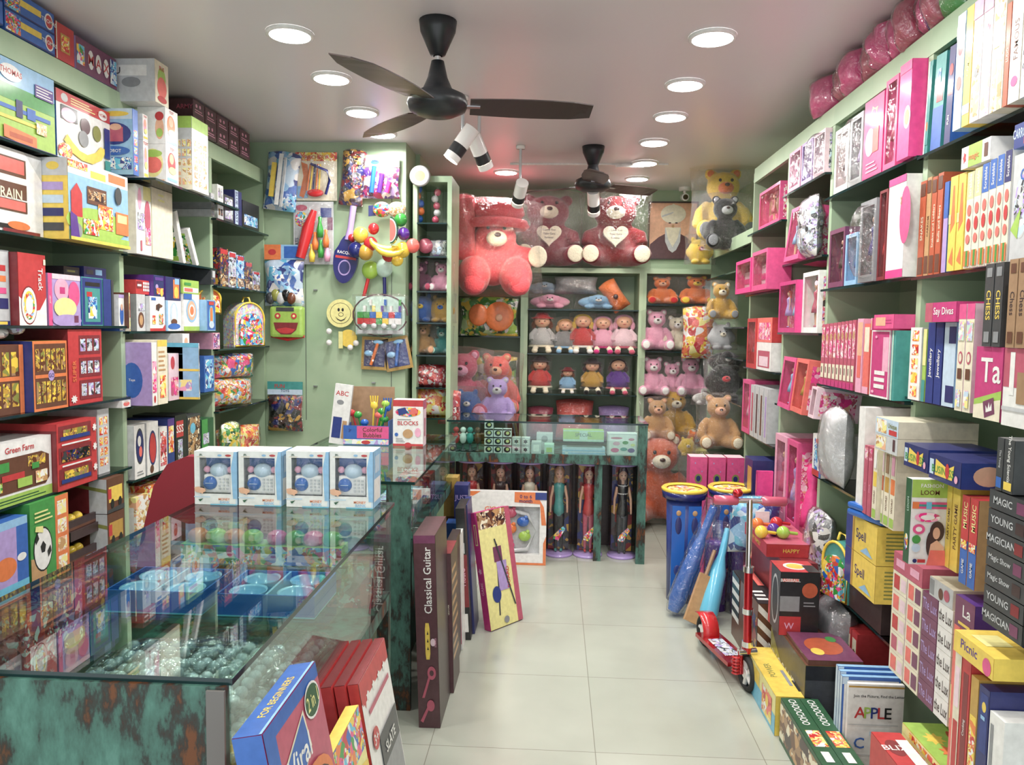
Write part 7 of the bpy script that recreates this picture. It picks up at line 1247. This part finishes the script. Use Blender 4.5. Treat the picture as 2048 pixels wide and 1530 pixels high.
# scooter
fw = atZ(1493, 1380, 0); rw = atZ(1408, 1290, 0); fx, fy = fw.x, fw.y+.0; e = empty('kick_scooter', (fx, fy, 0), 0, 'red and chrome kick scooter with pink grips and a red rear mudguard', 'scooter')
rx_, ry_ = rw.x-fx, rw.y-fy; dr = Vector((rx_, ry_, 0)); L_ = dr.length; dn = dr.normalized(); sd = Vector((-dn.y, dn.x, 0))
def wheel(c, r, n_='wheel'):
    m = MB(); ax = sd; vs = []; ring = []
    for j in range(28):
        t = 2*math.pi*j/28; u = dn*math.cos(t)+Vector((0, 0, 1))*math.sin(t)
        for rr, off in ((r, -.008), (r, .008), (r*.86, .016), (r*.74, .013), (r*.74, -.013), (r*.86, -.016)): vs.append(Vector(c)+u*rr+ax*off)
    fs = [(6*j+k, 6*j+(k+1) % 6, 6*((j+1) % 28)+(k+1) % 6, 6*((j+1) % 28)+k) for j in range(28) for k in range(6)]
    o = m.add(vs, fs, 'rubber', True).obj(n_, e); h = MB().tube([Vector(c)-ax*.014, Vector(c)+ax*.014], r*.3, 'wht!', 16)
    for k in range(5): t = 2*math.pi*k/5; u = dn*math.cos(t)+Vector((0, 0, 1))*math.sin(t); h.tube([Vector(c)+u*r*.2, Vector(c)+u*r*.77], .011, 'wht!', 8)
    h.obj('hub', o)
R1 = .075; wheel((0, 0, R1), R1); wheel((rx_, ry_, R1), R1)
st = Vector((0, 0, .16)); hb = Vector((-.0, .06, .83))
MB().tube([Vector((0, 0, R1))+sd*.03, Vector((0, .01, .17))+sd*.03], .012, 'redmetal').tube([Vector((0, 0, R1))-sd*.03, Vector((0, .01, .17))-sd*.03], .012, 'redmetal').tube([Vector((0, .01, .165))-sd*.04, Vector((0, .01, .165))+sd*.04], .016, 'chrome').obj('fork', e)
for s in (-1, 1):
    m = MB()
    for k in range(6): m.lathe([(.012, .075+k*.014), (.02, .079+k*.014), (.012, .083+k*.014)], 'red!', 12, c=tuple(sd*s*.052))
    m.obj('spring', e)
MB().tube([(0, .01, .16), (0, .025, .33), (0, .04, .52)], .018, 'redmetal', 14).obj('lower_stem', e); MB().tube([(0, .04, .52), (0, .06, .82)], .013, 'chrome', 14).obj('upper_stem', e)
for z, y in ((.2, .014), (.34, .026), (.52, .04)): MB().tube([(0, y, z-.012), (0, y, z+.012)], .023, 'chrome', 14).obj('clamp', e)
MB().tube([(-.07, .06, .815), (.07, .06, .815)], .011, 'chrome').obj('handlebar', e)
for s in (-1, 1): MB().tube([(s*.05, .06, .815), (s*.06, .06, .815), (s*.15, .06, .815), (s*.155, .06, .815)], [.016, .021, .021, .015], 'rose!', 14).obj('grip', e)
MB().ball((-.055, .05, .85), (.022, .022, .018), 'redmetal').obj('bell', e)
a1 = dn*.07+Vector((0, 0, .075)); b1 = dn*(L_-.03)+Vector((0, 0, .06)); m = MB(); vs = []
for t in (0, 1):
    c = a1+(b1-a1)*t
    for s, z in ((-.058, 0), (.058, 0), (.058, .018), (-.058, .018)): vs.append(c+sd*s+Vector((0, 0, z)))
m.add(vs, [(0, 1, 2, 3), (7, 6, 5, 4), (0, 4, 5, 1), (1, 5, 6, 2), (2, 6, 7, 3), (3, 7, 4, 0)], 'redmetal'); m.obj('deck', e)
m = MB(); vs = [a1+(b1-a1)*t+sd*s+Vector((0, 0, .0195)) for t in (.2, .75) for s in (-.036, .036)]; m.add(vs, [(0, 1, 3, 2)], '*silver:50'); m.obj('grip_tape', e)
MB().tube([dn*.02+Vector((0, 0, .2)), a1], .014, 'redmetal').obj('neck', e)
m = MB(); cc = Vector((rx_, ry_, R1))
vs = []; 
for k in range(7):
    t = math.radians(-25+150*k/6*.9); u = -dn*math.cos(math.radians(180)-t)*-1*.085; 
    q = cc+dn*(math.cos(t)*-.085)*-1*-1+Vector((0, 0, math.sin(t)*.085+.004)); vs += [q-sd*.04, q+sd*.04]
m.add(vs, [(2*k, 2*k+1, 2*k+3, 2*k+2) for k in range(6)], 'red!', True); o = m.obj('mudguard', e); o.modifiers.new('t', 'SOLIDIFY').thickness = .003
# ---- cartons on the floor along the right shelving
def fb(name, x0, x1, y0, y1, z0, z1, mat, label, **k): return carton(name, ((x0+x1)/2, y0, z0+.001), 0, x1-x0, y1-y0, z1-z0, mat, label, **k)
fb('toy_box', .868, 1.0, 2.90, 3.36, 0, .155, 'yel', 'long yellow and blue carton lying on the floor by the scooter', top='r 0 0 1 1 yel|T .3 .5 .2 olive POWER|r .6 .2 .7 .5 gry|r .75 .1 .85 .3 blk', left='r 0 0 1 1 lyel|r 0 0 1 .5 cyan|r .1 .5 .5 .9 yel|r .6 .1 .9 .8 *warm:30', front='r 0 0 1 1 yel|r .2 .2 .8 .8 kraft')
for i in range(2): fb('toy_train_box', .878+i*.069, .878+i*.069+.067, 2.25, 2.87, 0, .165, 'dgrn', ('left', 'right')[i]+' one of two dark green train boxes with white capitals on the floor', top='r 0 0 1 1 dgrn|D.3 .5 .83 .42 wht CHOOCHOO|r .2 .45 .9 .62 *warm:50|r .3 .3 .7 .4 wht|r .1 .05 .9 .25 *greens:50', left='r 0 0 1 1 dgrn|r 0 .1 1 .9 *brown:20', front='r 0 0 1 1 dgrn')
fb('learning_board', 1.02, 1.205, 2.6, 2.615, .0, .355, 'wht', 'white learning board with coloured word letters on the floor', front='r 0 0 1 1 wht|S .0 .965 1 1 2 gold wht|t .55 .88 .035 dgry Join the Picture, Find the Letter|t .22 .72 .11 red A|t .36 .72 .11 lgrn P|t .48 .72 .11 dblu P|t .6 .72 .11 red L|t .72 .72 .11 blk E|t .22 .42 .11 blu C|r .4 .5 .6 .54 pblu|t .22 .14 .11 dblu D|r .0 .3 .9 .31 lgry|r .0 .6 .9 .61 lgry')
for i in range(3): fb('learning_board', 1.01, 1.205, 2.63+i*.022, 2.648+i*.022, 0, .365+.008*i, 'blu', '%s blue backed board behind the word letter board' % ('first', 'second', 'third')[i], front='r 0 0 1 1 blu|r .03 .03 .97 .97 wht|r .0 .93 .1 1 pblu', left='r 0 0 1 1 pblu', top='r 0 0 1 1 lblu')
fb('toy_box', .975, 1.06, 1.86, 2.3, 0, .345, 'red', 'red building block box with white bricks picture, front right', top='r 0 0 1 1 red|e .4 .8 .3 .1 dred|t .4 .8 .06 wht BLIX|r .6 .1 1 .9 wht|r .3 .1 .6 .4 wht', left='r 0 0 1 1 red|r .2 .2 .8 .8 *brown:20')
for i in range(3): fb('toy_box', 1.075, 1.20, 1.84+.01*i, 2.32, .285+i*.028, .312+i*.028, 'yel', '%s flat yellow box with butterfly and flower print, front right' % ('lowest', 'middle', 'topmost')[i], top='r 0 0 1 1 yel|r 0 .45 1 1 lgrn|B .4 .8 .25 .08 8 yel|B .5 .65 .25 .08 8 org|e .85 .8 .1 .1 dorg|t .6 .25 .12 red Fun|L .1 .1 .6 .2 2 olive', left='r 0 0 1 1 lyel|r .1 .2 .6 .8 *warm:50')
fb('carton_box', 1.075, 1.20, 1.86, 2.30, 0, .284, 'kraft', 'plain carton under the flat yellow butterfly boxes')
fb('toy_box', .975, 1.2, 2.9, 3.36, 0, .28, 'olive', 'long dark olive carton with white capitals under the fruit print box', left='r 0 0 1 1 dgry|p olive 0 0 .6 0 .3 .6 0 .9|t .35 .5 .2 lgry DINOSAUR', top='r 0 0 1 1 brn|e .5 .5 .3 .25 dorg|r .1 .1 .4 .3 yel', front='r 0 0 1 1 dgry|r 0 .8 1 1 blk')
fb('toy_box', .985, 1.19, 2.905, 3.18, .281, .30, 'brn', 'flat brown box with orange fruit picture on the dark olive carton', top='r 0 0 1 1 plum|e .5 .5 .35 .3 dorg|e .3 .3 .12 .12 yel|e .75 .75 .1 .1 grn')
fb('toy_box', 1.08, 1.27, 2.78, 2.88, 0, .30, 'lgry', 'silver and black striped pack before the olive carton', front='r 0 0 1 1 lgry|S .0 .8 1 1 6 dgry lgry|r .1 .1 .9 .7 wht')
fb('cap_box', .955, 1.115, 3.19, 3.35, .282, .55, 'blk', 'black and red sports box with white and yellow round label on top', front='r 0 0 1 1 blk|r .0 .0 .55 .3 red|r .0 .38 .5 .62 gry|t .25 .15 .1 lpnk W|e .75 .72 .2 .12 dorg|r .05 .85 .45 .9 coral|t .25 .875 .05 wht BASEBALL|L .6 .45 .9 .55 2 gry', left='r 0 0 1 1 dgry|r 0 0 .2 1 red|e .6 .5 .3 .4 lgry|e .6 .5 .25 .35 blk', top='r 0 0 1 1 red|e .5 .5 .3 .3 wht|e .5 .5 .22 .22 yel|r .7 0 1 .6 blk')
fb('toy_box', .93, 1.03, 3.42, 3.9, 0, .33, 'choc', 'long dark wood coloured carton with white zigzag end behind the yellow carton', left='r 0 0 1 1 brn|r .5 .1 1 .8 *dark:16|S .0 .3 .3 1 8 wht blk', top='r 0 0 1 1 blk|S .1 .1 .6 .4 6 wht blk|r .6 .5 .9 .9 coral', front='r 0 0 1 1 brn|p wht 0 .9 1 .6 1 .7 0 1|p wht 0 .7 1 .4 1 .5 0 .8|p wht 0 .5 1 .2 1 .3 0 .6|r 0 0 1 .2 org')
fb('toy_box', 1.035, 1.2, 3.42, 4.2, 0, .52, 'dred', 'dark red carton under the red cased toys on the floor', front='r 0 0 1 1 dred|r .3 .3 .9 .8 rose', left='r 0 0 1 1 dred|r .1 .1 .9 .6 rose')
fb('toy_box', .98, 1.2, 3.5, 3.9, .521, .58, 'red', 'flat red box with yellow lettering on the dark red carton', front='r 0 0 1 1 red|t .5 .5 .3 yel HAPPY', left='r 0 0 1 1 red|t .5 .5 .35 yel HAPPY FAMILY', top='r 0 0 1 1 rose')
for i, (x, y, c) in enumerate(((.98, 3.6, 'yel!'), (1.05, 3.65, 'pur!'), (1.0, 3.75, 'org!'), (1.08, 3.6, 'lgrn!'), (1.1, 3.78, 'red!'))):
    e = empty('toy_rattle', (x, y, .581), 0, '%s rattle ball lying on the flat red box' % ('yellow', 'purple', 'orange', 'lime', 'red')[i], 'toy'); MB().ball((0, 0, .03), .03, c).obj('ball', e); MB().tube([(.02, 0, .03), (.07, .02, .02)], .008, c, 8).obj('handle', e)
# R2/R1 low shelf things
toybag((XR-.02, atX(1660, 650, XR-.02).y, .442), -HP, .26, .30, .12, '*silver:22', 'pinkish wrapped toy set with silver parts on the low right shelf', seed=77)
backpack((XR-.06, atX(1693, 650, XR-.06).y, .442), -HP+.3, 'teal rimmed clear backpack of coloured toys on the low right shelf', 'teal', '*mix:40', .17, .24, .09)
e = empty('toy_laptop', (XR-.10, atX(1745, 650, XR-.1).y, .862), -HP+.25, 'blue toy laptop lying on the yellow spelling game, low right shelf', 'toy laptop'); MB().bbox(-.1, 0, 0, .1, .2, .025, 'blu!', .01).obj('base', e); q = MB().bbox(-.1, .0, .026, .1, .2, .05, 'blu!', .01); Face(q, (-.08, .02, .051), (.16, 0, 0), (0, .15, 0)).draw('r .1 .1 .9 .9 pblu|r .2 .2 .5 .8 lgry|e .75 .5 .1 .2 navy'); q.obj('lid', e)
R(.442, 1716, 1792, 0, 'choc', 'dark box under the yellow spelling games on the low right shelf', out=.03, d=.3, h=.14)  # added to carry the games; its dark colour stands in for a shaded gap
for i, (m_, lb) in enumerate((('gold', 'yellow and brown spelling game box, lower one'), ('yel', 'yellow spelling game box with blue letters, upper one'))): R(.585+.138*i, 1712, 1800, 0, m_, lb, 'r 0 0 1 1 yel|t .5 .5 .35 navy Spell|r 0 0 .22 1 dblu|r .22 0 .28 1 gold|p lblu .5 .1 .9 .1 .7 .3', out=.09, d=.3, h=.136, right='r 0 0 1 1 yel|L .1 .1 .9 .9 8 olive', name='board_game_box', cat='board game')
R(.081, 1745, 1800, 0, 'yel', 'yellow bag with small black text hanging by the low shelf post', 'r 0 0 1 1 yel|L .1 .1 .9 .9 8 olive', out=.15, d=.1, h=.34) if False else None
for i, (x0, x1) in enumerate(((1720, 1732), (1733, 1745))): R(.081, x0, x1, 0, 'red', ('far', 'near')[i]+' one of two red framed slate boxes on the lowest right shelf', 'r 0 0 1 1 red|r .15 .1 .85 .9 crm|B .5 .7 .3 .05 6 brn|B .5 .4 .3 .05 6 brn', out=.02, h=.27)
toybag((XR-.02, atX(1700, 650, XR-.02).y, .082), -HP, .3, .33, .16, 'gry', 'grey wrapped bundle on the lowest right shelf', seed=79, name='plastic_bag', cat='bag')
